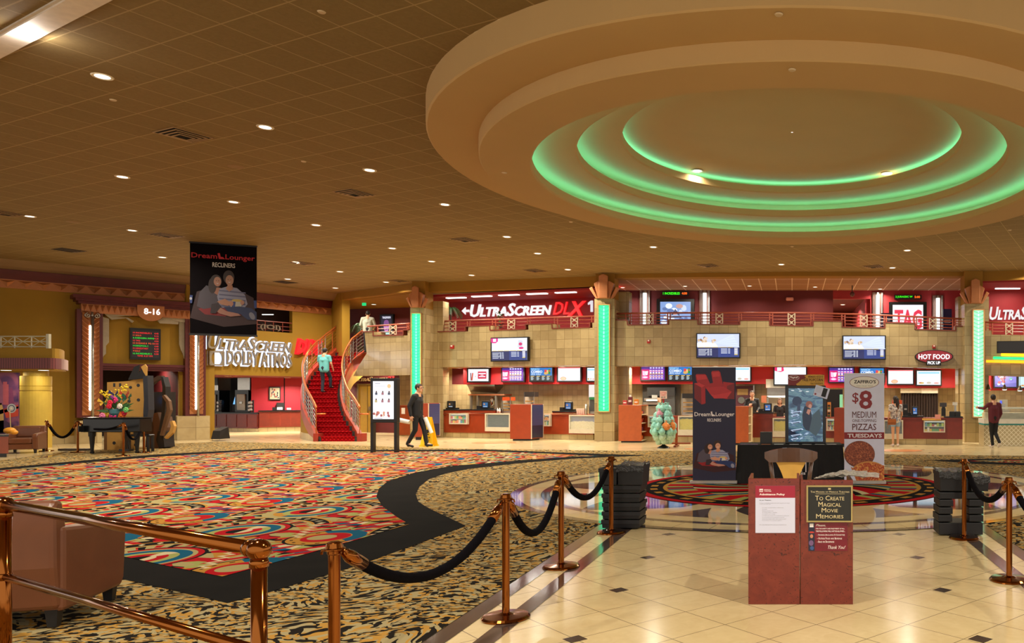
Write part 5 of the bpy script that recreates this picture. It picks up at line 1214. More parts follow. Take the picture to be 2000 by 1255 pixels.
def d_reddrink(f, b):
    a = Art(f, b); a.r(.48, .2, .9, .8, (206, 24, 70)); a.r(.51, .58, .87, .68, (250, 240, 250)); a.r(.53, .34, .85, .42, (250, 240, 250)); a.o(.69, .5, .08, .03, (250, 240, 250))
    a.p([(.12, .05), (.24, .05), (.28, .72), (.08, .72)], (226, 226, 236)); a.p([(.15, .06), (.22, .06), (.26, .68), (.2, .68)], (220, 90, 60)); a.p([(.13, .06), (.17, .06), (.15, .68), (.11, .68)], (90, 40, 60)); a.p([(.34, .42), (.39, .42), (.365, .34)][::-1], (220, 20, 60))
def d_bigwhite(f, b):
    a = Art(f, b); a.p([(.0, 1), (.28, 1), (.30, .8), (.2, .72), (.08, .76), (0, .8)][::-1], (240, 40, 110)); a.r(.08, .78, .22, 1, (255, 240, 250)); a.r(.1, .35, .5, .36, (225, 230, 235)); a.r(.1, .3, .4, .31, (225, 230, 235))
def info(kind):
    def dr(f, b):
        a = Art(f, b); a.r(0, 0, 1, .42, (22, 34, 92)); a.p([(.5, 0), (1, 0), (1, .3), (.62, .42), (.5, .42)], (34, 58, 130))
        for x0, x1 in ((.02, .15), (.17, .33), (.35, .5), (.52, .7), (.72, .85)): a.r(x0, .415, x1, .445, (226, 206, 140))
        for k in range(6): a.r(.03, .08+k*.05, .2+.02*(k % 3), .10+k*.05, (220, 226, 240)); a.r(.24, .08+k*.05, .29, .105+k*.05, (220, 226, 240)); a.r(.31, .08+k*.05, .35, .105+k*.05, (220, 226, 240))
        for k in range(4): a.r(.57, .16+k*.06, .72, .185+k*.06, (220, 226, 240)); a.r(.74, .16+k*.06, .79, .185+k*.06, (220, 226, 240))
        for k in range(6): a.r(.89, .14+k*.045, .97, .17+k*.045, (240, 240, 250))
        a.r(.89, .09, .97, .12, (240, 220, 110))
        if kind == 'nuts':
            a.p([(0, .45), (.5, .45), (.44, .6), (.2, .66), (0, .62)], (250, 250, 255)); rnd = random.Random(2)
            for k in range(15): x = .03+rnd.random()*.40; y = .64+(.28-x*.45)*rnd.random(); a.o(x, y, .035, .05, rnd.choice([(206, 176, 140), (150, 110, 80), (230, 210, 190)]), rnd.random()*3)
            for k in range(5): a.p([(.42, .6), (.85+k*.03, .98-k*.12), (.9+k*.03, .9-k*.12)][::-1], (214, 226, 255))
        else:
            a.p([(0, 1), (.2, 1), (.2, .86), (.14, .78), (.04, .78), (0, .84)][::-1], (226, 20, 140)); a.r(.06, .84, .15, .98, (255, 240, 250)); a.p([(.76, .58), (.9, .58), (.9, .88), (.78, .9)], (210, 214, 226)); a.o(.84, .72, .05, .07, (210, 30, 110)); a.o(.86, .54, .07, .05, (220, 40, 130)); a.r(.24, .8, .5, .81, (220, 226, 236)); a.r(.24, .74, .66, .75, (220, 226, 236))
    return dr
TVL = 'wall screen on stone, '
screen(WA, 960.5, 660, 1029.5, 703, info('cup'), TVL+'with pink corner and cup picture, over the brown and blue stand', 'wall menu screens', .16, 2.4, 'wall_screen', base=(244, 246, 255))
screen(WB, 1362, 652, 1443.5, 697, info('nuts'), TVL+'with nut picture, above the red recliner banner', 'wall menu screens', .14, 2.4, 'wall_screen', base=(206, 216, 255))
screen(WB, 1647.5, 656.5, 1728, 700, info('nuts'), TVL+'with nut picture, near the oval hot food sign', 'wall menu screens', .14, 2.4, 'wall_screen', base=(206, 216, 255))
MG = 'menu screens under the balcony'
MP = 'hanging menu screen '
screen(RB1, 914.5, 720.5, 954, 744, d_reddrink, MP+'with a striped drink and a crimson square, topmost over the steel hood', MG)
screen(RB1, 981, 718, 1022, 743.5, d_purple, MP+'of purple cups, above the brown and blue stand', MG, base=(120, 40, 170))
screen(RB1, 1036, 718, 1078, 743, d_combo, MP+'reading WHICH COMBO FITS YOU? beside the tall column with green light', MG)
screen(RB1, 1090, 717, 1133, 743, d_white, MP+'white with a round pink food picture near the tall column', MG)
screen(RB1, 1147, 718, 1162, 743, d_blue, MP+'partly hidden by the column with the green light', MG)
screen(RB2, 1253, 716, 1298, 741.5, d_purple, MP+'of magenta cups above the brown snack shelf stand', MG, base=(150, 40, 170))
screen(RB2, 1306, 716, 1351, 742, d_combo, MP+'reading WHICH COMBO FITS YOU? beside the recliner banner', MG)
screen(RB2, 1424, 716.5, 1465, 743, d_blue, MP+'white, seen just past the recliner banner', MG)
screen(RB2, 1513, 717, 1574, 750, d_bigwhite, MP+'largest, white with pink corner, behind the free popcorn board', MG)
screen(RB2, 1620, 718, 1667, 745.5, d_purple, MP+'of red and white cups beside the pizza banner', MG, base=(170, 30, 80))
screen(RB2, 1680, 719, 1726, 745, d_combo, MP+'reading WHICH COMBO FITS YOU? peeping over the pizza banner', MG)
screen(RB2, 1735, 722, 1783, 749, d_white, MP+'white with a pizza picture over the long-haired woman', MG)
screen(RB2, 1791, 724, 1837, 751, d_blue, MP+'white with three dishes, nearest the mint column', MG)
def d_sundae(f, b):
    a = Art(f, b); a.p([(0, 0), (1, 0), (1, .3), (0, .2)], (90, 84, 190)); rnd = random.Random(5)
    for k in range(14): a.o(.3+rnd.uniform(-.16, .16), .5+rnd.uniform(-.3, .3), .07, .1, rnd.choice([(240, 236, 250), (220, 60, 90), (160, 60, 130), (250, 250, 255)]))
    a.o(.74, .6, .08, .1, (40, 170, 170)); a.r(.7, .5, .8, .54, (230, 240, 250))
screen(RBC, 1943, 729, 1985, 755, d_sundae, MP+'purple with a sundae picture beyond the mint column', MG, base=(120, 110, 215))
screen(RBC, 1990, 730, 2040, 756, d_blue, MP+'white and teal, cut by the picture edge', MG, base=(200, 236, 246))
def d_none(f, b): pass
screen(WC, 1949, 667, 2030, 687, d_none, 'large switched-off black television over the neon tubes', None, .3, 2.0, 'television', 'television', base=(10, 8, 12))
for y, x0, c, n_ in ((692, 1955, (255, 180, 20), 'yellow'), (698.5, 1940, (20, 255, 110), 'green'), (705, 1926, (255, 150, 20), 'orange')):
    b = MB(); b.mat(E(c, 2.2)); b.tube([WC.hit(x0, y, .1), WC.hit(2040, y+2.5, .1)], .045, 8); o = tag(b.build('neon_tube', None, smooth=True), 'glowing %s neon tube on the stone wall under the black television' % n_, 'neon tube')
hf = wthing('hanging_sign', WB, 1824, 714, 'oval dark red lit sign reading HOT FOOD PICK UP on the stone wall', 'sign', d=.1)
f = fpx(WB, 1787, 684, 1862, 708, .16)
b = MB(); b.mat(M_DARK); b.ell(f, .5, .5, .5, .54, -.14, 0, 40); b.build('housing', None, hf)
b = MB(); b.mat(E((150, 14, 34), .9)); b.ell(f, .5, .5, .47, .49, .002, .01, 40); b.build('face', None, hf)
b = MB(); b.mat(E((255, 244, 246), 1.15)); b.text(f, .09, .28, .91, .70, 'HOT FOOD', .014, bold=.035); b.build('letters', None, hf)
f = fpx(WB, 1810, 703, 1838, 713.5, .17); b = MB(); b.mat(M_DARK); b.rect(f, 0, 0, 1, 1, -.14, .01); b.mat(E((255, 250, 255), 1.15)); b.text(f, .06, .22, .94, .80, 'PICK UP', .012, bold=.035); b.build('lower_plate', None, hf)
for pl, x, y, lab in ((WA, 881.5, 677, 'small red and white fire alarm on the stone wall over the first counter'), (WB, 1266.5, 666.5, 'small red fire alarm on the stone wall nearest the column with green light'), (WB, 1824.5, 677, 'small red fire alarm directly above the oval hot food sign')):
    th = wthing('fire_alarm', pl, x, y+3.5, lab, 'fire alarm', d=.02); part('housing', pl, x-3, y-3.5, x+3, y+3.5, .08, .08, M((170, 30, 26), .4), th, bev=.015); part('strobe', pl, x-1.5, y-3, x+1.5, y-.5, .10, .03, M((230, 220, 210), .3), th)
def d_clouds(f, b):
    a = Art(f, b); rnd = random.Random(6)
    for k in range(26): x, y = rnd.random(), rnd.random(); a.o(.08+x*.84, .1+y*.8, .05+.07*rnd.random(), .04+.05*rnd.random(), rnd.choice([(150, 176, 220), (200, 214, 240), (90, 116, 170), (230, 236, 250), (196, 150, 140)]), 0)
    a.r(.3, .56, .7, .60, (40, 50, 80)); a.p([(.34, .62), (.5, .8), (.66, .62), (.6, .62), (.5, .72), (.4, .62)][::-1], (60, 72, 110)); a.r(.28, .35, .42, .40, (230, 110, 100)); a.p([(0, 0), (1, 0), (1, .2), (.6, .12), (.3, .24), (0, .1)], (70, 86, 120)); a.p([(.72, .12), (.8, .3), (.86, .22), (.9, .34), (.88, .1)][::-1], (40, 46, 70))
    for k in range(4): a.r(.05, .28-k*.05, .9, .285-k*.05, (180, 196, 226))
screen(FW, 1289.5, 589, 1349, 660, d_clouds, 'tall lit poster screen of a stormy blue sky behind the balcony railing', None, .1, 7, 'poster_screen', base=(130, 160, 214), thick=.12)
def d_tag(f, b):
    a = Art(f, b); a.b.mat(E((226, 40, 70), 1)); a.t(.06, .30, .96, .86, 'TAG', (228, 50, 80), .03); 
    for k in range(5): a.r(.1+.17*k, .5, .15+.17*k, .52, (240, 150, 160))
    a.r(.1, .05, .9, .2, (226, 60, 84))
screen(FW, 1743.5, 595, 1803, 662, d_tag, 'tall lit poster screen with big red TAG lettering behind the railing', None, .1, 7, 'poster_screen', base=(244, 236, 248), thick=.12)
for x0, x1, y, t1, t2, lab in ((1295, 1343, 573, '1 INCREDIBLES', '4:00', 'led ticker reading 1 INCREDIBLES 4:00 above the stormy poster screen'), (1749, 1798, 580, '2 JURASSIC W', '5:00', 'led ticker above the TAG poster screen')):
    th = wthing('led_ticker', FW, (x0+x1)/2, y+4, lab, 'led board', d=.1); part('housing', FW, x0-2, y-4.5, x1+2, y+4, .1, .08, M_BLACKP, th)
    f = fpx(FW, x0, y-3, x1, y+2.5, .105); b = MB(); b.mat(E((60, 255, 30), 1.2)); b.text(f, .0, .1, .68, .95, t1, .003, bold=.02); b.mat(E((255, 100, 20), 1.3)); b.text(f, .76, .1, .98, .95, t2, .003, bold=.03); b.build('display', None, th)
for x0, x1, y0, y1, c, lab in ((1214, 1222, 594, 625, (230, 60, 50), 'narrow glowing red poster case just beside the stone column, by the tube lamp'), (1872, 1884, 604, 636, (240, 80, 40), 'narrow glowing orange poster case nearest the mint column')):
    p = PY(29.4); th = wthing('poster_case', p, x0, 640, lab, 'poster case'); th.location.z = 3.43; th['_o'] = tuple(th.location)
    part('case', p, x0-3, y0-10, x1+3, 679, -.02, .1, M((90, 66, 60), .4), th); part('lit_poster', p, x0, y0, x1, y1+10, .0, .02, E(c, .9), th)
    b = MB(); f = fpx(p, x0-6, y0-12, x1+2, y0-6, .02); b.mat(E((150, 190, 255), 1.1)); b.text(f, 0, 0, 1, 1, 'Ultra', 0, .02, .2, .03); b.build('letters', None, th)
for x0, x1, y0, lab in ((1721, 1741, 611, 'tilted dark blue poster stand beside the TAG screen'), (1842, 1859, 603, 'dark blue poster stand near the mint column upstairs')):
    p = PY(30.3); th = wthing('poster_stand', p, x0, 660, lab, 'stand'); th.location.z = 3.43; th['_o'] = tuple(th.location)
    part('panel', p, x0, y0, x1, 681.8, 0, .06, M((40, 44, 110), .4, var=.3, scale=4), th); b = MB(); f = fpx(p, x0, y0, x1, 645, .004); b.mat(M((190, 190, 220))); 
    for k in range(3): b.rect(f, .12, .55-k*.1, .85, .6-k*.1, 0, None)
    b.build('printed_lines', None, th)
em = wthing('emergency_light', FW, 1542, 585, 'small pale emergency light box on the plain dark red upper wall', 'emergency light', d=.02); part('housing', FW, 1535, 580, 1550, 586.5, .12, .12, M((220, 150, 140), .5), em, bev=.04)
sp_ = wthing('dome_speaker', PY(29.6), 1664, 577, 'dark ball speaker under two small lamps at the passage mouth', 'speaker'); b = MB(); c = P(1664.5, 574, 29.6); b.ball(c, .09, (1, 1, 1.15)); b.build('ball', M((90, 40, 34), .4), sp_, smooth=True); b = MB(); b.cyl(c+Vector((0, 0, .05)), (c.x, c.y, zc2), .02); b.build('stem', M_DARK, sp_)
def palm(px, py0, ytop, Y, lab, s=1.0, seed=1, dx=.5):
    c = P(px, py0, Y); top = P(px, ytop, Y); th = thing('potted_palm', (c.x, Y, 3.435), lab, 'palm', None); base = Vector((c.x, Y, 3.435))
    b = MB(); b.lathe(base, [(.14, 0), (.2, .35), (.17, .35), (.16, .28)], 14); b.build('pot', M((40, 30, 26)), th)
    crown_ = Vector((c.x, Y, top.z-.28*s)); b = MB(); b.tube([base+Vector((0, 0, .3)), (base+crown_)/2+Vector((.02, 0, 0)), crown_], [.045, .035, .03], 7); b.build('trunk', M((70, 52, 34), .8), th)
    rnd = random.Random(seed); b = MB(); b.mat(M((34, 60, 26), .55))
    for k in range(17):
        a = 2*PI*k/17+rnd.uniform(-.2, .2); L = rnd.uniform(.55, .8)*s; up = rnd.uniform(.25, .75)
        pts = [crown_+Vector((math.cos(a)*L*t, math.sin(a)*L*t*.8, up*L*t-1.25*L*t*t)) for t in (0, .2, .4, .6, .8, 1)]
        for p, q in zip(pts, pts[1:]):
            n_ = (q-p).normalized(); sd = n_.cross(Vector((0, 0, 1))).normalized()
            for m in range(3):
                o_ = p.lerp(q, m/3)
                for sg_ in (-1, 1): b.poly([o_, o_+n_*.03, o_+sd*sg_*.13*s+n_*.08-Vector((0, 0, .05))])
        b.tube(pts, .006, 3)
    b.build('fronds', None, th); return th
palm(880, 647, 592, 30.6, 'dark feathery potted palm before the red ULTRASCREEN wall', .68, 1); palm(704, 655, 622, 33.6, 'small green potted palm on the landing at the top of the stairs', .9, 2)
pv = P(976, 640, 30.2); th = thing('potted_plant', (pv.x, 30.2, 3.435), 'variegated leafy potted plant behind the railing under the ULTRASCREEN lettering', 'plant')
b = MB(); b.lathe((pv.x, 30.2, 3.435), [(.12, 0), (.17, .3), (.14, .3)], 12); b.build('pot', M((60, 40, 30)), th); rnd = random.Random(9); b = MB(); b.mat(M((74, 112, 70), .5)); b.mat(M((150, 176, 130), .5))
for k in range(90):
    b.mat(M(rnd.choice([(40, 84, 44), (70, 112, 66), (170, 190, 150)]), .5)); p = Vector((pv.x, 30.2, 3.8+rnd.random()*1.05)); a = rnd.uniform(0, 2*PI); q = p+Vector((math.cos(a)*.26, math.sin(a)*.2, rnd.uniform(-.1, .12))); s = (q-p).cross(Vector((0, 0, 1))).normalized()*.05; b.poly([p, (p+q)/2+s, q, (p+q)/2-s])
b.build('foliage', None, th)
LW = Pl(XY(560, 36.5), XY(860, 34.6))
def d_face(f, b):
    a = Art(f, b); a.t(.12, .86, .9, .96, 'TRAILERVISION', (240, 240, 255), .03); a.o(.5, .5, .26, .28, (190, 120, 180)); a.o(.5, .66, .24, .14, (120, 70, 130)); a.o(.4, .52, .06, .03, (40, 20, 50)); a.o(.6, .52, .06, .03, (40, 20, 50)); a.r(.42, .34, .58, .37, (110, 40, 90)); a.r(.2, .1, .8, .2, (180, 220, 210))
screen(LW, 744.5, 616, 765, 657, d_face, 'tall lit poster screen with a pink face on the landing behind the short railing', None, .1, 3, 'poster_screen', base=(30, 26, 50))
th = thing('exit_sign', P(710.5, 597, 33.2), 'small green exit sign hanging over the landing', 'exit sign'); b = MB(); b.mat(E((30, 210, 120), 1.0)); p = PY(33.2); fb(b, p, 707, 591, 714, 596.5, 0, .05); b.build('sign_box', None, th); b = MB(); b.mat(M_DARK); b.cyl(P(710.5, 591, 33.23), Vector((P(710.5, 591, 33.23).x, 33.23, ZC-.32)), .012, n=6); b.build('stem', None, th)
c = Vector((-18.3, 33.6, ZC-.34)); lamp(c, 'small recessed lamp over the landing of the stairs', 'lamps over the landing') if 'lamp' in globals() else None
UW = Pl(XY(660, 34.5), XY(812, 33.0))
wallbox(UW, spx(UW, 655), spx(UW, 770), 0, 3.2, 'wall_back', M_REDD, 0, -.2)
th = wthing('wall_sign', UW, 720, 745, 'tan ULTRASCREEN lettering on the dark wall beneath the stairs', 'sign', d=.02); b = MB(); b.mat(M((214, 176, 116), .4)); f = fpx(UW, 692, 735.5, 757, 744, .02); b.text(f, 0, 0, 1, 1, 'UltraScreen', 0, .04, .2, .015, True); b.build('letters', None, th); b = MB(); b.mat(M((170, 30, 30), .4)); f = fpx(UW, 759, 735, 772, 743, .02); b.text(f, 0, 0, 1, 1, 'DLX', 0, .04, .2, .02); b.build('letters', None, th)
b = MB(); fb(b, UW, 700, 752, 732, 845, .05, .05, M((170, 130, 34), .5)); dr = b.build('door_1', None); o0 = Vector(dr['_o']); struct(dr)
b = MB(); fb(b, UW, 717, 752, 718, 845, .06, .02, M((110, 84, 30), .5)); fb(b, UW, 697, 749, 700, 845, .08, .08, M((120, 92, 26), .5)); fb(b, UW, 700, 749, 734, 752, .08, .08, M((120, 92, 26), .5)); struct(b.build('trim_60', None))
b = MB(); b.mat(M_STEEL); fb(b, UW, 719.5, 794, 721.5, 801, .09, .04); h = b.build('door_handle', None); h['label'] = 'steel lever handle on the gold door'; h['category'] = 'handle'
wallbox(UW, spx(UW, 770), spx(UW, 840), 0, 3.2, 'wall_back', M((36, 26, 30), .8), -2.5, -2.7)
th = wthing('cardboard_standee', UW, 792, 835, 'black cardboard standee with a shaggy grey shape behind the walking man', 'standee', d=.3); th.location.z = 0; th['_o'] = tuple(th.location)
part('panel', UW, 778, 738, 806, 846, .3, .06, M((28, 26, 36), .5, var=.4, scale=3), th); b = MB(); f = fpx(UW, 778, 738, 806, 830, .3); rnd = random.Random(3); b.mat(M((60, 60, 70), .8))
for k in range(60):
    a_ = rnd.uniform(0, 2*PI); r0 = rnd.uniform(0, .2); x, y = .62+r0*math.cos(a_)*1.1, .72+r0*math.sin(a_); b.mat(M(rnd.choice([(70, 70, 80), (40, 40, 46), (120, 120, 126)]), .8)); b.shape(f, [(x, y), (x+.06*math.cos(a_)-.02, y+.05*math.sin(a_)), (x+.16*math.cos(a_), y+.14*math.sin(a_)), (x+.06*math.cos(a_)+.02, y+.03*math.sin(a_))], .002+.0003*k, None)
b.mat(M((100, 90, 200), .5)); b.shape(f, [(.25, .3), (.4, .28), (.46, .66), (.34, .5)], .025, None); b.build('printed_figure', None, th)
WD2 = Pl(G(772, 851)[:2], G(812, 851)[:2])
counter(WD2, 774, 806, 791, 851, 'orange wood counter end with a white notice behind the walking man', M_WOOD, .7, .04, toph=.03, topm=M_WOOD); th = wthing('notice', WD2, 787, 806, 'small white notice on the orange wood counter end', 'notice', d=.0); part('sheet', WD2, 784, 796, 791, 808, .012, .01, M_WHITE, th)
CA_ = WA.off(-.12); CB1 = Pl(G(1200, 861)[:2], G(1500, 865)[:2]); CB2 = Pl(G(1498, 865)[:2], G(1882, 868.5)[:2])
M_CTR = M((148, 56, 24), .32, var=.15, scale=6)
M_CTR2 = M((126, 40, 28), .32, var=.15, scale=6)
FR_ = M((206, 196, 176), .35)
counter(CA_, 862, 1158, 808, 855, 'long orange wood concession counter on a stone foot between the two columns with green panels', M_CTR, .7, .19, grp=None, toph=.03, topm=M_CTR)
def raised(pl, x0, x1, y0, y1, lab, d=.0, mat=None, dep=.7):
    th = wthing('raised_counter', pl, (x0+x1)/2, y1, lab, 'counter', 'raised till counters', d=d)
    part('body', pl, x0, y0+2, x1, y1, d+.02, dep, mat or M_CTR, th); part('worktop', pl, x0-1, y0, x1+1, y0+2.2, d+.06, dep+.05, M_BLACKP, th); return th
raised(CA_, 865, 895, 799, 806, 'raised till counter beside the pale door'); raised(CA_, 918, 962, 799, 806, 'raised till counter next to the steel popcorn machine'); raised(CA_, 1079, 1120, 802.5, 807, 'raised till counter with till next to the paper cups')
def case(pl, x0, y0, x1, y1, fill, lab, d=.16, frame=2.2, foot=0, backc=(40, 44, 46)):
    """glass-fronted counter case with contents"""
    th = wthing('display_case', pl, (x0+x1)/2, y1, lab, 'display case', 'counter display cases', d=d)
    b = MB(); f = fpx(pl, x0, y0, x1, y1, d); fw, fh = frame/(x1-x0), frame/(y1-y0); ft = fh+foot/(y1-y0)
    b.mat(FR_)
    for q in ((0, 0, fw, 1), (1-fw, 0, 1, 1), (fw, 1-fh, 1-fw, 1), (fw, 0, 1-fw, ft)): b.rect(f, *q, -.12, 0)
    b.build('frame', None, th)
    b = MB(); b.mat(M(backc, .5)); b.rect(f, fw, ft, 1-fw, 1-fh, -.14, -.12); b.build('back', None, th)
    g = f.sub(fw, ft, 1-fw, 1-fh, -.12); rnd = random.Random(int(x0))
    if fill == 'snacks':
        b = MB(); b.mat(E((216, 240, 236), .7)); b.rect(g, 0, .92, 1, 1, 0, .06); b.build('lamp', None, th)
        b = MB(); b.mat(M((220, 220, 214))); b.rect(g, 0, .46, 1, .5, 0, .10); b.build('shelf', None, th)
        for v0, v1 in ((.5, .86), (0, .40)):
            k = 0
            while k < 8:
                b = MB(); b.mat(M(rnd.choice([(230, 200, 40), (200, 40, 40), (60, 160, 70), (240, 230, 220), (240, 130, 40), (70, 150, 190), (190, 214, 90)]), .4)); u = .01+k*.123; b.rect(g, u, v0, u+.11, v0+(v1-v0)*rnd.uniform(.5, 1), .02, .09); b.build('snack_bag', None, th); k += 1
    elif fill in ('popcorn', 'yellow'):
        c = (236, 226, 196) if fill == 'popcorn' else (232, 212, 34); c2 = (200, 180, 130) if fill == 'popcorn' else (180, 160, 10)
        t = NT('popcorn'); n_ = t.noise(t.obj(), 28, 4); t.fin(t.mix(n_, S(*c2), S(*c)), .8); t.bump(n_, .8, .03)
        h = .62 if fill == 'popcorn' else .86
        b = MB(); b.mat(t.mat); pts = [(k/14, h+rnd.uniform(-.04, .04)-abs(k/14-.4)*.1) for k in range(15)]; b.shape(g, [(0, 0)]+[(1, 0)]+pts[::-1], .01, .08); o = b.build('popcorn', None, th); o['kind'] = 'stuff'
    elif fill == 'dark':
        b = MB(); b.mat(M((70, 74, 76), .4))
        for k in range(7): b.rect(g, 0, .1+k*.12, 1, .13+k*.12, .0, .02)
        b.build('slats', None, th)
    b = MB(); t_ = M((200, 220, 230), .05, alpha=.12); b.mat(t_); b.rect(f, fw, ft, 1-fw, 1-fh, -.02, -.015); b.build('glass', None, th)
    return th
case(CA_, 877, 807, 912, 828, 'snacks', 'small lit snack case with green and orange packets on the first counter'); case(CA_, 947, 807, 996, 842, 'dark', 'large dark-fronted counter case beside the brown and blue stand', foot=6)
case(CA_, 1060, 808, 1074, 832, 'snacks', 'narrow lit snack case peeping out behind the brown and blue stand'); case(CA_, 1111, 810, 1163, 846, 'popcorn', 'wide counter case heaped with pale popcorn near the column', foot=6, backc=(150, 144, 170))
counter(CB1, 1222, 1466, 812, 863, 'orange wood concession counter behind the cotton candy rack and recliner banner', M_CTR, .7, .19, toph=.03, topm=M_CTR)
counter(CB2, 1470, 1880, 815, 867, 'long cherry concession counter from the recliner banner to the mint column', M_CTR2, .7, .19, toph=.03, topm=M_CTR2)
raised(CB2, 1471, 1510, 805, 814, 'raised till counter behind the black box', mat=M_CTR2); raised(CB2, 1763, 1803, 812, 817, 'raised till counter behind the long-haired woman', mat=M_CTR2); raised(CB2, 1846, 1880, 813, 818, 'raised till counter with black trays', mat=M_CTR2)
case(CB1, 1265, 811, 1281, 834, 'snacks', 'small lit snack case behind the snack shelf stand'); case(CB1, 1324, 812, 1370, 850, 'yellow', 'counter case of bright yellow popcorn beside the recliner banner', foot=9)
case(CB2, 1509, 816, 1562, 853, 'yellow', 'counter case of bright yellow popcorn behind the lit poster box', foot=9); case(CB2, 1614, 817, 1632, 841, 'snacks', 'lit snack case between the lit poster box and the brown stand')
case(CB2, 1726, 820, 1764, 857, 'dark', 'pale counter case behind the long-haired woman', foot=8, backc=(120, 124, 130)); case(CB2, 1804, 820.5, 1846, 844, 'snacks', 'lit snack case under the pass-through curtain, near the mint column')
b = MB(); fb(b, CB2, 1801, 817, 1838, 820, .2, .5, M((226, 170, 80), .4)); tag(b.build('cutting_board', None), 'orange-yellow ledge board on top of the snack case by the curtain', 'board')
def till(pl, x0, y0, x1, y1, lab, d=-.15, lit=(70, 120, 190), flip=1):
    th = wthing('cash_register', pl, (x0+x1)/2, y1, lab, 'cash register', 'cash registers', d=d); w_ = x1-x0
    part('base', pl, x0+w_*.15, y1-3, x1-w_*.1, y1, d, .35, M_BLACKP, th); part('monitor', pl, x0+w_*(.25 if flip > 0 else 0), y0, x1, y1-3, d-.05, .1, M_BLACKP, th, bev=.02)
    f = fpx(pl, x0+w_*.4, y0+3, x1-w_*.12, y1-4, d-.048); b = MB(); b.mat(E(lit, .7)); b.rect(f, 0, 0, 1, 1, 0, .003); b.mat(E((220, 150, 90), .8)); b.ell(f, .3, .65, .16, .16, .004, None, 12); b.mat(E((200, 220, 240), .8)); b.rect(f, .1, .1, .9, .22, .004, None); b.build('display', None, th)
    part('receipt_printer', pl, x0-4, y1-7, x0+w_*.15, y1, d-.05, .2, M_DARK, th); return th
till(CA_, 868, 782.5, 887, 799, 'black cash register beside the pale door', lit=(20, 30, 40)); till(CA_, 935, 782.5, 955, 799, 'black cash register before the popcorn machine', lit=(30, 110, 170)); till(CA_, 1097, 784, 1117, 802, 'black cash register with lit customer display beside the paper cups')
till(CB2, 1486, 787, 1507, 805, 'black cash register with lit display between the two workers'); till(CB2, 1777, 793, 1793, 812, 'black cash register with lit display behind the woman with the bag')
def box_thing(name, pl, boxes, lab, cat, grp=None, ybase=None, d=0.0):
    x0 = min(q[1] for q in boxes); x1 = max(q[3] for q in boxes); y1 = max(q[4] for q in boxes)
    th = wthing(name, pl, (x0+x1)/2, ybase or y1, lab, cat, grp, d=d)
    for nm, a, y0_, c, y1_, dd, dep, mt in boxes: part(nm, pl, a, y0_, c, y1_, dd, dep, mt, th)
    return th
KA = CA_.off(-1.3)
PD = M((206, 214, 200), .5); b = MB(); fb(b, KA.off(-1.1), 891, 750, 908, 852, 0, .06, PD); struct(b.build('door_2', None))
hd = wthing('extractor_hood', KA, 940, 768, 'large steel hood over the popcorn machine', 'hood'); b = MB(); fb(b, KA, 912, 736, 966, 754, .2, 1.0, M_STEEL); b.build('hood_body', None, hd)
b = MB(); b.mat(M_STEEL); q = [(914, 754), (966, 754), (971, 768), (920, 768)]; b.hexa([KA.hit(x, y, .22) for x, y in q[:2]]+[KA.hit(x, y, -.3) for x, y in q[2:]], [KA.hit(x, y, .22)-KA.n*.7 for x, y in q[:2]]+[KA.hit(x, y, -.3)-KA.n*.5 for x, y in q[2:]]); b.build('sloping_filter', None, hd)
BR_ = M((190, 120, 84), .3, .6); pm = wthing('popcorn_machine', KA, 945, 806, 'steel and copper popcorn machine with a hanging kettle under the hood', 'popcorn machine', d=.0)
b = MB(); b.mat(BR_); fb(b, KA, 914, 769, 985, 772, .1, .6); b.build('canopy', None, pm)
for x in (919, 932, 968): part('upright', KA, x-1.5, 771, x+1.5, 812, .08, .08, M_STEEL, pm)
part('back_panel', KA, 920, 772, 968, 800, -.4, .05, M((206, 170, 130), .4), pm); part('tray', KA, 918, 801, 970, 812, .1, .5, M_STEEL, pm)
c = KA.hit(962, 784, -.1); b = MB(); b.lathe(c, [(.05, -.17), (.09, -.15), (.09, .10), (.06, .16), (.02, .18)], 16); b.build('kettle', M_CHROME, pm, smooth=True)
def warmer(pl, x0, y0, x1, y1, lab, top=(216, 84, 30), d=-.35):
    th = wthing('food_warmer', pl, (x0+x1)/2, y1, lab, 'food warmer', 'food warmers', d=d)
    part('top_sign', pl, x0, y0, x1, y0+(y1-y0)*.22, d, .3, M(top, .4), th); part('base', pl, x0, y1-3, x1, y1, d, .3, M_STEEL, th); part('back', pl, x0, y0, x1, y1, d-.3, .03, M((190, 180, 160), .3, .3), th)
    for x in (x0+.7, x1-.7): part('upright', pl, x-.7, y0, x+.7, y1, d, .03, M_STEEL, th)
    for k in (.45, .65, .85):
        part('shelf', pl, x0+1.5, y0+(y1-y0)*k, x1-1.5, y0+(y1-y0)*k+.8, d-.02, .26, M_STEEL, th)
        part('food', pl, x0+3, y0+(y1-y0)*k-2.2, x1-3, y0+(y1-y0)*k, d-.08, .15, M((206, 150, 70), .6), th)
    return th
warmer(CA_, 980, 775, 997, 806, 'glass food warmer with orange top beside the brown and blue stand'); warmer(CB1, 1331, 768, 1355, 810, 'tall glass food warmer with black top beside the recliner banner', (30, 26, 26)); warmer(CB2, 1741, 781, 1763, 816, 'glass pizza warmer with orange top behind the long-haired woman')
warmer(CA_, 1023, 765, 1043, 808, 'steel food warmer with dark sign rising behind the brown and blue stand', (40, 34, 32), d=-.6)
box_thing('slush_machine', CA_, [('body', 1150, 776, 1163, 808, -.1, .4, M_STEEL), ('lit_panel', 1150, 751, 1163, 776, -.05, .3, E((236, 226, 220), .95)), ('lower_panel', 1152, 780, 1162, 803, -.08, .03, M((70, 70, 70), .3)), ('logo_band', 1151, 775, 1163, 780, -.04, .05, M((30, 120, 70), .4))], 'tall drinks tower with lit white panel next to the column', 'drinks tower', d=-.1)
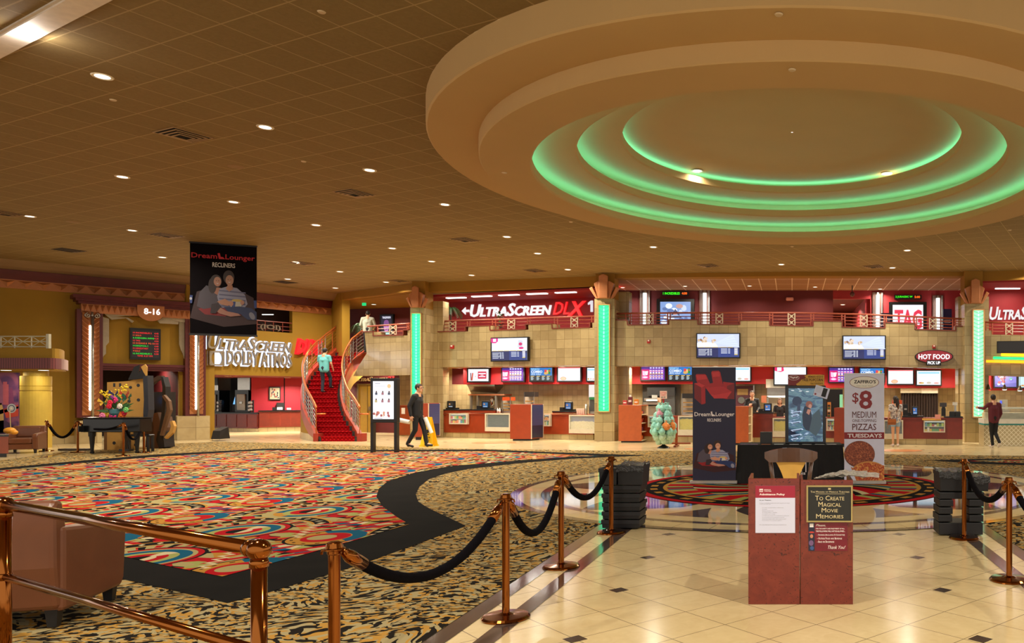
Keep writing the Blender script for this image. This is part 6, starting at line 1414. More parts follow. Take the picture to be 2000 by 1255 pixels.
box_thing('notice', KA.off(-1), [('sheet', 1097, 771, 1107, 784, 0, .02, M_WHITE)], 'white notice on the tiled wall above the till', 'notice')
for k, x in enumerate((1128, 1132, 1136, 1140)):
    c = CA_.hit(x, 810, -.1); b = MB(); b.mat(M((232, 200, 186), .5)); b.lathe(c, [(.03, 0), (.045, .2), (.04, .24)], 10); tag(b.build('cup_stack', None), 'stack of striped paper cups standing near the column', 'cups', 'paper cup stacks')
for x in (972, 976): c = CA_.hit(x, 806, -.2); b = MB(); b.mat(M_WHITE); b.lathe(c, [(.035, 0), (.035, .12), (.012, .15), (.012, .19)], 10); tag(b.build('squeeze_bottle', None, smooth=True), 'white squeeze bottle beside the food warmer', 'bottle', 'squeeze bottles')
c = CA_.hit(1145, 811, .0); b = MB(); b.cyl(c, c+Vector((0, 0, .42)), .05, .045, 14); tag(b.build('steel_canister', M_STEEL, smooth=True), 'tall steel canister between the paper cups and the drinks tower', 'canister')
KB1 = PY(30.1)
box_thing('pizza_oven', KB1, [('cavity', 1255, 751, 1329, 822, .04, .1, M((52, 50, 44), .5)), ('hood', 1264, 756, 1318, 773, .3, .3, M((74, 76, 76), .3, .6)), ('conveyor', 1258, 777, 1290, 782, .45, .4, M_STEEL), ('conveyor', 1256, 785, 1288, 790, .45, .4, M_STEEL), ('tray', 1262, 779.5, 1284, 783, .6, .3, M_WHITE), ('side_panel', 1284, 776, 1291, 812, .5, .3, M((190, 150, 120), .4)), ('body', 1256, 792, 1288, 852, .4, .4, M((120, 110, 96), .4, .4)), ('cabinet', 1291, 760, 1318, 822, .15, .1, M((96, 100, 100), .3, .6)), ('label', 1273, 771, 1284, 779, .32, .01, M((180, 180, 170), .4))], 'dark kitchen hatch with conveyor pizza oven and white tray', 'oven', ybase=830)
box_thing('wall_panel_door', KB1, [('door_leaf', 1437, 753, 1473, 860, .08, .08, M((74, 28, 40), .5)), ('picture', 1440, 759, 1461, 771, .10, .02, M((150, 120, 70), .4, .4)), ('edge', 1471, 752, 1473.5, 860, .1, .1, M_STEEL)], 'maroon kitchen door with round window behind the male worker', 'door', ybase=862)
c = KB1.hit(1448, 781, .1); b = MB(); b.cyl(c, c+KB1.n*.03, .13, n=20); tag(b.build('round_window', M((120, 120, 110), .2, .8)), 'round porthole window beside the male worker', 'window')
hd = wthing('extractor_hood', RB2, 1515, 770, 'wide steel and white hood panel under the largest menu screen', 'hood'); part('white_panel', RB2, 1496, 740, 1536, 757, .02, .1, M((224, 222, 206), .5), hd); part('steel_vent', RB2, 1498, 757, 1536, 771, -.3, .5, M_STEEL, hd)
pw = PY(29.0); box_thing('popcorn_machine', pw, [('back_panel', 1500, 774, 1560, 812, -.2, .05, M((170, 160, 140), .3, .3)), ('top_bar', 1498, 772, 1560, 776, 0, .3, M((206, 216, 226), .4)), ('base_cabinet', 1498, 812, 1560, 855, 0, .4, M_STEEL), ('pillar', 1498, 774, 1501, 812, 0, .1, M_STEEL), ('menu_card', 1487, 772, 1497, 786, .05, .03, M((160, 90, 60), .5))], 'steel popcorn machine behind the female worker', 'popcorn machine')
box_thing('drinks_tower', PY(27.5), [('body', 1610, 760, 1646, 860, 0, .5, M((16, 15, 17), .4)), ('lit_panel', 1640, 770, 1646, 795, .02, .02, E((150, 220, 160), .8))], 'black drinks tower between the lit poster box and pizza banner', 'drinks tower', ybase=815)
st = wthing('cup_rack', CB2, 1619, 815, 'slanted orange rack of lids beside the lit poster box', 'rack', d=-.1)
part('frame', CB2, 1616, 785, 1622, 815, -.1, .15, M((214, 130, 50), .5), st)
for k in range(5): part('lid_stack', CB2, 1616.5, 790+k*5, 1621.5, 793.5+k*5, -.08, .1, M([(30, 30, 30), (60, 90, 60), (220, 200, 180)][k % 3], .4), st)
hk = PY(29.9)
th = wthing('curtain', hk, 1795, 815, 'dark brown pleated curtain closing the kitchen hatch', 'curtain'); b = MB(); b.mat(M((46, 30, 24), .8)); z0, z1 = hk.hit(1795, 830).z, hk.hit(1795, 766).z; xa, xb = hk.hit(1759, 770).x, hk.hit(1831, 770).x
pts = [(xa+(xb-xa)*k/80, 29.75+.05*math.sin(k*1.1)) for k in range(81)]; i = b.vs([(x, y, z0) for x, y in pts]); j = b.vs([(x, y, z1) for x, y in pts])
for k in range(80): b.face((i[k], i[k+1], j[k+1], j[k]))
b.build('cloth', None, th, smooth=True)
box_thing('valance', PY(29.6), [('panel', 1759, 758, 1800, 767, 0, .1, M((206, 200, 170), .5)), ('lit_panel', 1800, 758, 1832, 767.5, .01, .1, M((236, 232, 210), .5))], 'cream panel above the dark curtain', 'panel')
box_thing('coffee_grinder', CB2, [('body', 1839, 797, 1847, 812, -.2, .2, M_BLACKP), ('hopper', 1836, 786, 1849, 794, -.18, .25, M((40, 30, 26), .2)), ('neck', 1840, 794, 1846, 797, -.22, .15, M_BLACKP)], 'black coffee grinder at the curtain edge', 'grinder', d=-.2)
box_thing('coffee_brewer', CB2, [('body', 1764, 789, 1773, 811, -.2, .2, M_BLACKP), ('spout', 1766, 797, 1771, 800, -.14, .05, M_STEEL)], 'black coffee brewer nearest the long-haired woman', 'coffee machine', d=-.2)
for x, lab in ((1860, 'black serving tray nearest the coffee grinder'), (1871, 'black serving tray nearest the mint column')): box_thing('serving_tray', CB2, [('bin', x-5, 804, x+5, 813, -.1, .3, M_BLACKP), ('lid', x-4.5, 803, x+4.5, 804.5, -.12, .25, M((90, 90, 90), .2, .6))], lab, 'tray', d=-.1)
box_thing('stand_mixer', CB2, [('head', 1861, 785, 1870, 791, -.3, .15, M((226, 224, 216), .4)), ('column', 1864, 790, 1868, 804, -.32, .12, M_STEEL)], 'white mixer head above the black trays', 'mixer', d=-.3)
box_thing('order_card', CB2, [('card', 1826, 809, 1837, 818, .22, .02, M((222, 150, 140), .5))], 'small pink and white card standing on the orange ledge board', 'card', d=.22)
CCp = Pl(G(1922, 870)[:2], G(2060, 870.5)[:2])
ic = wthing('dessert_counter', CCp, 1985, 870, 'long frozen dessert counter with glass top, teal stripe and diamond-patterned steel front', 'counter'); ic.location.z = 0; ic['_o'] = tuple(ic.location)
td = NT('diamond_steel'); u, v, _ = td.sep(td.uv()); fx = td.m('ABSOLUTE', td.m('SUBTRACT', td.m('FRACT', td.m('MULTIPLY', td.m('ADD', u, v), 7)), .5)); fy = td.m('ABSOLUTE', td.m('SUBTRACT', td.m('FRACT', td.m('MULTIPLY', td.m('SUBTRACT', u, v), 7)), .5)); td.fin(td.mix(td.m('LESS_THAN', td.m('MINIMUM', fx, fy), .09), S(190, 172, 130), S(232, 222, 190)), .3, .5)
part('patterned_front', CCp, 1922, 830, 2060, 871, 0, .9, td.mat, ic); part('teal_stripe', CCp, 1922, 827, 2060, 830, .03, .9, M((30, 150, 150), .4), ic); part('white_shelf', CCp, 1922, 818, 2060, 827, .06, 1.0, M((236, 232, 220), .3), ic)
gl = M((214, 226, 220), .05, alpha=.22); part('glass_screen', CCp, 1922, 798, 2060, 818, .0, .02, gl, ic); part('glass_top', CCp, 1922, 795, 2060, 798, .05, .5, M((226, 236, 226), .2), ic); part('inner_tubs', CCp, 1924, 806, 2060, 818, -.3, .5, M((214, 200, 160), .5, var=.3, scale=6), ic)
cm = box_thing('soft_serve_machine', CCp.off(-1.3), [('body', 1953, 780, 1968, 800, 0, .4, M((206, 200, 180), .4)), ('base_cabinet', 1948, 800, 1972, 859, -.05, .4, M_STEEL), ('control_panel', 1953, 782, 1957, 788, .02, .02, E((90, 110, 240), .9)), ('leg', 1957, 789, 1963, 806, .05, .2, M_STEEL)], 'cream soft serve machine behind the person in maroon', 'machine', d=0)
for k, (px, py) in enumerate(((1931, 757), (1962, 757), (1992, 759))):
    pp = PY(27.3); c = pp.hit(px, py); th = thing('pendant_lamp', c, ['small bronze pendant lamp nearest the mint column, unlit', 'small lit pendant lamp before the sundae screen', 'small lit pendant lamp nearest the picture edge'][k], 'pendant lamp')
    b = MB(); b.lathe(c, [(.09, -.06), (.085, -.03), (.04, .08), (.025, .12)], 14); b.build('shade', M((96, 80, 60), .4, .5), th); b = MB(); b.cyl(c+Vector((0, 0, .1)), Vector((c.x, c.y, 2.72)), .008, n=5); b.build('cord', M_DARK, th)
    if k: b = MB(); b.lathe(c, [(.02, -.085), (.08, -.07), (.085, -.055)], 12); b.build('bulb', E((255, 250, 230), 3), th)
for i, (px, Y) in enumerate(((870, 30.2), (955, 29.7), (1050, 29.1), (1140, 28.6), (1240, 28.2), (1370, 28.1), (1485, 28), (1600, 27.9), (1712, 27.7), (1815, 27.4), (1960, 27.6))):
    x, _ = XY(px, Y); o = lamp(Vector((x, Y, 2.715)), 'small recessed lamp under the stone balcony over the counters', 'lamps under the balcony', e=.35)
for px, Y in ((1240, 29.5), (1400, 29.5), (1560, 29.5), (1720, 29.4), (1860, 29), (900, 31.2), (1000, 30.3), (1100, 29.9), (1960, 28.6)):
    x, _ = XY(px, Y-.5); lamp(Vector((x, Y-.9 if px > 1190 else Y-.6, 2.715)), 'small recessed lamp under the stone balcony over the kitchen', 'lamps over the kitchen', e=.45)
for x, y, z in ((-23.5, 32, zc_), (-20.8, 34, zc_), (-22.6, 34.4, zc_)): lamp(Vector((x, y, z+.015)), 'small recessed lamp in the drinks recess', 'lamps in the drinks recess')  # lamps added to brighten the recess
c = WL1.hit(275, 740, -2.5); lamp(Vector((c.x, c.y, 2.945)), 'small recessed lamp in the dim room behind the portal', None)  # lamp added to light the room inside the portal
c = P(740, 740, 32.6); lamp(Vector((c.x, c.y, 3.195)), 'small recessed lamp under the landing beside the stairs', None)
VEL = M((14, 12, 16), .95, var=.3, scale=30)
def post_at(px, py, label, h=.885, loc=None, grp='brass rope posts'):
    c = loc or G(px, py); 
    if 'post0' not in globals():
        r = local('stanchion', label, 'rope post', grp)
        b = MB(); b.lathe((0, 0, 0), [(.165, .002), (.168, .012), (.155, .026), (.06, .034), (.03, .045)], 40); b.build('base', M_BRASS, r, smooth=False)
        b = MB(); b.lathe((0, 0, 0), [(.026, .04), (.026, h-.05), (.031, h-.045), (.031, h-.015), (.026, h-.01), (.026, h)], 24); b.build('pole', M_BRASS, r)
        b = MB(); b.lathe((0, 0, h), [(.04, -.03), (.048, -.026), (.048, -.02), (.04, -.016), (.034, .006), (.030, .01), (.02, .014)], 24); b.build('crown_cap', M_BRASS, r)
        for s in (-1, 1):
            b = MB(); b.tube([(s*.03, 0, h-.03), (s*.058, 0, h-.03), (s*.062, 0, h-.05)], .007, 6); b.build('rope_hook', M_BRASS, r, smooth=True)
        globals()['post0'] = r; r.location = c; r['_o'] = (0, 0, 0); return r
    return dup(post0, c, 0, label, grp)
def rope(a, c, label, sag=.33, r=.03, grp=None, h=.84):
    a = Vector(a); c = Vector(c); d = (c-a); d.z = 0; u = d.normalized(); p = Vector((a.x, a.y, h))+u*.06; q = Vector((c.x, c.y, h))-u*.06
    th = thing('velvet_rope', (p+q)/2-Vector((0, 0, sag)), label, 'rope', grp)
    n = 28; f = lambda t: p.lerp(q, t)-Vector((0, 0, sag*(1-(2*t-1)**2)))
    pts = [f(.07+.86*k/n) for k in range(n+1)]
    b = MB(); b.tube(pts, r, 12); b.build('rope', VEL, th, smooth=True)
    for s in (0, 1):
        t = (0, .035, .09) if s == 0 else (1, .965, .91); b = MB(); b.tube([f(v) for v in t], [.016, r*1.12, r*1.12], 12); b.build('brass_ferrule', M_BRASS, th, smooth=True)
S0 = P(653, 1060, 3.71); S0.z = 0
S1, S2, S3 = G(988, 1207), G(1096, 1107), G(1194, 1040); S4, S5 = G(1883, 1051), G(1971, 1133); S6 = Vector((S5.x+.25, 4.9, 0))
for c, lab in ((S0, 'brass rope post standing on tiger carpet beside the ball-topped handrail'), (S1, 'brass rope post at the lower end of the lane, second from the handrail'), (S2, 'brass rope post midway between the handrail and the crates'), (S3, 'brass rope post before the tall stack of black crates'), (S4, 'brass rope post before the black blocks with an open gap'), (S5, 'brass rope post on the dark band nearest the black blocks'), (S6, 'brass rope post beyond the picture edge past the black blocks')): post_at(0, 0, lab, loc=c)
rope(S0, S1, 'black velvet rope nearest the viewer, sagging over the tiger carpet', .30); rope(S1, S2, 'black velvet rope between the lane posts, hanging in a deep loop', .36); rope(S2, S3, 'black velvet rope ending at the tall crate stack', .30); rope(S4, S5, 'black velvet rope beside the black blocks with an open gap', .26); rope(S5, S6, 'black velvet rope running out of the picture past the black blocks', .3)
T = [G(91, 882), G(152, 883.5), G(241, 890.5), G(281, 884)]
T[0] = P(91, 826, 22.3); T[0].z = 0
for c, lab in zip(T, ('dark rope post against the gold wall beside the tan armchair', 'thin brass rope post between armchair and piano', 'thin brass rope post before the piano', 'thin brass rope post before the dark ribbed standee')): post_at(0, 0, lab, loc=c)
rope(T[0], T[1], 'black velvet rope between the armchair and the piano', .42, .035); rope(T[1], T[2], 'black velvet rope hanging before the piano legs', .16, .03); rope(T[2], T[3], 'black velvet rope before the tan cardboard standee', .42, .03)
hr = thing('brass_railing', (-3.0, 3.4, 0), 'shiny brass double handrail with ball joints before the big leather armchair', 'railing')
A_ = Vector((P(10, 985, 3.96).x, 3.96, 0)); B_ = Vector((P(506, 1072, 2.8).x, 2.8, 0)); d_ = (B_-A_); Z1, Z2 = 1.04, .67
def tubep(p, q, r, nm): b = MB(); b.cyl(p, q, r, n=24); b.build(nm, M_BRASS, hr, smooth=True)
tubep(A_+Vector((0, 0, Z1)), B_+Vector((0, 0, Z1)), .026, 'top_rail'); tubep(A_+Vector((0, 0, Z2)), B_+Vector((0, 0, Z2)), .020, 'middle_rail')
ext = A_-d_; tubep(ext+Vector((0, 0, Z1)), A_+Vector((0, 0, Z1)), .026, 'top_rail'); tubep(ext+Vector((0, 0, Z2)), A_+Vector((0, 0, Z2)), .020, 'middle_rail')
for p in (A_, B_):
    tubep(p, p+Vector((0, 0, Z1-.03)), .026, 'post')
    b = MB(); b.ball(p+Vector((0, 0, Z1)), .040, n=28, m=18); b.lathe(p+Vector((0, 0, Z1)), [(.031, -.062), (.031, -.045), (.027, -.030)], 24); b.build('ball_joint', M_BRASS, hr, smooth=True)
    b = MB(); b.ball(p+Vector((0, 0, Z2)), .032, n=24, m=14); b.build('ball_joint', M_BRASS, hr, smooth=True)
    u = d_.normalized(); 
    if p is B_: b = MB(); b.cyl(p+Vector((0, 0, Z1))-u*.065, p+Vector((0, 0, Z1))-u*.045, .032, n=24); b.build('collar', M_BRASS, hr, smooth=True)
LEA = NT('brown_leather'); n_ = LEA.noise(LEA.obj(), 3, 4, .5); n2_ = LEA.noise(LEA.obj(), 90, 2); LEA.fin(LEA.mix(n_, S(94, 54, 34), S(128, 78, 50)), .36); LEA.bump(n2_, .08, .002)
def armchair(label, loc, rz, s=1.0):
    r = thing('leather_armchair', (0, 0, 0), label, 'armchair')
    W, Dp = .41, .40
    for sx in (-1, 1):
        b = MB(); x0, x1 = (W-.13)*sx, W*sx; xa, xb = sorted((x0, x1)); prof = [(-.40, .10), (.34, .10), (.38, .16), (.41, .50), (.40, .56), (.34, .60), (-.10, .63), (-.40, .66)]
        b.hexa([(xa, y, z) for y, z in prof], [(xb, y, z) for y, z in prof]); b.build('arm', LEA.mat, r, bev=.028, smooth=False)
    b = MB(); prof = [(-.26, .12), (-.42, .12), (-.46, .4), (-.47, .80), (-.43, .84), (-.36, .83), (-.30, .6)]
    b.hexa([(-W+.02, y, z) for y, z in prof], [(W-.02, y, z) for y, z in prof]); b.build('back', LEA.mat, r, bev=.03)
    b = MB(); b.rbox(-W+.135, -.28, .30, W-.135, .38, .46, .05, 4); b.build('seat_cushion', LEA.mat, r, bev=.01)
    b = MB(); b.box(-W+.13, -.30, .12, W-.13, .35, .295); b.build('front_panel', LEA.mat, r, bev=.015)
    b = MB(); prof = [(-.31, .47), (-.27, .50), (-.30, .78), (-.345, .80)]; b.hexa([(-W+.14, y, z) for y, z in prof], [(W-.14, y, z) for y, z in prof]); b.build('back_cushion', LEA.mat, r, bev=.02)
    for x in (-W+.07, W-.07):
        for y in (-.36, .32): b = MB(); b.hexa([(x-.025, y-.025, 0), (x+.025, y-.025, 0), (x+.025, y+.025, 0), (x-.025, y+.025, 0)], [(x-.035, y-.035, .12), (x+.035, y-.035, .12), (x+.035, y+.035, .12), (x-.035, y+.035, .12)]); b.build('leg', M_DARK, r)
    r.location = loc; r.rotation_euler = (0, 0, rz); r.scale = (s, s, s); return r
armchair('big brown leather armchair seen from behind through the brass handrail', Vector((-5.55, 5.55, .012)), R(18), 1.05)
c = G(52, 884); armchair('tan leather tub armchair facing the viewer beside the mural column', Vector((c.x-.1, c.y+.05, .002)), R(180+28), .9)
t = NT('burl_veneer'); p_ = t.obj(); a_ = t.noise(p_, 7, 6, 1.8); b_ = t.noise(p_, 26, 4, 2.5); c_ = t.mix(a_, S(92, 28, 22), S(140, 56, 40)); BURL = t.fin(t.mix(t.ramp(b_, [(0, (.9, .9, .9, 1)), (.36, (.0, .0, .0, 1))]), c_, S(60, 18, 14)), .28)
def podium(x0, x1, ytop, lab, xs, side=1):
    Y = 5.9; xa, xb = XY(x0, Y)[0], XY(x1, Y)[0]; zt = P(0, ytop, Y).z
    th = thing('podium', ((xa+xb)/2, Y+.1, 0), lab, 'podium')
    b = MB(); b.box(xa, Y, .0, xb, Y+.02, zt); b.build('front_panel', BURL, th, bev=.003)
    sa = (xa, xa+.02) if side < 0 else (xb-.02, xb)
    b = MB(); b.box(xa, Y+.02, 0, xa+.02, Y+.42, zt); b.build('side_panel', BURL, th); b = MB(); b.box(xb-.02, Y+.02, 0, xb, Y+.42, zt-.0); b.build('side_panel', BURL, th)
    b = MB(); b.box(xa+.02, Y+.02, .35, xb-.02, Y+.40, .37); b.build('shelf', BURL, th)
    return th, Fr((xa, Y, 0), (1, 0, 0), (0, 0, 1), xb-xa, zt)
pd1, f1 = podium(1461.5, 1562, 934, 'burgundy burl podium with the white Admittance Policy notice', 0, -1)
pd2, f2 = podium(1563.5, 1666, 937, 'burgundy burl podium with the gold-framed mission plaque', 0, 1)
Yq = 5.9
fq = lambda x0, y0, x1, y1: fpx(PY(Yq), x0, y0, x1, y1, .0)
no = thing('notice', P(1514, 1041, Yq-.01), 'white Admittance Policy notice with a crimson head on the podium', 'notice'); f = fq(1475.5, 948, 1553, 1040); WHT = M((216, 222, 250), .4, var=.02); CRM = M((160, 28, 58), .4, var=.04); TX = M((60, 60, 66), .6); TW = M((250, 240, 240), .5, var=.01)
b = MB(); b.mat(WHT); b.rect(f, 0, 0, 1, 1, .0015, .004); b.build('sheet', None, no)
b = MB(); b.mat(CRM); b.rect(f, 0, .745, 1, 1, .0042, .0046); b.build('heading_band', None, no)
b = MB(); b.mat(TW); b.text(f, .1, .785, .74, .84, 'Admittance Policy', .0049, bold=.03); b.text(f, .22, .905, .38, .925, 'MARCUS', .0049, bold=.02); b.text(f, .22, .875, .40, .895, 'THEATRES', .0049, bold=.02)
b.rect(f, .10, .87, .19, .935, .0047, .0049); b.mat(CRM)
for k in range(3): b.rect(f, .112+k*.026, .88, .128+k*.026, .915, .0050, .0052)
b.mat(TX); b.text(f, .1, .685, .41, .705, 'At our Theatres...', .0049, bold=.02); b.text(f, .1, .625, .86, .638, 'To create a comfortable, enjoyable environment appropriate for all ages', .0049); b.text(f, .1, .603, .38, .616, 'we have a few simple rules', .0049)
for k, (s, w_) in enumerate((('No outdoor, disruptive behavior or offensive attire', .54), ('No smoking', .12), ('Please do not talk or text', .28), ('No smoking, vaping or e-cigarettes', .37), ('No outside food or beverages', .33), ('No children under the age of six are admitted after evening shows', .68), ('No unaccompanied minors are admitted to R rated films', .56), ('Guests who disturb others will be asked to leave', .6), ('No recording devices may be used in auditoriums', .5))): b.text(f, .17, .528-k*.034, .17+w_, .541-k*.034, s, .0049)
b.text(f, .1, .165, .78, .18, 'Full complete Admittance Policy visit www.marcustheatres.com', .0049)
b.build('lettering', None, no)
pl_ = thing('plaque', P(1620, 1018, Yq-.01), 'black mission plaque in a gold frame on the podium', 'plaque'); f = fq(1575, 947, 1665, 1018.5); GLD = M((178, 160, 104), .35, .5)
b = MB(); b.mat(GLD); 
for q in ((0, 0, .035, 1), (.965, 0, 1, 1), (.035, 0, .965, .04), (.035, .96, .965, 1)): b.rect(f, *q, .001, .02)
b.build('gold_frame', None, pl_); b = MB(); b.mat(M((26, 28, 26), .4)); b.rect(f, .035, .04, .965, .96, .001, .012); b.build('black_plate', None, pl_)
b = MB(); b.mat(M((224, 206, 158), .4, var=.02)); b.text(f, .09, .80, .93, .85, 'The Mission of Marcus Theatres', .0125, caps=True)
b.rect(f, .2, .765, .83, .772, .0122, .0126); b.rect(f, .47, .885, .53, .93, .0122, .0126)
for s, x0, x1, y0, y1 in (('To Create', .19, .82, .59, .72), ('Magical', .26, .75, .42, .55), ('Movie', .33, .68, .265, .385), ('Memories', .21, .80, .10, .22)): b.text(f, x0, y0, x1, y1, s, .0125, caps=True)
b.build('lettering', None, pl_)
nt = thing('notice', P(1617, 1075, Yq-.01), 'small crimson safety notice with a photo strip below the mission plaque', 'notice'); f = fq(1579, 1020, 1655, 1075)
b = MB(); b.mat(M((122, 14, 40), .4, var=.3, scale=9)); b.rect(f, 0, 0, 1, 1, .001, .004); b.build('sheet', None, nt)
b = MB(); b.mat(M((36, 36, 60), .5)); b.rect(f, 0, 0, .16, 1, .0042, .0046); b.mat(M((240, 236, 240))); b.rect(f, .03, .84, .13, .97, .0047, .0050)
b.mat(M((206, 140, 110))); b.ell(f, .08, .52, .04, .07, .0048, .0051, 12); b.mat(M((120, 90, 140))); b.ell(f, .07, .28, .06, .1, .0048, .0051, 12); b.mat(M((200, 60, 50))); b.ell(f, .08, .66, .07, .03, .0048, .0051, 12); b.mat(M((60, 90, 150))); b.ell(f, .09, .1, .05, .07, .0048, .0051, 12); b.build('photo_strip', None, nt)
b = MB(); b.mat(TW); b.text(f, .19, .86, .44, .95, 'Please,', .0048, shear=.35); b.text(f, .19, .755, .93, .81, 'FOR THE SAFETY AND ENJOYMENT OF ALL,', .0048, bold=.02); b.text(f, .19, .67, .94, .725, 'THE FOLLOWING WILL NOT BE ALLOWED...', .0048, bold=.02)
b.text(f, .22, .525, .93, .60, '- Smoking (Including E-Cigarettes)', .0048, bold=.01, caps=True); b.text(f, .22, .41, .86, .48, '- Outside Food and Beverage', .0048, bold=.01, caps=True); b.text(f, .22, .29, .66, .365, '- Bags or Backpacks', .0048, bold=.01, caps=True); b.text(f, .5, .07, .95, .19, 'Thank You!', .0048, shear=.35); b.build('lettering', None, nt)
t = NT('clear_plastic'); n_ = t.noise(t.obj(), 12, 5, 2); t.fin(t.mix(n_, S(96, 90, 82), S(214, 210, 202)), .15); t.bump(n_, .6, .02); t.b.inputs['Alpha'].default_value = .85
for k, (x0, x1, y, dz, lab) in enumerate(((1588, 1714, 941, .0, 'lowest crumpled clear plastic sheet lying on the podium'), (1600, 1690, 936, .014, 'upper crumpled clear plastic sheet lying on the podium'))):
    zt = P(0, 937, 5.9).z+.004+dz; b = MB(); rnd = random.Random(k); nx, ny = 16, 7; xa, xb = XY(x0, 6.0)[0], XY(x1, 6.0)[0]
    rows = [b.vs([(xa+(xb-xa)*i/nx+rnd.uniform(-.004, .004)+.05*j/ny, 5.91+.4*(.35+.65*min(1, i/nx*2.2))*j/ny, zt+rnd.uniform(.001, .016)+.012*math.sin(PI*i/nx)) for i in range(nx+1)]) for j in range(ny+1)]
    for r0_, r1_ in zip(rows, rows[1:]):
        for i in range(nx): b.face((r0_[i], r0_[i+1], r1_[i+1], r1_[i]))
    tag(b.build('plastic_sheet', t.mat), lab, 'plastic sheet')
ch = local('dining_chair', 'dark wooden chair with a fan-shaped blond back splat behind the podium', 'chair'); DW = M((92, 62, 44), .25, var=.2, coat=.5); BL = M((226, 178, 92), .3, var=.08)
b = MB(); b.rbox(-.23, -.22, .42, .23, .22, .47, .06, 4); b.build('seat', M((150, 110, 60), .5), ch)
for x in (-.19, .19): b = MB(); b.tube([(x, .19, .42), (x*1.02, .21, 0)], [.022, .016], 8); b.build('leg', DW, ch)
for s in (-1, 1):
    b = MB(); b.tube([(s*.17, -.28, 0), (s*.18, -.21, .42), (s*.20, -.23, .7), (s*.235, -.27, .98)], [.018, .022, .022, .024], 8); b.build('rear_leg', DW, ch, smooth=True)
b = MB(); rr = []
for k in range(13):
    u = -1+2*k/12; x = .285*u; y = -.29+.05*u*u*-1; zb, zt = .885+.0*u, 1.04-.045*u*u
    if abs(u) > .99: zb = .93
    rr.append([Vector((x, y-.014, zb)), Vector((x, y+.014, zb)), Vector((x, y+.014, zt)), Vector((x, y-.014, zt))])
b.loft(rr); b.build('top_rail', DW, ch, smooth=False)
b = MB(); n_ = 12
rr = []
for k in range(n_+1):
    t_ = k/n_; z = .47+(.895-.47)*t_; w_ = .05+.12*(t_**2.2)+.0; rr.append([Vector((-w_, -.235-.045*t_, z)), Vector((w_, -.235-.045*t_, z)), Vector((w_, -.222-.045*t_, z)), Vector((-w_, -.222-.045*t_, z))])
b.loft(rr); b.build('splat', BL, ch)
ch.location = (P(1545, 0, 8.35).x, 8.62, .0); ch.rotation_euler = (0, 0, 0)
Yt = 13.95
xa, xb = P(1441, 0, Yt).x, P(1645, 0, Yt).x; zt = .715
tb = thing('folding_table', ((xa+xb)/2, Yt+.38, .013), 'folding table hidden under a floor-length black cloth', 'table'); b = MB(); b.box(xa+.03, Yt+.04, zt-.04, xb-.03, Yt+.74, zt-.006); b.build('tabletop', M_WHITE, tb)
for x in (xa+.1, xb-.1):
    for y in (Yt+.12, Yt+.66): b = MB(); b.cyl((x, y, .014), (x, y, zt-.04), .015, n=8); b.build('leg', M_STEEL, tb)
cl = thing('tablecloth', ((xa+xb)/2, Yt+.38, .013), 'black tablecloth draped to the floor with a white-outlined theatre emblem', 'tablecloth')
CLO = NT('black_cloth'); nn = CLO.noise(CLO.obj(), 6, 2); CLO.fin(CLO.mix(nn, S(10, 9, 11), S(20, 19, 23)), .85)
b = MB(); per = []
cs = [(xa, Yt), (xb, Yt), (xb, Yt+.78), (xa, Yt+.78)]; N_ = 30
for (x0, y0), (x1, y1) in zip(cs, cs[1:]+cs[:1]):
    for k in range(N_): per.append((x0+(x1-x0)*k/N_, y0+(y1-y0)*k/N_))
cx0, cy0 = (xa+xb)/2, Yt+.39
rings = []
for z, e in ((zt, 0), (zt-.012, .006), (zt-.25, .014), (zt-.5, .03), (.016, .05)):
    ring_ = []
    for k, (x, y) in enumerate(per):
        wv = e*.6*math.sin(k*1.3)+e*.5*math.sin(k*.47)
        dx = (1 if x > xb-.02 else -1 if x < xa+.02 else 0); dy = (-1 if y < Yt+.02 else 1 if y > Yt+.76 else 0)
        if e and dy < 0 and .35 < (x-xa)/(xb-xa) < .75: wv *= .2
        ring_.append((x+dx*(e+wv), y+dy*(e*.8+wv), z))
    rings.append(ring_)
ids = [b.vs(r_) for r_ in rings]
for p_, q_ in zip(ids, ids[1:]):
    for k in range(len(per)): b.face((p_[k], q_[k], q_[(k+1) % len(per)], p_[(k+1) % len(per)]))
b.face(ids[0]); b.build('cloth', CLO.mat, cl, smooth=False)
f = fpx(PY(Yt), 1530, 899, 1574, 927, .075); b = MB(); WW = M((232, 232, 236), .6, var=.02); b.mat(WW)
b.line(f, [(.0, .02), (.0, .9)], .016, 0, .003); b.line(f, [(1, .2), (1, .98)], .016, 0, .003); b.line(f, [(0, .98), (1, .98)], .016, 0, .003)
for k in range(3): b.rect(f, .28+k*.16, .32, .38+k*.16, .82, 0, .003)
b.rect(f, .2, .24, .84, .29, 0, .003); b.text(f, .02, .02, .98, .17, 'THEATRES', 0, .003, bold=.02); b.build('printed_emblem', None, cl)
lb = thing('lit_poster_box', (P(1573, 0, Yt+.3).x, Yt+.4, zt+.001), 'black-framed lit poster box with a blue rippled film poster on the black table', 'poster box'); pb_ = PY(Yt+.25)
part('frame', pb_, 1533.5, 752.5, 1613, 866, 0, .12, M((16, 18, 28), .3), lb, bev=.01)
t = NT('film_poster'); u, v, _ = t.sep(t.uv()); n_ = t.noise(t.comb(t.m('MULTIPLY', u, 1.0), t.m('MULTIPLY', v, 2.4)), 2.6, 4, 1.6)
cc = t.ramp(n_, [(.28, S(18, 28, 50)), (.42, S(50, 84, 110)), (.52, S(96, 130, 140)), (.60, S(70, 100, 130)), (.68, S(190, 214, 236)), (.74, S(60, 90, 130))], False)
t.b.inputs['Base Color'].default_value = (0.02, .02, .02, 1); t.t.links.new(cc, t.b.inputs['Emission Color']); t.b.inputs['Emission Strength'].default_value = .85; t.b.inputs['Roughness'].default_value = .08
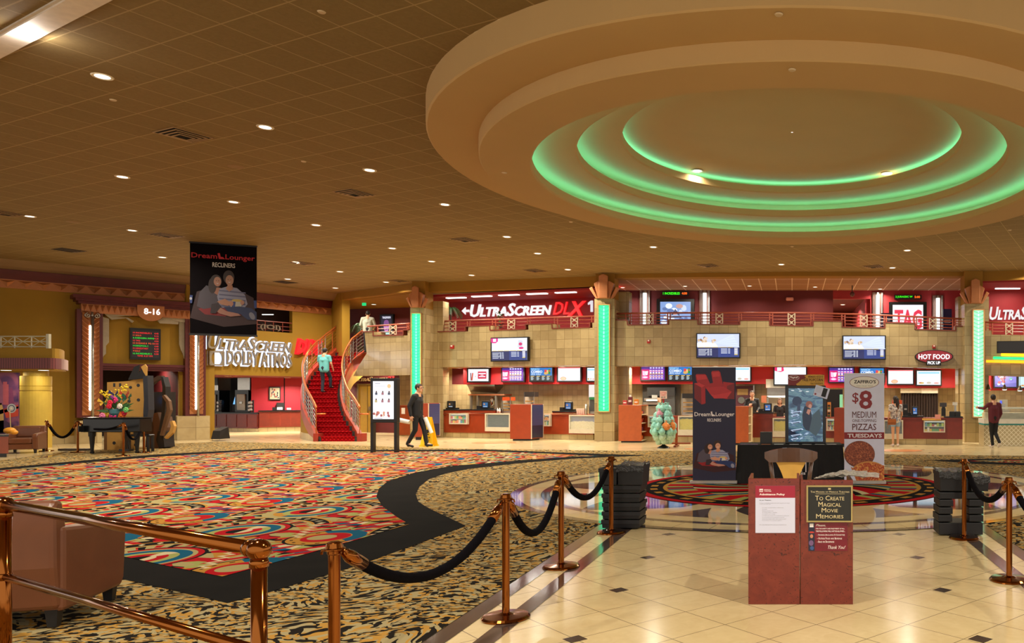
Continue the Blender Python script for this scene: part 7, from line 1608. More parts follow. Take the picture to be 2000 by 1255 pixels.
f = fpx(pb_, 1540, 758, 1607, 862, .004); b = MB(); b.mat(t.mat); b.rect(f, 0, 0, 1, 1, -.003, .001); b.build('film_poster', None, lb)
b = MB(); a = Art(f, b, .7)  # figure, plus reflections painted on as pale streaks and ovals
a.p([(.42, .3), (.40, .5), (.46, .66), (.56, .68), (.66, .6), (.70, .34), (.6, .2), (.5, .22)], (36, 48, 66)); a.o(.60, .70, .10, .062, (140, 84, 72)); a.o(.63, .665, .05, .04, (196, 140, 120)); a.p([(.52, .54), (.56, .61), (.66, .6), (.6, .5)][::-1], (190, 130, 110)); a.p([(.6, .2), (.7, .5), (.9, .62), (.98, .3), (.8, .1)][::-1], (66, 84, 92))
a.o(.25, .76, .14, .09, (44, 60, 84)); a.o(.30, .62, .05, .1, (58, 70, 94))
for k, (y, w_) in enumerate(((.55, .3), (.49, .22), (.36, .28), (.22, .34), (.12, .3), (.05, .2))): a.p([(.06, y), (.06+w_, y+.03), (.10+w_, y+.005), (.12, y-.03)][::-1], (206, 226, 255)); a.p([(.1, y-.01), (.04+w_, y+.012), (.04+w_, y-.002), (.14, y-.022)][::-1], (30, 44, 80))
for x, y in ((.35, .95), (.12, .96), (.55, .94)): a.o(x, y, .05, .008, (250, 255, 255))
a.t(.38, .095, .72, .105, 'THIS SUMMER IN THEATRES', (200, 214, 226)); a.t(.46, .06, .62, .072, 'JUNE 22', (200, 214, 226)); b.build('scene_and_reflections', None, lb)
fp = thing('topper_sign', P(1574, 752, Yt+.3), 'maroon and popcorn-yellow FREE POPCORN board on top of the lit poster box', 'sign'); f = fpx(pb_, 1539, 731, 1610, 752.3, -.02); b = MB(); b.mat(M((130, 40, 44), .5)); b.rect(f, 0, 0, 1, 1, -.012, 0); b.build('board', None, fp)
b = MB(); b.mat(M((214, 166, 70), .6, var=.25, scale=30)); b.shape(f, [(.25, 0), (1, 0), (1, .95), (.9, 1), (.55, 1), (.45, .88), (.5, .7), (.38, .55), (.3, .3), (.22, .12)], .001, .004)
b.mat(M((60, 26, 16), .6)); b.text(f, .40, .38, .96, .64, 'FREE POPCORN', .005, bold=.02); b.text(f, .56, .72, .96, .86, 'MEMBERS RECEIVE', .005, bold=.01); b.text(f, .62, .10, .96, .24, 'ON TUESDAYS', .005, bold=.01); b.mat(TW); b.text(f, .05, .62, .26, .82, 'Magical', .002, shear=.2); b.ell(f, .16, .7, .15, .22, .0012, .0016, 24); b.mat(M((130, 40, 44), .5)); b.ell(f, .16, .7, .14, .2, .0017, .0019, 24); b.mat(TW); b.text(f, .05, .6, .27, .82, 'Magical', .0025, shear=.2); b.build('printed_lettering', None, fp)
cd = thing('paper_card', P(1604, 779, Yt+.2), 'tilted white card with a black square stuck to the corner of the lit poster box', 'card'); c = pb_.hit(1604.5, 765, .015); u_ = Vector((math.cos(R(-17)), 0, math.sin(R(-17)))); v_ = Vector((math.sin(R(17)), 0, math.cos(R(17))))
f = Fr(c-u_*.135-v_*.10, u_, v_, .27, .20); b = MB(); b.mat(WHT); b.rect(f, 0, 0, 1, 1, 0, .003); b.build('sheet', None, cd); b = MB(); b.mat(M_DARK); b.rect(f, .55, .12, .86, .92, .0032, .004); b.mat(M((150, 40, 50))); b.rect(f, .08, .08, .2, .24, .0032, .004); b.mat(M((180, 180, 186))); 
for k in range(5): b.rect(f, .08, .8-k*.1, .45, .82-k*.1, .0032, .0036)
b.build('printed_marks', None, cd)
x0, x1 = P(1484.5, 0, 14.2).x, P(1508, 0, 14.2).x; bb_ = thing('collection_box', ((x0+x1)/2, 14.3, zt+.001), 'small black box with a slot on the black tablecloth', 'box'); b = MB(); b.box(x0, 14.2, zt+.001, x1, 14.42, P(0, 843.5, 14.2).z); b.build('body', M_BLACKP, bb_, bev=.006); b = MB(); zt2 = P(0, 843.5, 14.2).z; b.box((x0+x1)/2-.05, 14.28, zt2, (x0+x1)/2+.05, 14.3, zt2+.003); b.build('slot', M((60, 60, 64)), bb_)
for k, (px, c_, lab) in enumerate(((1455, (90, 60, 130), 'purple flyer on the black tablecloth, nearest the recliner banner'), (1471, (120, 84, 150), 'lilac flyer on the black tablecloth beside the black box'), (1496, (190, 120, 80), 'orange-brown flyer on the black tablecloth under the black box edge'), (1521, (206, 220, 226), 'pale blue flyer at the foot of the lit poster box'), (1551, (230, 232, 236), 'white flyer in front of the lit poster box'), (1576, (206, 200, 196), 'light grey flyer in front of the lit poster box'), (1601, (220, 220, 222), 'white flyer at the corner of the lit poster box'), (1624, (226, 226, 230), 'white flyer nearest the pizza banner'))):
    x = P(px, 0, 14.05).x; b = MB(); b.obox((x, 14.07, zt+.003), (.085, .055, .0015), rz=R((k*37) % 20-10)); tag(b.build('flyer', M(c_, .4, var=.1)), lab, 'flyer')
def rollup(x0, x1, ytop, ybot, Y, lab, name='roll_up_banner', bcol=(36, 34, 64), lean=0.0):
    xa, xb = XY(x0, Y)[0], XY(x1, Y)[0]; z0, z1 = P(0, ybot, Y).z, P(0, ytop, Y).z
    th = thing(name, ((xa+xb)/2, Y, .013), lab, 'banner')
    b = MB(); b.rbox(xa-.05, Y-.06, .015, xb+.03, Y+.06, z0+.004, .02); b.build('base', M((200, 196, 190), .3, .6), th)
    f = Fr((xa, Y, z0), (1, 0, 0), (0, 0, 1), xb-xa, z1-z0); b = MB(); b.mat(M(bcol, .55, var=.05)); b.rect(f, 0, 0, 1, 1, -.004, 0); b.build('fabric', None, th)
    b = MB(); b.mat(M_STEEL); b.rect(f, -.005, .992, 1.005, 1.0, -.014, .006); b.build('top_bar', None, th); b = MB(); b.cyl(((xa+xb)/2, Y+.03, .05), ((xa+xb)/2, Y+.03, z1-.02), .012, n=8); b.build('support_pole', M_STEEL, th)
    return th, f
rb, f = rollup(1353, 1437, 715.5, 938, 13.9, 'roll-up banner with red recliners and a couple sharing popcorn, reading Dream Lounger')
b = MB(); g = f.sub(.0, .06, 1, .385, 0); couple(g, b, .002, 1.0, cup=False); b.build('printed_couple', None, rb)
b = MB(); lounger_logo(f, b, .04, .565, .97, .60, TW, .003); b.mat(TW); b.text(f, .34, .517, .66, .545, 'RECLINERS', .003, bold=.01); b.build('lettering', None, rb)
b = MB(); RD = lambda c: M(c, .4, var=.08, scale=12); kk = lambda x, y: (x/1000, 1-y/1920.)   # recliner print
def pr_(pts, c, e): b.mat(RD(c)); b.shape(f, [((x-148)/384, 1-(y-72)/1000) for x, y in pts], e, None)
def pr_(pts, c, e): b.mat(RD(c)); b.shape(f, [((x-1083)/525, 1-(y-95)/1385.) for x, y in pts], e, None)
rc_ = (176, 20, 30); rd_ = (128, 12, 22); rl_ = (208, 44, 50)
pr_([(1118, 200), (1130, 186), (1230, 186), (1250, 200), (1310, 340), (1240, 360), (1165, 345), (1125, 260)], rc_, .003)
pr_([(1125, 200), (1240, 195), (1262, 245), (1140, 262)], rl_, .0035)
pr_([(1308, 170), (1320, 148), (1400, 145), (1420, 165), (1455, 330), (1380, 345), (1330, 290)], rc_, .003)
pr_([(1316, 165), (1405, 158), (1418, 215), (1330, 222)], rl_, .0035)
pr_([(1295, 300), (1370, 285), (1400, 345), (1310, 360)], rc_, .0036)
pr_([(1455, 280), (1590, 295), (1592, 480), (1500, 490), (1440, 480), (1450, 400)], rc_, .0034); pr_([(1500, 330), (1592, 300), (1592, 490), (1510, 486)], rd_, .0038)
pr_([(1240, 350), (1450, 335), (1560, 400), (1500, 480), (1345, 482), (1290, 420)], (190, 30, 38), .0042); pr_([(1345, 482), (1500, 480), (1560, 400), (1490, 415), (1350, 440), (1300, 432)], rl_, .0046)
pr_([(1100, 300), (1180, 290), (1240, 345), (1230, 550), (1190, 556), (1105, 480)], rd_, .0044); pr_([(1185, 345), (1235, 340), (1240, 540), (1190, 554)], rc_, .005); pr_([(1100, 300), (1165, 290), (1236, 330), (1190, 350)], rl_, .0052)
b.build('printed_recliners', None, rb)
zb_, f = rollup(1649, 1727, 728.5, 938, 13.85, 'white roll-up banner advertising 8 dollar medium pizzas on Tuesdays', bcol=(214, 216, 240))
b = MB(); DR = M((92, 34, 34), .5, var=.05); RR = M((140, 34, 44), .5, var=.15, scale=40); b.mat(M((130, 70, 54), .5)); b.ell(f, .5, .915, .37, .056, .001, None, 40); b.mat(M((232, 226, 216), .5, var=.02)); b.ell(f, .5, .915, .355, .052, .002, None, 40)
b.mat(M((34, 26, 26), .5)); b.text(f, .24, .905, .79, .937, "ZAFFIRO'S", .003, bold=.03); b.text(f, .3, .877, .72, .885, 'THIN CRUST PIZZA', .003); b.build('oval_emblem', None, zb_)
b = MB(); b.mat(RR); b.text(f, .20, .715, .36, .82, '$', .003, bold=.01); b.text(f, .37, .665, .70, .84, '8', .003, bold=.022)
b.mat(DR); b.text(f, .20, .585, .80, .643, 'MEDIUM', .003); b.text(f, .20, .545, .80, .572, 'ONE-TOPPING', .003); b.text(f, .20, .47, .80, .53, 'PIZZAS', .003, bold=.006); b.build('lettering', None, zb_)
b = MB(); b.mat(M((136, 24, 34), .5)); b.rect(f, 0, .388, 1, .45, .002, None); b.mat(M((226, 216, 220), .5, var=.02)); b.text(f, .08, .40, .94, .437, 'TUESDAYS', .003, bold=.03); b.build('day_band', None, zb_)
b = MB(); t = NT('pizza_print'); n_ = t.noise(t.obj(), 22, 5, 2); t.fin(t.ramp(n_, [(.3, S(84, 34, 22)), (.5, S(138, 66, 40)), (.62, S(176, 96, 60)), (.75, S(206, 140, 90))], False), .5); b.mat(M((104, 56, 36))); b.ell(f, .38, .245, .385, .125, .003, None, 36); b.mat(t.mat); b.ell(f, .38, .25, .375, .118, .004, None, 36)
t2 = NT('pizza_slice_print'); n_ = t2.noise(t2.obj(), 14, 4, 2); t2.fin(t2.ramp(n_, [(.35, S(150, 50, 26)), (.5, S(190, 84, 40)), (.62, S(222, 160, 80))], False), .5)
q = [(.16, .13)]+[(.62+.47*math.cos(R(a)), .055+.125*math.sin(R(a))) for a in range(150, 35, -10)]+[(1, .135), (1, .0), (.3, .0)]; b.mat(M((206, 140, 70))); b.shape(f, q[::-1], .005, None); b.mat(t2.mat); b.shape(f, [(x*.97+.02 if x < .9 else 1, y*.93) for x, y in q][::-1], .006, None); b.build('printed_pizzas', None, zb_)
CRT = M((12, 12, 17), .45, var=.15)
def crate(x0, x1, y0, y1, z0, z1, lab, grp=None, bags=False, name='plastic_crate', label_cat='crate', rot=0):
    th = thing(name, ((x0+x1)/2, (y0+y1)/2, z0), lab, label_cat, grp); r_ = random.Random(int(z0*100+x0*10)); j = r_.uniform(-.008, .008); x0 += j; x1 += j
    b = MB(); b.hexa([(x0+.006, y0+.006, z0+.002), (x1-.006, y0+.006, z0+.002), (x1-.006, y1-.006, z0+.002), (x0+.006, y1-.006, z0+.002)], [(x0, y0, z1-.02), (x1, y0, z1-.02), (x1, y1, z1-.02), (x0, y1, z1-.02)]); b.build('body', CRT, th, bev=.004)
    b = MB(); e = .006
    for q in ((x0-e, y0-e, x1+e, y0+.02), (x0-e, y1-.02, x1+e, y1+e), (x0-e, y0+.02, x0+.02, y1-.02), (x1-.02, y0+.02, x1+e, y1-.02)): b.box(q[0], q[1], z1-.045, q[2], q[3], z1)
    b.build('rim', CRT, th)
    if bags:
        t = NT('bin_liner'); n_ = t.noise(t.obj(), 16, 4, 2); t.fin(t.mix(n_, S(8, 8, 10), S(60, 62, 66)), .2); t.bump(n_, .9, .03)
        b = MB(); nx = 14; rows = [b.vs([(x0-e-.005+(x1-x0+2*e+.01)*i/nx, y, zz+r_.uniform(-.012, .016)) for i in range(nx+1)]) for y, zz in ((y0-.02, z1-.07), (y0-.018, z1+.004), (y0+.08, z1+.012), ((y0+y1)/2, z1+.005), (y1, z1+.012))]
        for p_, q_ in zip(rows, rows[1:]):
            for i in range(nx): b.face((p_[i], p_[i+1], q_[i+1], q_[i]))
        b.build('bin_liner', t.mat, th)
    return th
g0, g1 = G(1176, 1034), G(1249, 1034); xa, xb, ya = g0.x, g1.x, g0.y; zc2_ = [P(0, y, ya).z for y in (1031, 1014, 998, 981, 963, 947)]
zc2_ = [.014]+zc2_[1:]
for k, lab in enumerate(('lowest black slatted crate of the tall stack by the rope post', 'second black slatted crate from the floor in the tall stack', 'middle black slatted crate of the tall stack', 'fourth black slatted crate from the floor in the tall stack', 'uppermost flat black crate of the tall stack, under the two bins')): crate(xa, xb, ya, ya+.42, zc2_[k]+.001, zc2_[k+1]-.006, lab)
zt_ = P(0, 909, ya).z
crate(XY(1170, ya)[0], XY(1205, ya)[0], ya-.01, ya+.4, zc2_[-1], zt_-.03, 'narrow black bin on top of the tall crate stack, behind the brass post', name='storage_bin', label_cat='bin'); crate(XY(1208, ya)[0], XY(1257, ya)[0], ya-.02, ya+.42, zc2_[-1], zt_, 'wide black bin with a bag on top of the tall crate stack', bags=True, name='storage_bin', label_cat='bin')
ya = G(1880, 1046).y-.0; X = lambda p: XY(p, ya)[0]; Z = lambda y: P(0, y, ya).z
for k, (x0, x1, y0, y1, lab) in enumerate(((1834, 1920, 1020, 1045, 'long black base block on the floor behind the brass post'), (1833, 1860, 1005, 1018.5, 'lowest small black block of the pillar nearest the lane'), (1834, 1861, 990, 1003.5, 'middle small black block of the pillar nearest the lane'), (1835, 1862, 975, 988.5, 'top small black block of the pillar nearest the lane'), (1893, 1921, 1005, 1018.5, 'lowest small black block of the pillar nearest the tiger carpet'), (1892, 1921, 990, 1003.5, 'middle small black block of the pillar nearest the tiger carpet'), (1893, 1922, 975, 988.5, 'top small black block of the pillar nearest the tiger carpet'), (1835, 1923, 960.5, 974, 'long flat black block bridging the two small pillars'))):
    z0, z1 = Z(y1), Z(y0); 
    if k == 0: z0 = .012
    b = MB(); b.box(X(x0), ya, z0, X(x1), ya+.36, z1-.004); tag(b.build('black_block', CRT, bev=.006), lab, 'block', None)
crate(X(1837), X(1893), ya+.0, ya+.4, Z(959), Z(922), 'black bin with liner on the bridging block, behind the brass post', bags=True, name='storage_bin', label_cat='bin'); crate(X(1896), X(1931), ya-.02, ya+.4, Z(959), Z(931), 'black bin with shiny liner overhanging the bridging block', bags=True, name='storage_bin', label_cat='bin')
def kiosk(px0, px1, pxs, ytop, ybot, Y, lab, kind):
    xa, xb = XY(px0, Y)[0], XY(px1, Y)[0]; th = thing('display_stand', ((xa+xb)/2, Y+.4, 0), lab, 'stand'); zt = P(0, ytop, Y).z; zb = P(0, ybot, Y).z; dep = .75; xs = XY(pxs, Y+dep)[0]
    b = MB(); b.hexa([(xa+.08, Y+.06, 0), (xb, Y+.06, 0), (xs-.1, Y+dep-.06, 0), (xa+.3, Y+dep-.06, 0)], [(xa+.08, Y+.06, zb), (xb, Y+.06, zb), (xs-.1, Y+dep-.06, zb), (xa+.3, Y+dep-.06, zb)]); b.build('base', M((34, 32, 40), .5), th)
    if kind == 'blue':
        b = MB(); b.hexa([(xa, Y, zb), (xb, Y, zb), (xs, Y+dep, zb), (xa+.2, Y+dep, zb)], [(xa, Y, zt), (xb, Y, zt), (xs, Y+dep, zt), (xa+.2, Y+dep, zt)]); b.build('body', M_CTR, th, bev=.01)
        u = Vector((xs-xb, dep, 0)); f = Fr((xb, Y, zb), u, (0, 0, 1), u.length, zt-zb); t = NT('perforated_blue'); uu, vv, _ = t.sep(t.uv()); g1_ = t.m('LESS_THAN', t.m('FRACT', t.m('MULTIPLY', vv, 22)), .3); t.fin(t.mix(g1_, S(58, 60, 104), S(34, 36, 66)), .4)
        b = MB(); b.mat(t.mat); b.rect(f, .03, .38, .97, .98, .002, .03); b.build('blue_panel', None, th); b = MB(); b.mat(M((32, 36, 60), .35)); b.rect(f, .03, .03, .97, .37, .002, .025); b.build('lower_panel', None, th)
        b = MB(); b.mat(M((200, 180, 160), .4)); 
        for u0 in (0, .985): b = MB(); b.mat(M((200, 180, 160), .4)); b.rect(f, u0, 0, u0+.015, 1, .0, .035); b.build('edging', None, th)
    else:
        Wd = M((176, 84, 36), .35, var=.15); IV = M((226, 206, 166), .5, var=.04)
        b = MB(); b.box(xa, Y, zb, xb, Y+.04, zt); b.build('side_panel', Wd, th, bev=.012)
        b = MB(); b.hexa([(xa, Y+.04, zt-.03), (xb, Y+.04, zt-.03), (xs, Y+dep, zt-.03), (xa+.25, Y+dep, zt-.03)], [(xa, Y+.04, zt), (xb, Y+.04, zt), (xs, Y+dep, zt), (xa+.25, Y+dep, zt)]); b.build('top', Wd, th)
        b = MB(); b.hexa([(xs-.05, Y+dep-.05, zb), (xs, Y+dep, zb), (xs-.02, Y+dep+.02, zb), (xa+.25, Y+dep, zb)], [(xs-.05, Y+dep-.05, zt-.03), (xs, Y+dep, zt-.03), (xs-.02, Y+dep+.02, zt-.03), (xa+.25, Y+dep, zt-.03)]); b.build('side_panel', IV, th)
        b = MB(); b.box(xa+.15, Y+.05, zb, xb-.28, Y+dep-.05, zt-.03); b.build('back_panel', IV, th)
        rnd = random.Random(5)
        for k in range(4):
            z = zb+(zt-zb)*(.0+.24*k); b = MB(); b.hexa([(xb-.28, Y+.05, z), (xb-.01, Y+.05, z), (xs-.03, Y+dep-.04, z), (xb-.28, Y+dep-.04, z)], [(xb-.28, Y+.05, z+.03), (xb-.01, Y+.05, z+.03), (xs-.03, Y+dep-.04, z+.03), (xb-.28, Y+dep-.04, z+.03)]); b.build('shelf', IV, th)
            for m in range(3): 
                yy = Y+.12+m*.2; b = MB(); b.mat(M(rnd.choice([(230, 130, 40), (180, 60, 40), (240, 190, 80), (120, 50, 80)]), .4)); b.rbox(xb-.25, yy, z+.03, xb-.05, yy+.16, z+.03+.1+.06*rnd.random(), .03); b.build('snack_pack', None, th)
    return th
kiosk(996, 1037, 1060, 789, 857, 27.5, 'orange and blue display stand nearest the wet floor sign, before the counters', 'blue')
kiosk(806, 836, 858, 787, 853, 28.0, 'orange and dark blue display stand directly behind the walking man', 'blue')
kiosk(1208, 1253, 1266, 790.5, 861, 26.4, 'orange snack shelf stand beside the cotton candy rack', 'shelf')
kiosk(1428, 1462, 1470, 793, 865, 25.1, 'orange shelf stand partly behind the recliner banner', 'shelf')
kiosk(1629, 1668, 1690, 796, 866, 24.2, 'orange stand partly behind the white pizza banner', 'blue')
rnd = random.Random(2); zk = P(0, 790.5, 26.4).z
for k, (px, h, c, lab) in enumerate(((1221, .16, (200, 60, 60), 'small red and white carton on the snack shelf stand'), (1231, .28, (110, 30, 40), 'maroon bottle box with white cap on the snack shelf stand'), (1243, .2, (220, 130, 30), 'small orange box on the snack shelf stand'))):
    x = XY(px, 26.8)[0]; th = thing('condiment_box', (x, 26.8, zk+.001), lab, 'box'); b = MB(); b.box(x-.07, 26.75, zk+.001, x+.07, 26.87, zk+h); b.build('box_body', M(c, .5), th, bev=.005)
    b = MB(); b.mat(M((240, 230, 220))); b.box(x-.05, 26.742, zk+h*.35, x+.05, 26.75, zk+h*.6); b.build('printed_label', None, th)
    if k == 1: b = MB(); b.cyl((x, 26.81, zk+h), (x, 26.81, zk+h+.07), .04, .03); b.build('cap', M_WHITE, th)
c = G(838, 871); wf = thing('wet_floor_sign', (c.x, c.y, 0), 'yellow folding wet floor cone beside the walking man', 'floor sign'); YL = M((236, 190, 20), .4, var=.05)
z1 = P(0, 814, c.y).z; xa, xb = XY(826, c.y)[0]-c.x, XY(849, c.y)[0]-c.x
for s in (-1, 1):
    b = MB(); w1, w2 = .20, .085; y0, y1 = c.y+s*.18, c.y+s*.02
    b.hexa([(c.x-w1, y0, .02), (c.x+w1, y0, .02), (c.x+w1, y0+s*.015, .02), (c.x-w1, y0+s*.015, .02)], [(c.x-w2, y1, z1), (c.x+w2, y1, z1), (c.x+w2, y1+s*.015, z1), (c.x-w2, y1+s*.015, z1)]); b.build('leaf', YL, wf, bev=.004)
    b = MB(); b.box(c.x-.22, y0-.03, 0, c.x+.22, y0+.03, .05); b.build('foot', YL, wf)
b = MB(); b.mat(M_DARK); f = Fr((c.x-.16, c.y-.185, .05), (1, 0, 0), (0, .16/1, 1), .32, z1-.05)
for k, (x0, x1, y0, y1, s) in enumerate(((.2, .8, .12, .2, 'WET'), (.15, .85, .24, .30, 'FLOOR'), (.28, .72, .36, .56, '!'), (.28, .72, .66, .72, 'CUIDADO'))): b.text(f, x0, y0, x1, y1, s, .004, bold=.02)
b.build('lettering', None, wf)
c0, c1 = G(727, 884), G(770, 884); Yk = c0.y; dt = thing('digital_totem', ((c0.x+c1.x)/2, Yk, .016), 'tall black digital display totem with a bright white programme on the figured carpet', 'display totem')
pk = PY(Yk)
for x in (723.5, 769.5): part('post', pk, x, 738, x+5.5, 885.5, 0, .14, M_BLACKP, dt)
part('foot', pk, 719, 884, 779, 888, .18, .5, M_BLACKP, dt); part('screen_housing', pk, 724, 738, 775, 825, .02, .18, M_BLACKP, dt, bev=.01)
f = fpx(pk, 728.5, 744, 769, 818, .024); b = MB(); b.mat(E((244, 246, 255), 1.05)); b.rect(f, 0, 0, 1, 1, 0, .003); a = Art(f, b, .9); rnd = random.Random(4); a.r(.1, .93, .35, .945, (150, 150, 170)); a.r(.08, .86, .6, .872, (200, 200, 210)); a.o(.78, .87, .09, .055, (246, 206, 150))
for r_ in range(2):
    for k in range(3): a.o(.17+k*.31, .72-r_*.2, .035, .025, (90, 60, 50)); a.r(.11+k*.31, .64-r_*.2, .22+k*.31, .70-r_*.2, rnd.choice([(60, 70, 90), (170, 110, 120), (200, 180, 120)])); a.r(.09+k*.31, .615-r_*.2, .25+k*.31, .622-r_*.2, (200, 200, 205))
for k in range(16): a.o(.05+rnd.random()*.9, .08+rnd.random()*.1, .05, .035, rnd.choice([(206, 120, 100), (240, 190, 150), (180, 90, 90), (250, 220, 190), (226, 150, 110)]))
a.r(.1, .015, .5, .03, (150, 150, 170)); b.build('display', None, dt)
c = G(1296, 874.5); cr_ = thing('candy_rack', (c.x, c.y, 0), 'red revolving rack hung with bags, standing before the counters', 'rack'); b = MB(); b.lathe(c, [(.20, .0), (.19, .02), (.05, .1), (.03, .14)], 24); b.build('base', M_BLACKP, cr_); zt_ = P(0, 777, c.y).z; b = MB(); b.cyl(c+Vector((0, 0, .1)), Vector((c.x, c.y, zt_)), .022, n=10); b.build('pole', M((180, 20, 40), .4), cr_)
f = Fr((c.x-.11, c.y-.03, zt_-.02), (1, 0, 0), (0, 0, 1), .22, .24); b = MB(); b.mat(M((240, 206, 190), .5)); b.rect(f, 0, 0, 1, 1, -.01, 0); b.mat(M((220, 60, 70), .5)); b.text(f, .08, .62, .92, .88, 'COTTON', .001, bold=.02); b.text(f, .15, .38, .85, .58, 'CANDY', .001, bold=.02); b.mat(M_DARK); b.text(f, .2, .08, .8, .3, '$3.50', .001, bold=.02); b.build('price_card', None, cr_)
TEAL, PINK, ORG = (150, 214, 200), (236, 160, 180), (240, 140, 70)
def bagm(col):
    t = NT('bag_plastic'); n_ = t.noise(t.obj(), 9, 4, 1.5); cl_ = S(*col); t.fin(t.mix(n_, tuple(x*.55 for x in cl_[:3])+(1,), tuple(min(1, x*1.35) for x in cl_[:3])+(1,)), .18); t.bump(n_, .7, .04); return t.mat
bm = {c_: bagm(c_) for c_ in (TEAL, PINK, ORG, (180, 214, 190))}
rnd = random.Random(11); bag_spots = []
for row, (py, rad, n_) in enumerate(((797, .20, 4), (809, .30, 5), (820, .40, 7), (831, .46, 8), (841, .46, 8), (851, .40, 7), (859, .26, 5))):
    for k in range(n_): bag_spots.append((py, rad, R(360*k/n_+row*23), row))
for i, (py, rad, a_, row) in enumerate(bag_spots):
    col = TEAL if row < 5 else (180, 214, 190)
    if row == 1 and -.9 < math.cos(a_) < -.2 and math.sin(a_) < .2: col = PINK
    if row == 3 and math.cos(a_) > .3 and math.sin(a_) < -.1: col = ORG
    p_ = Vector((c.x+rad*.62*math.cos(a_), c.y+rad*.6*math.sin(a_), P(0, py, c.y).z)); b = MB(); h_ = .115+.03*rnd.random()
    rings = []; tw = rnd.uniform(0, 3)
    for z_, r_ in ((-h_, .03), (-h_*.9, .07), (-h_*.3, .105), (h_*.3, .095), (h_*.8, .05), (h_*1.05, .02), (h_*1.35, .06)):
        rings.append([p_+Vector((r_*math.cos(2*PI*q/9+tw)*(1+.42*math.sin(q*2.3+i+z_*9)), .75*r_*math.sin(2*PI*q/9+tw)*(1+.38*math.cos(q*1.9+i*2)), z_)) for q in range(9)])
    b.loft(rings); nm = {TEAL: 'teal', PINK: 'pink', ORG: 'orange'}.get(col, 'pale green'); tag(b.build('candy_bag', bm[col], smooth=True), '%s cotton candy bag hanging on the revolving rack' % nm, 'candy bag', 'hanging %s cotton candy bags' % nm)
b = MB(); q = G(1318, 873); 
wd = thing('wooden_stand', (q.x, q.y, 0), 'low brown wooden stand foot behind the cotton candy rack', 'stand'); b.box(q.x-.04, q.y+.3, 0, q.x+.04, q.y+.36, .55); b.build('upright', M_WOOD, wd); b = MB(); b.box(q.x-.2, q.y+.28, .08, q.x+.45, q.y+.36, .13); b.box(q.x-.04, q.y+.0, 0, q.x+.04, q.y+.7, .05); b.build('foot', M_WOOD, wd)
SKIN = (214, 160, 126)
def cap_(b, p, q, r0, r1, n=12):
    """tapered capsule"""
    p = Vector(p); q = Vector(q); d = (q-p).normalized(); a = d.orthogonal().normalized(); c = d.cross(a); rings = []
    for t in (-80, -45, -15): rings.append((p+d*(r0*math.sin(R(t))), r0*math.cos(R(t))))
    for t in (0, .33, .66, 1): rings.append((p.lerp(q, t), r0+(r1-r0)*t))
    for t in (15, 45, 80): rings.append((q+d*(r1*math.sin(R(t))), r1*math.cos(R(t))))
    b.loft([[o+a*(r*math.cos(2*PI*k/n))+c*(r*math.sin(2*PI*k/n)) for k in range(n)] for o, r in rings])
def meld(b, name, mat, parent, vox=.012, smooth=4):
    """one continuous surface grown round overlapping tapered limbs"""
    o = b.build(name, mat, parent, uvs=False)
    m = o.modifiers.new('r', 'REMESH'); m.mode = 'VOXEL'; m.voxel_size = vox; m.use_smooth_shade = True
    s = o.modifiers.new('s', 'SMOOTH'); s.factor = .5; s.iterations = smooth
    dg = bpy.context.evaluated_depsgraph_get(); me = D.meshes.new_from_object(o.evaluated_get(dg)); o.modifiers.clear(); old = o.data; o.data = me; D.meshes.remove(old)
    me.materials.clear(); me.materials.append(mat); me.polygons.foreach_set('use_smooth', [True]*len(me.polygons)); return o
def hand(b, w_, d, side, s=1.0, curl=.5, up=None):
    """palm with five separate bent fingers, thumb at the side"""
    d = Vector(d).normalized(); up = Vector(up or (0, 0, 1)); x = d.cross(up).normalized(); nrm = x.cross(d)
    pc = w_+d*.045*s
    for k in (-1, 0, 1): cap_(b, w_+x*(k*.014*s), w_+d*.085*s+x*(k*.022*s), .016*s, .016*s, 8)
    for k, L in enumerate((.062, .075, .07, .055)):
        o = w_+d*.088*s+x*((k-1.5)*.021*s*side); m = o+(d-nrm*curl*.5)*L*.5*s; e = m+(d*.7-nrm*curl*1.2).normalized()*L*.5*s
        cap_(b, o-d*.012*s, m, .0095*s, .0088*s, 7); cap_(b, m, e, .0088*s, .0075*s, 7)
    o = w_+d*.03*s-x*side*.028*s; m = o+(d*.6-x*side*.8).normalized()*.035*s; e = m+(d*.9-x*side*.2-nrm*.3).normalized()*.03*s
    cap_(b, o, m, .012*s, .0105*s, 7); cap_(b, m, e, .0105*s, .009*s, 7)
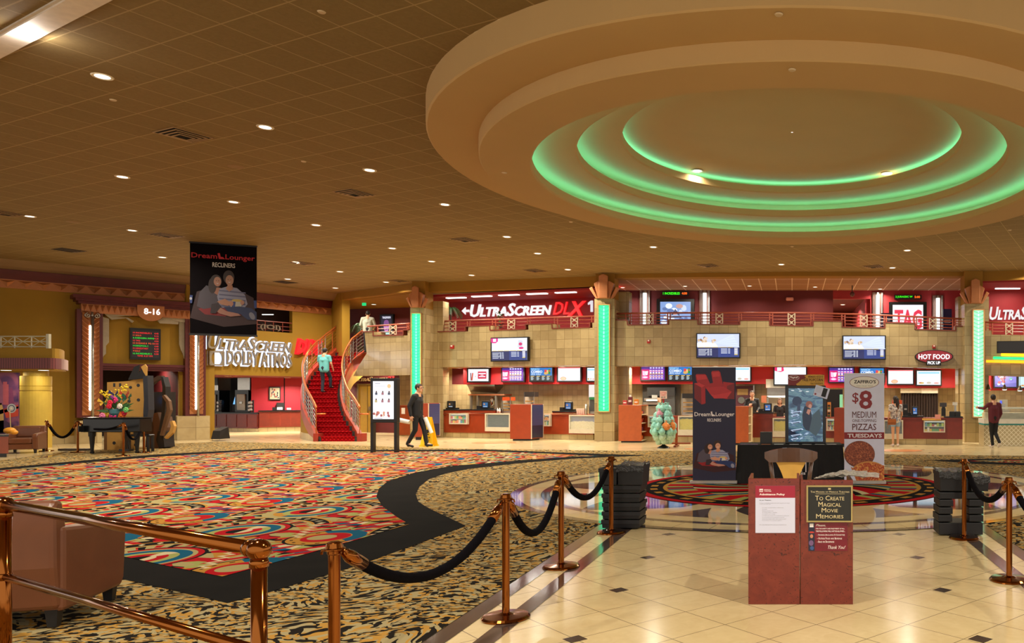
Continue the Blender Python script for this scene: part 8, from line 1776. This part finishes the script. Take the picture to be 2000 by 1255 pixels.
def person(name_lab, loc, rz, H, J, shirt, trousers, shoes, hair, skin=SKIN, sleeve=1.0, legs='long', hairlen=0, female=False, glasses=False, extra=None, lean=0.0, grp=None, turn=0.0):
    """J: joint table in body frame (x right, y forward, z up) for a 1.75 m figure"""
    k = H/1.75; th = thing('person', loc, name_lab, 'person', grp, 0)
    mt = Matrix.Rotation(rz, 3, 'Z'); L0 = Vector(loc)
    T = lambda v: L0+mt@(Vector(v)*k)
    j = dict(pel=(0, 0, .93), chest=(0, 0, 1.28), neck=(0, 0, 1.46), head=(0, .02, 1.62), ls=(-.19, 0, 1.41), rs=(.19, 0, 1.41), lh=(-.09, 0, .92), rh=(.09, 0, .92)); j.update(J)
    sk = M(skin, .5, var=.06); V = {a: T(v) for a, v in j.items()}
    sh = .9 if female else 1.0
    b = MB()
    hd = V['head']; tm = Matrix.Rotation(rz+turn, 3, 'Z'); HT = lambda v: hd+tm@(Vector(v)*k)
    b.ball(hd+Vector((0, 0, .015*k)), .088*k, (.88, 1.05, 1.22), 16, 12, rz+turn); b.ball(HT((0, .03, -.055)), .062*k, (.95, 1, 1), 12, 8, rz+turn)
    b.ball(HT((0, .098, -.012)), .016*k, (.8, 1.2, 1.3), 8, 6, rz+turn); b.ball(HT((0, .078, -.062)), .022*k, (1.3, .6, .5), 8, 6, rz+turn)
    for s in (-1, 1): b.ball(HT((s*.080, -.005, -.005)), .024*k, (.4, .8, 1.3), 8, 6, rz+turn)
    cap_(b, hd-Vector((0, 0, .05*k)), V['neck'], .052*k*sh, .060*k*sh); cap_(b, V['neck'], V['chest'], .085*k*sh, .12*k*sh); [cap_(b, V['chest']+mt@Vector((q*.055*k, 0, 0)), V['pel']+mt@Vector((q*.045*k, 0, 0)), .102*k*sh, .100*k*sh) for q in (-1, 1)]
    for s in 'lr':
        cap_(b, V['neck']+(V[s+'s']-V['neck'])*.3, V[s+'s'], .055*k, .052*k); cap_(b, V[s+'s'], V[s+'e'], .048*k*sh, .036*k*sh); cap_(b, V[s+'e'], V[s+'w'], .036*k*sh, .026*k*sh)
        hand(b, V[s+'w'], (V[s+'w']-V[s+'e']), 1 if s == 'r' else -1, k, .5, (mt@Vector((1 if s == 'r' else -1, .2, 0))))
        cap_(b, V[s+'h'], V[s+'k'], .078*k, .052*k); cap_(b, V[s+'k'], V[s+'a'], .050*k, .034*k); cap_(b, V[s+'a'], V[s+'t'], .036*k, .030*k)
    body = meld(b, 'body', sk, th, .0095*k, 2)
    b = MB(); g = .018*k
    cap_(b, V['neck']-Vector((0, 0, .035*k)), V['chest'], .068*k*sh+g, .13*k*sh+g); [cap_(b, V['chest']+mt@Vector((q*.062*k, 0, 0)), V['pel']-Vector((0, 0, .03*k))+mt@Vector((q*.058*k, 0, 0)), .108*k*sh+g, .104*k*sh+g) for q in (-1, 1)]
    for s in 'lr':
        cap_(b, V['chest']+(V[s+'s']-V['chest'])*.55, V[s+'s'], .085*k*sh, .062*k*sh+g*.3); cap_(b, V['neck']-Vector((0, 0, .02*k)), V[s+'s'], .066*k*sh, .062*k*sh+g*.3)
        e_ = V[s+'s'].lerp(V[s+'e'], min(1, sleeve*2)); cap_(b, V[s+'s'], e_, .058*k*sh+g*.4, .048*k*sh+g*.4)
        if sleeve > .5: cap_(b, V[s+'e'], V[s+'e'].lerp(V[s+'w'], (sleeve-.5)*2*.96), .048*k*sh+g*.3, .036*k*sh+g*.3)
    if hasattr(shirt, 'name'): sm_ = shirt
    else: sm_ = M(shirt, .8, var=.15, scale=5)
    meld(b, 'shirt', sm_, th, .012*k, 3)
    b = MB()
    cap_(b, V['pel']+Vector((0, 0, .04*k)), (V['lh']+V['rh'])/2, .125*k*sh+g*.6, .12*k*sh)
    for s in 'lr':
        if legs == 'long': cap_(b, V[s+'h'], V[s+'k'], .088*k, .066*k); cap_(b, V[s+'k'], V[s+'a'], .064*k, .052*k)
        else: cap_(b, V[s+'h'], V[s+'h'].lerp(V[s+'k'], .42), .092*k, .084*k)
    meld(b, 'trousers' if legs == 'long' else 'shorts', M(trousers, .8, var=.15, scale=6), th, .012*k, 3)
    for s in 'lr':
        b = MB(); a_, t_ = V[s+'a'], V[s+'t']; d = (t_-a_); dn = d.normalized(); cap_(b, a_-Vector((0, 0, .0)), a_-Vector((0, 0, .045*k))+dn*.02*k, .044*k, .045*k); cap_(b, a_-Vector((0, 0, .03*k))-dn*.02*k, t_-Vector((0, 0, .005*k)), .04*k, .036*k); meld(b, 'shoe', M(shoes, .4), th, .009*k, 2)
    b = MB(); b.ball(HT((0, -.014, .035)), .095*k, (.93, 1.06, 1.12), 16, 10, rz+turn)
    if hairlen: cap_(b, HT((0, -.07, .02)), HT((0, -.105, -.16)), .07*k, .075*k); cap_(b, HT((0, -.105, -.16)), HT((0, -.10, -hairlen)), .075*k, .035*k)
    if hairlen and female:
        for s in (-1, 1): cap_(b, HT((s*.06, -.02, .04)), HT((s*.07, -.02, -.12)), .035*k, .03*k)
    h_ = meld(b, 'hair', M(hair, .6, var=.3, scale=20), th, .009*k, 2)
    me = h_.data; lim = HT((0, .06, .0)); fw = tm@Vector((0, 1, 0)); o_ = Vector(h_['_o'])   # keep the face free
    for v in me.vertices:
        p_ = v.co+o_; q_ = p_-hd; fy = q_.dot(fw)
        if fy > .045*k and q_.z < .06*k: v.co -= fw*((fy-.045*k)+.03*k)
    b = MB()
    for s in (-1, 1): b.mat(M((250, 246, 240), .2)); b.ball(HT((s*.03, .083, .012)), .011*k, (1.3, .5, .8), 8, 6, rz+turn); b.mat(M((30, 20, 16), .2)); b.ball(HT((s*.03, .089, .012)), .006*k, (1, .5, 1), 6, 5, rz+turn)
    b.build('eyes', None, th)
    b = MB(); b.mat(M((60, 36, 28), .6)); 
    for s in (-1, 1): b.tube([HT((s*.015, .094, .034)), HT((s*.035, .092, .037)), HT((s*.05, .082, .030))], .0035*k, 5)
    b.build('eyebrows', None, th)
    b = MB(); b.mat(M((160, 74, 66), .4)); b.tube([HT((-.022, .092, -.048)), HT((0, .100, -.047)), HT((.022, .092, -.048))], [.003*k, .0055*k, .003*k], 6); b.build('lips', None, th)
    if glasses:
        b = MB(); b.mat(M_BLACKP)
        for s in (-1, 1): b.tube([HT((s*.03+.019*math.cos(R(a)), .101, .012+.015*math.sin(R(a)))) for a in range(0, 361, 40)], .003*k, 4); b.tube([HT((s*.049, .098, .014)), HT((s*.08, .01, .014))], .003*k, 4)
        b.build('glasses', None, th)
    if extra: extra(th, T, k)
    return th
def rolls(th, T, k):
    for a, c, nm in (((-.25, -.35, .86), (.02, .02, .80), 'x'), ): pass
Yw = G(815, 874).y
per = person('man in black shirt and trousers with glasses walking past the wet floor cone', (P(815, 0, Yw).x, Yw, .012), R(-90), 1.96,
    dict(head=(0, .05, 1.63), neck=(0, .01, 1.46), le=(-.24, -.04, 1.14), lw=(-.22, .02, .89), re=(.24, -.10, 1.14), rw=(.24, -.06, .88), lh=(-.09, 0, .92), lk=(-.09, .14, .52), la=(-.08, .22, .10), lt=(-.08, .36, .06), rh=(.09, 0, .92), rk=(.08, -.02, .48), ra=(.08, -.22, .12), rt=(.08, -.09, .04)),
    (26, 26, 30), (18, 18, 22), (14, 14, 16), (44, 28, 22), glasses=True)
for (x0, y0, x1, y1, r_, lab) in ((776, 819, 800, 824, .07, 'white paper roll held by the man in black, pointing backwards'), (830, 815, 843, 845, .06, 'white paper roll hanging from the rear hand of the man in black')):
    b = MB(); a_, c_ = P(x0, y0, Yw+.1), P(x1, y1, Yw+.1); b.cyl(a_, c_, r_, r_*.9, 18); tag(b.build('paper_roll', M((236, 232, 226), .6, var=.04), smooth=False), lab, 'paper roll')
p_ = sp(10.4, -1)*.42+sp(10.4, 1)*.58; zs = RISE*10
person('man in a turquoise polo shirt and dark jeans climbing the red stairs', (P(634, 0, p_.y).x, p_.y-.02, zs+.0), 0, 1.74,
    dict(head=(0, .05, 1.62), le=(-.27, .06, 1.14), lw=(-.23, .26, 1.24), re=(.27, .0, 1.14), rw=(.25, .14, .95), lk=(-.09, .06, .50), la=(-.09, .02, .08), lt=(-.09, .16, .05), rk=(.09, .24, .62), ra=(.09, .26, .26), rt=(.09, .40, .23)),
    (110, 196, 200), (38, 44, 60), (24, 24, 28), (26, 20, 18), sleeve=.32)
person('man in a pale grey shirt leaning on the landing rail, seen from behind', (P(718, 0, 32.2).x, 32.2, 3.435), R(20), 1.74,
    dict(head=(0, .06, 1.62), chest=(0, .02, 1.28), le=(-.27, .05, 1.14), lw=(-.2, .26, 1.04), re=(.27, .05, 1.14), rw=(.2, .26, 1.04), lk=(-.09, .02, .5), la=(-.09, 0, .08), lt=(-.09, .14, .05), rk=(.09, .02, .5), ra=(.09, 0, .08), rt=(.09, .14, .05)),
    (170, 172, 156), (26, 24, 28), (20, 20, 20), (30, 20, 18))
def bag_(th, T, k):
    pass
Yg = G(1748, 872).y; lw_ = (P(1749, 0, Yg).x, Yg, .0)
wm = NT('patterned_blouse'); n_ = wm.noise(wm.obj(), 22, 3, 1); wm.fin(wm.mix(wm.ramp(n_, [(0, (0, 0, 0, 1)), (.52, (1, 1, 1, 1))]), S(214, 206, 200), S(120, 110, 116)), .8)
person('woman with very long dark hair, patterned blouse and denim shorts facing the counter', lw_, R(12), 1.60,
    dict(head=(0, .03, 1.62), le=(-.23, -.02, 1.14), lw=(-.22, .12, .95), re=(.23, -.02, 1.13), rw=(.22, .10, .93), lk=(-.09, .01, .5), la=(-.09, 0, .08), lt=(-.11, .13, .05), rk=(.08, .0, .5), ra=(.08, -.02, .08), rt=(.10, .12, .05)),
    wm.mat, (150, 176, 206), (220, 200, 190), (36, 22, 18), sleeve=.3, legs='short', hairlen=.52, female=True, turn=R(30))
hb_ = thing('handbag', (lw_[0]-.12, Yg-.22, .72), 'brown fringed handbag hanging at the side of the long-haired woman', 'handbag'); b = MB(); x, y = lw_[0]-.14, Yg-.27; b.rbox(x-.14, y-.03, .70, x+.12, y+.05, .88, .03); b.build('pouch', M((150, 84, 34), .5), hb_, bev=.01); b = MB(); b.hexa([(x-.14, y-.04, .78), (x+.12, y-.04, .78), (x+.12, y-.03, .78), (x-.14, y-.03, .78)], [(x-.14, y-.045, .885), (x+.12, y-.045, .885), (x+.12, y-.03, .885), (x-.14, y-.03, .885)]); b.build('flap', M((170, 96, 40), .5), hb_)
b = MB(); b.tube([(x+.12, y, .88), (lw_[0]+.02, Yg-.17, 1.1), (lw_[0]+.10, Yg-.12, 1.34)], .008, 5); b.build('strap', M((130, 70, 30), .5), hb_); b = MB(); b.tube([(x-.13, y-.03, .76), (x-.15, y-.04, .58)], [.012, .004], 5); b.build('tassel', M((150, 84, 34), .6), hb_)
Ym = G(1940, 873.5).y
person('person in a maroon hooded jacket and black trousers stepping towards the dessert counter', (P(1941, 0, Ym).x, Ym, .0), R(8), 1.66,
    dict(head=(0, .06, 1.61), le=(-.30, .10, 1.28), lw=(-.40, .30, 1.30), re=(.24, -.02, 1.12), rw=(.20, .1, .92), lk=(-.06, .06, .52), la=(-.03, .02, .08), lt=(-.06, .15, .05), rk=(.06, .02, .48), ra=(.10, -.22, .18), rt=(.10, -.16, .05)),
    (96, 30, 44), (20, 20, 24), (210, 200, 196), (34, 22, 18))
b = MB(); q = P(1939, 852, Ym-.02); 
for px, Y, lab, H_, sh_, hr_, fm, hl, wr_ in ((1469, 28.0, 'male worker in a black shirt with a raised hand behind the till', 1.80, (38, 38, 40), (60, 38, 26), False, 0, (.10, .22, 1.22)), (1523, 27.3, 'female worker in a black shirt with brown hair behind the yellow popcorn', 1.52, (40, 38, 40), (110, 70, 44), True, .13, (.22, .2, .98))):
    person(lab, (P(px, 0, Y).x, Y, .0), R(180), H_, dict(head=(0, .03, 1.62), le=(-.25, .02, 1.14), lw=(-.2, .22, 1.02), re=(.25, .03, 1.14), rw=wr_, lk=(-.09, .02, .5), la=(-.09, 0, .08), lt=(-.09, .14, .05), rk=(.09, .02, .5), ra=(.09, 0, .08), rt=(.09, .14, .05)), sh_, (24, 24, 28), (20, 20, 20), hr_, female=fm, hairlen=hl)
LG = 'recessed lamps in the main ceiling'
for i, (px, py) in enumerate(LAMPS):
    c = CE(px, py); 
    if c.y > 33: continue
    c.z = ZC
    lamp(c, 'round recessed lamp in the brown tiled ceiling', LG)
for x, y in ((-3.2, 3.0), (2.6, 3.2), (7.5, 6), (8.5, 12), (-13.5, 6), (-8, 3.5)):   # unseen lamps assumed past the picture's edge, strengthened to brighten the near floor
    o = lamp(Vector((x, y, ZC)), 'round recessed lamp in the brown tiled ceiling', LG, e=1.7)
for px, py in ((1362, 338), (1732, 343)):
    c = CE(px, py-3, 4.62); c.z = 6.238
    lamp(c, 'small recessed lamp inside the green-lit dome', 'dome lamps', e=.1)
for px, py, Y in ((1216, 561, 29.2), (1338, 558.5, 29.3), (1464, 558, 29.4), (1592, 560, 29.4), (1719, 564, 29.2), (1842, 570, 29.0)):
    c = CE(px, py, zc2-EYE); c.z = zc2
    o = lamp(c, 'small recessed lamp over the upper red lobby', 'lamps over the upper lobby', e=.4); o.scale = (.8, .8, 1)
for px, py in ((1646, 594.5), (1638, 608)):
    c = CE(px, py, 5.55-EYE); c.z = 5.55
    if c.y < 35.5:
        lamp(c, 'small recessed lamp in the passage behind the upper lobby', 'lamps over the passage')
def vent(px, py, w=.6, dark=False, lab='square ceiling air vent with stepped louvres'):
    c = CE(px, py); c.z = ZC
    th = thing('ceiling_vent', c, lab, 'air vent', 'ceiling air vents', R(24))
    th.rotation_euler = (0, 0, -R(24))
    for j, h in enumerate((.5, .40, .30, .20)):
        b = MB(); h2 = h-.035
        for s in range(4):
            a = PI/2*s; q = [Vector((math.cos(a+PI/4*k)*h*math.sqrt(2)*w, math.sin(a+PI/4*k)*h*math.sqrt(2)*w, 0)) for k in (-1, 1)]
            q2 = [Vector((math.cos(a+PI/4*k)*h2*math.sqrt(2)*w, math.sin(a+PI/4*k)*h2*math.sqrt(2)*w, 0)) for k in (-1, 1)]
            dz = -.012-.012*j
            b.hexa([v+Vector((0, 0, dz)) for v in (q[0], q[1], q2[1], q2[0])], [v+Vector((0, 0, dz+.008)) for v in (q[0], q[1], q2[1], q2[0])])
        for v in b.v: v += Vector(c)
        b.build('louvre', M((168, 134, 88) if not dark else (90, 70, 44), .5), th)
    b = MB(); b.box(c.x-.46*w, c.y-.46*w, ZC-.006, c.x+.46*w, c.y+.46*w, ZC-.001); b.build('duct_opening', M((24, 18, 12), .9), th)
for v in ((358, 263), (692, 377), (10, 416), (325, 459), (908, 468), (698, 378), (592, 513.5), (1045, 528), (1383, 518), (1706, 520), (779, 548)):
    if v == (698, 378): continue
    vent(*v)
vent(135, 488, dark=True, lab='dark square ceiling air vent near the frieze wall'); vent(558, 550.5, dark=True, lab='dark square ceiling air vent near the frieze wall')
for px, py in ((460, 325), (142, 433), (1163, 489), (945, 502), (1893, 496), (750, 520)):
    c = CE(px, py); c.z = ZC; b = MB(); b.lathe(c, [(.001, -.008), (.13, -.008), (.14, 0)], 20)
    tag(b.build('ceiling_speaker', M((150, 118, 74), .7)), 'round beige speaker grille in the tiled ceiling', 'speaker', 'ceiling speakers')
for px, py, h in ((628, 23, 4.35), (221, 195, 4.35), (593, 315, 4.35), (1521, 28, 3.94), (1547, 136, 3.71), (985, 337, 3.71), (1115, 433, 3.71), (1547, 481, 3.71), (1972, 449, 3.71)):
    c = CE(px, py, h); c.z = EYE+h; b = MB(); b.lathe(c, [(.001, -.012), (.035, -.012), (.045, 0)], 16)
    tag(b.build('ceiling_sensor', M((214, 190, 150), .6)), 'small round white sensor cap on the ceiling', 'sensor', 'ceiling sensors')
c = CE(57, 37, 4.50); c.z = ZC+.30
th = thing('track_lamp', c, 'bright white track lamp in the pale recessed soffit', 'lamp')
b = MB(); b.box(c.x-2.6, c.y-.02, c.z-.03, c.x+2.6, c.y+.02, c.z); 
b = MB(); q0, q1 = c-dv*4, c+dv*4; b.tube([q0-Vector((0, 0, .02)), q1-Vector((0, 0, .02))], .02, 6); b.build('track', M_STEEL, th)
b = MB(); b.cyl(c-Vector((0, 0, .03)), c-Vector((0, 0, .12)), .03, .07, 16); b.build('housing', M_WHITE, th)
b = MB(); b.ball(c-Vector((0, 0, .15)), .075); b.build('bulb', E((255, 252, 245), 9), th, smooth=True)
l_ = light('POINT', Vector((0, 0, -.34)), 60, (1, .93, .85), .08); l_.parent = th
for o in D.objects:
    if '_o' in o.keys(): del o['_o']
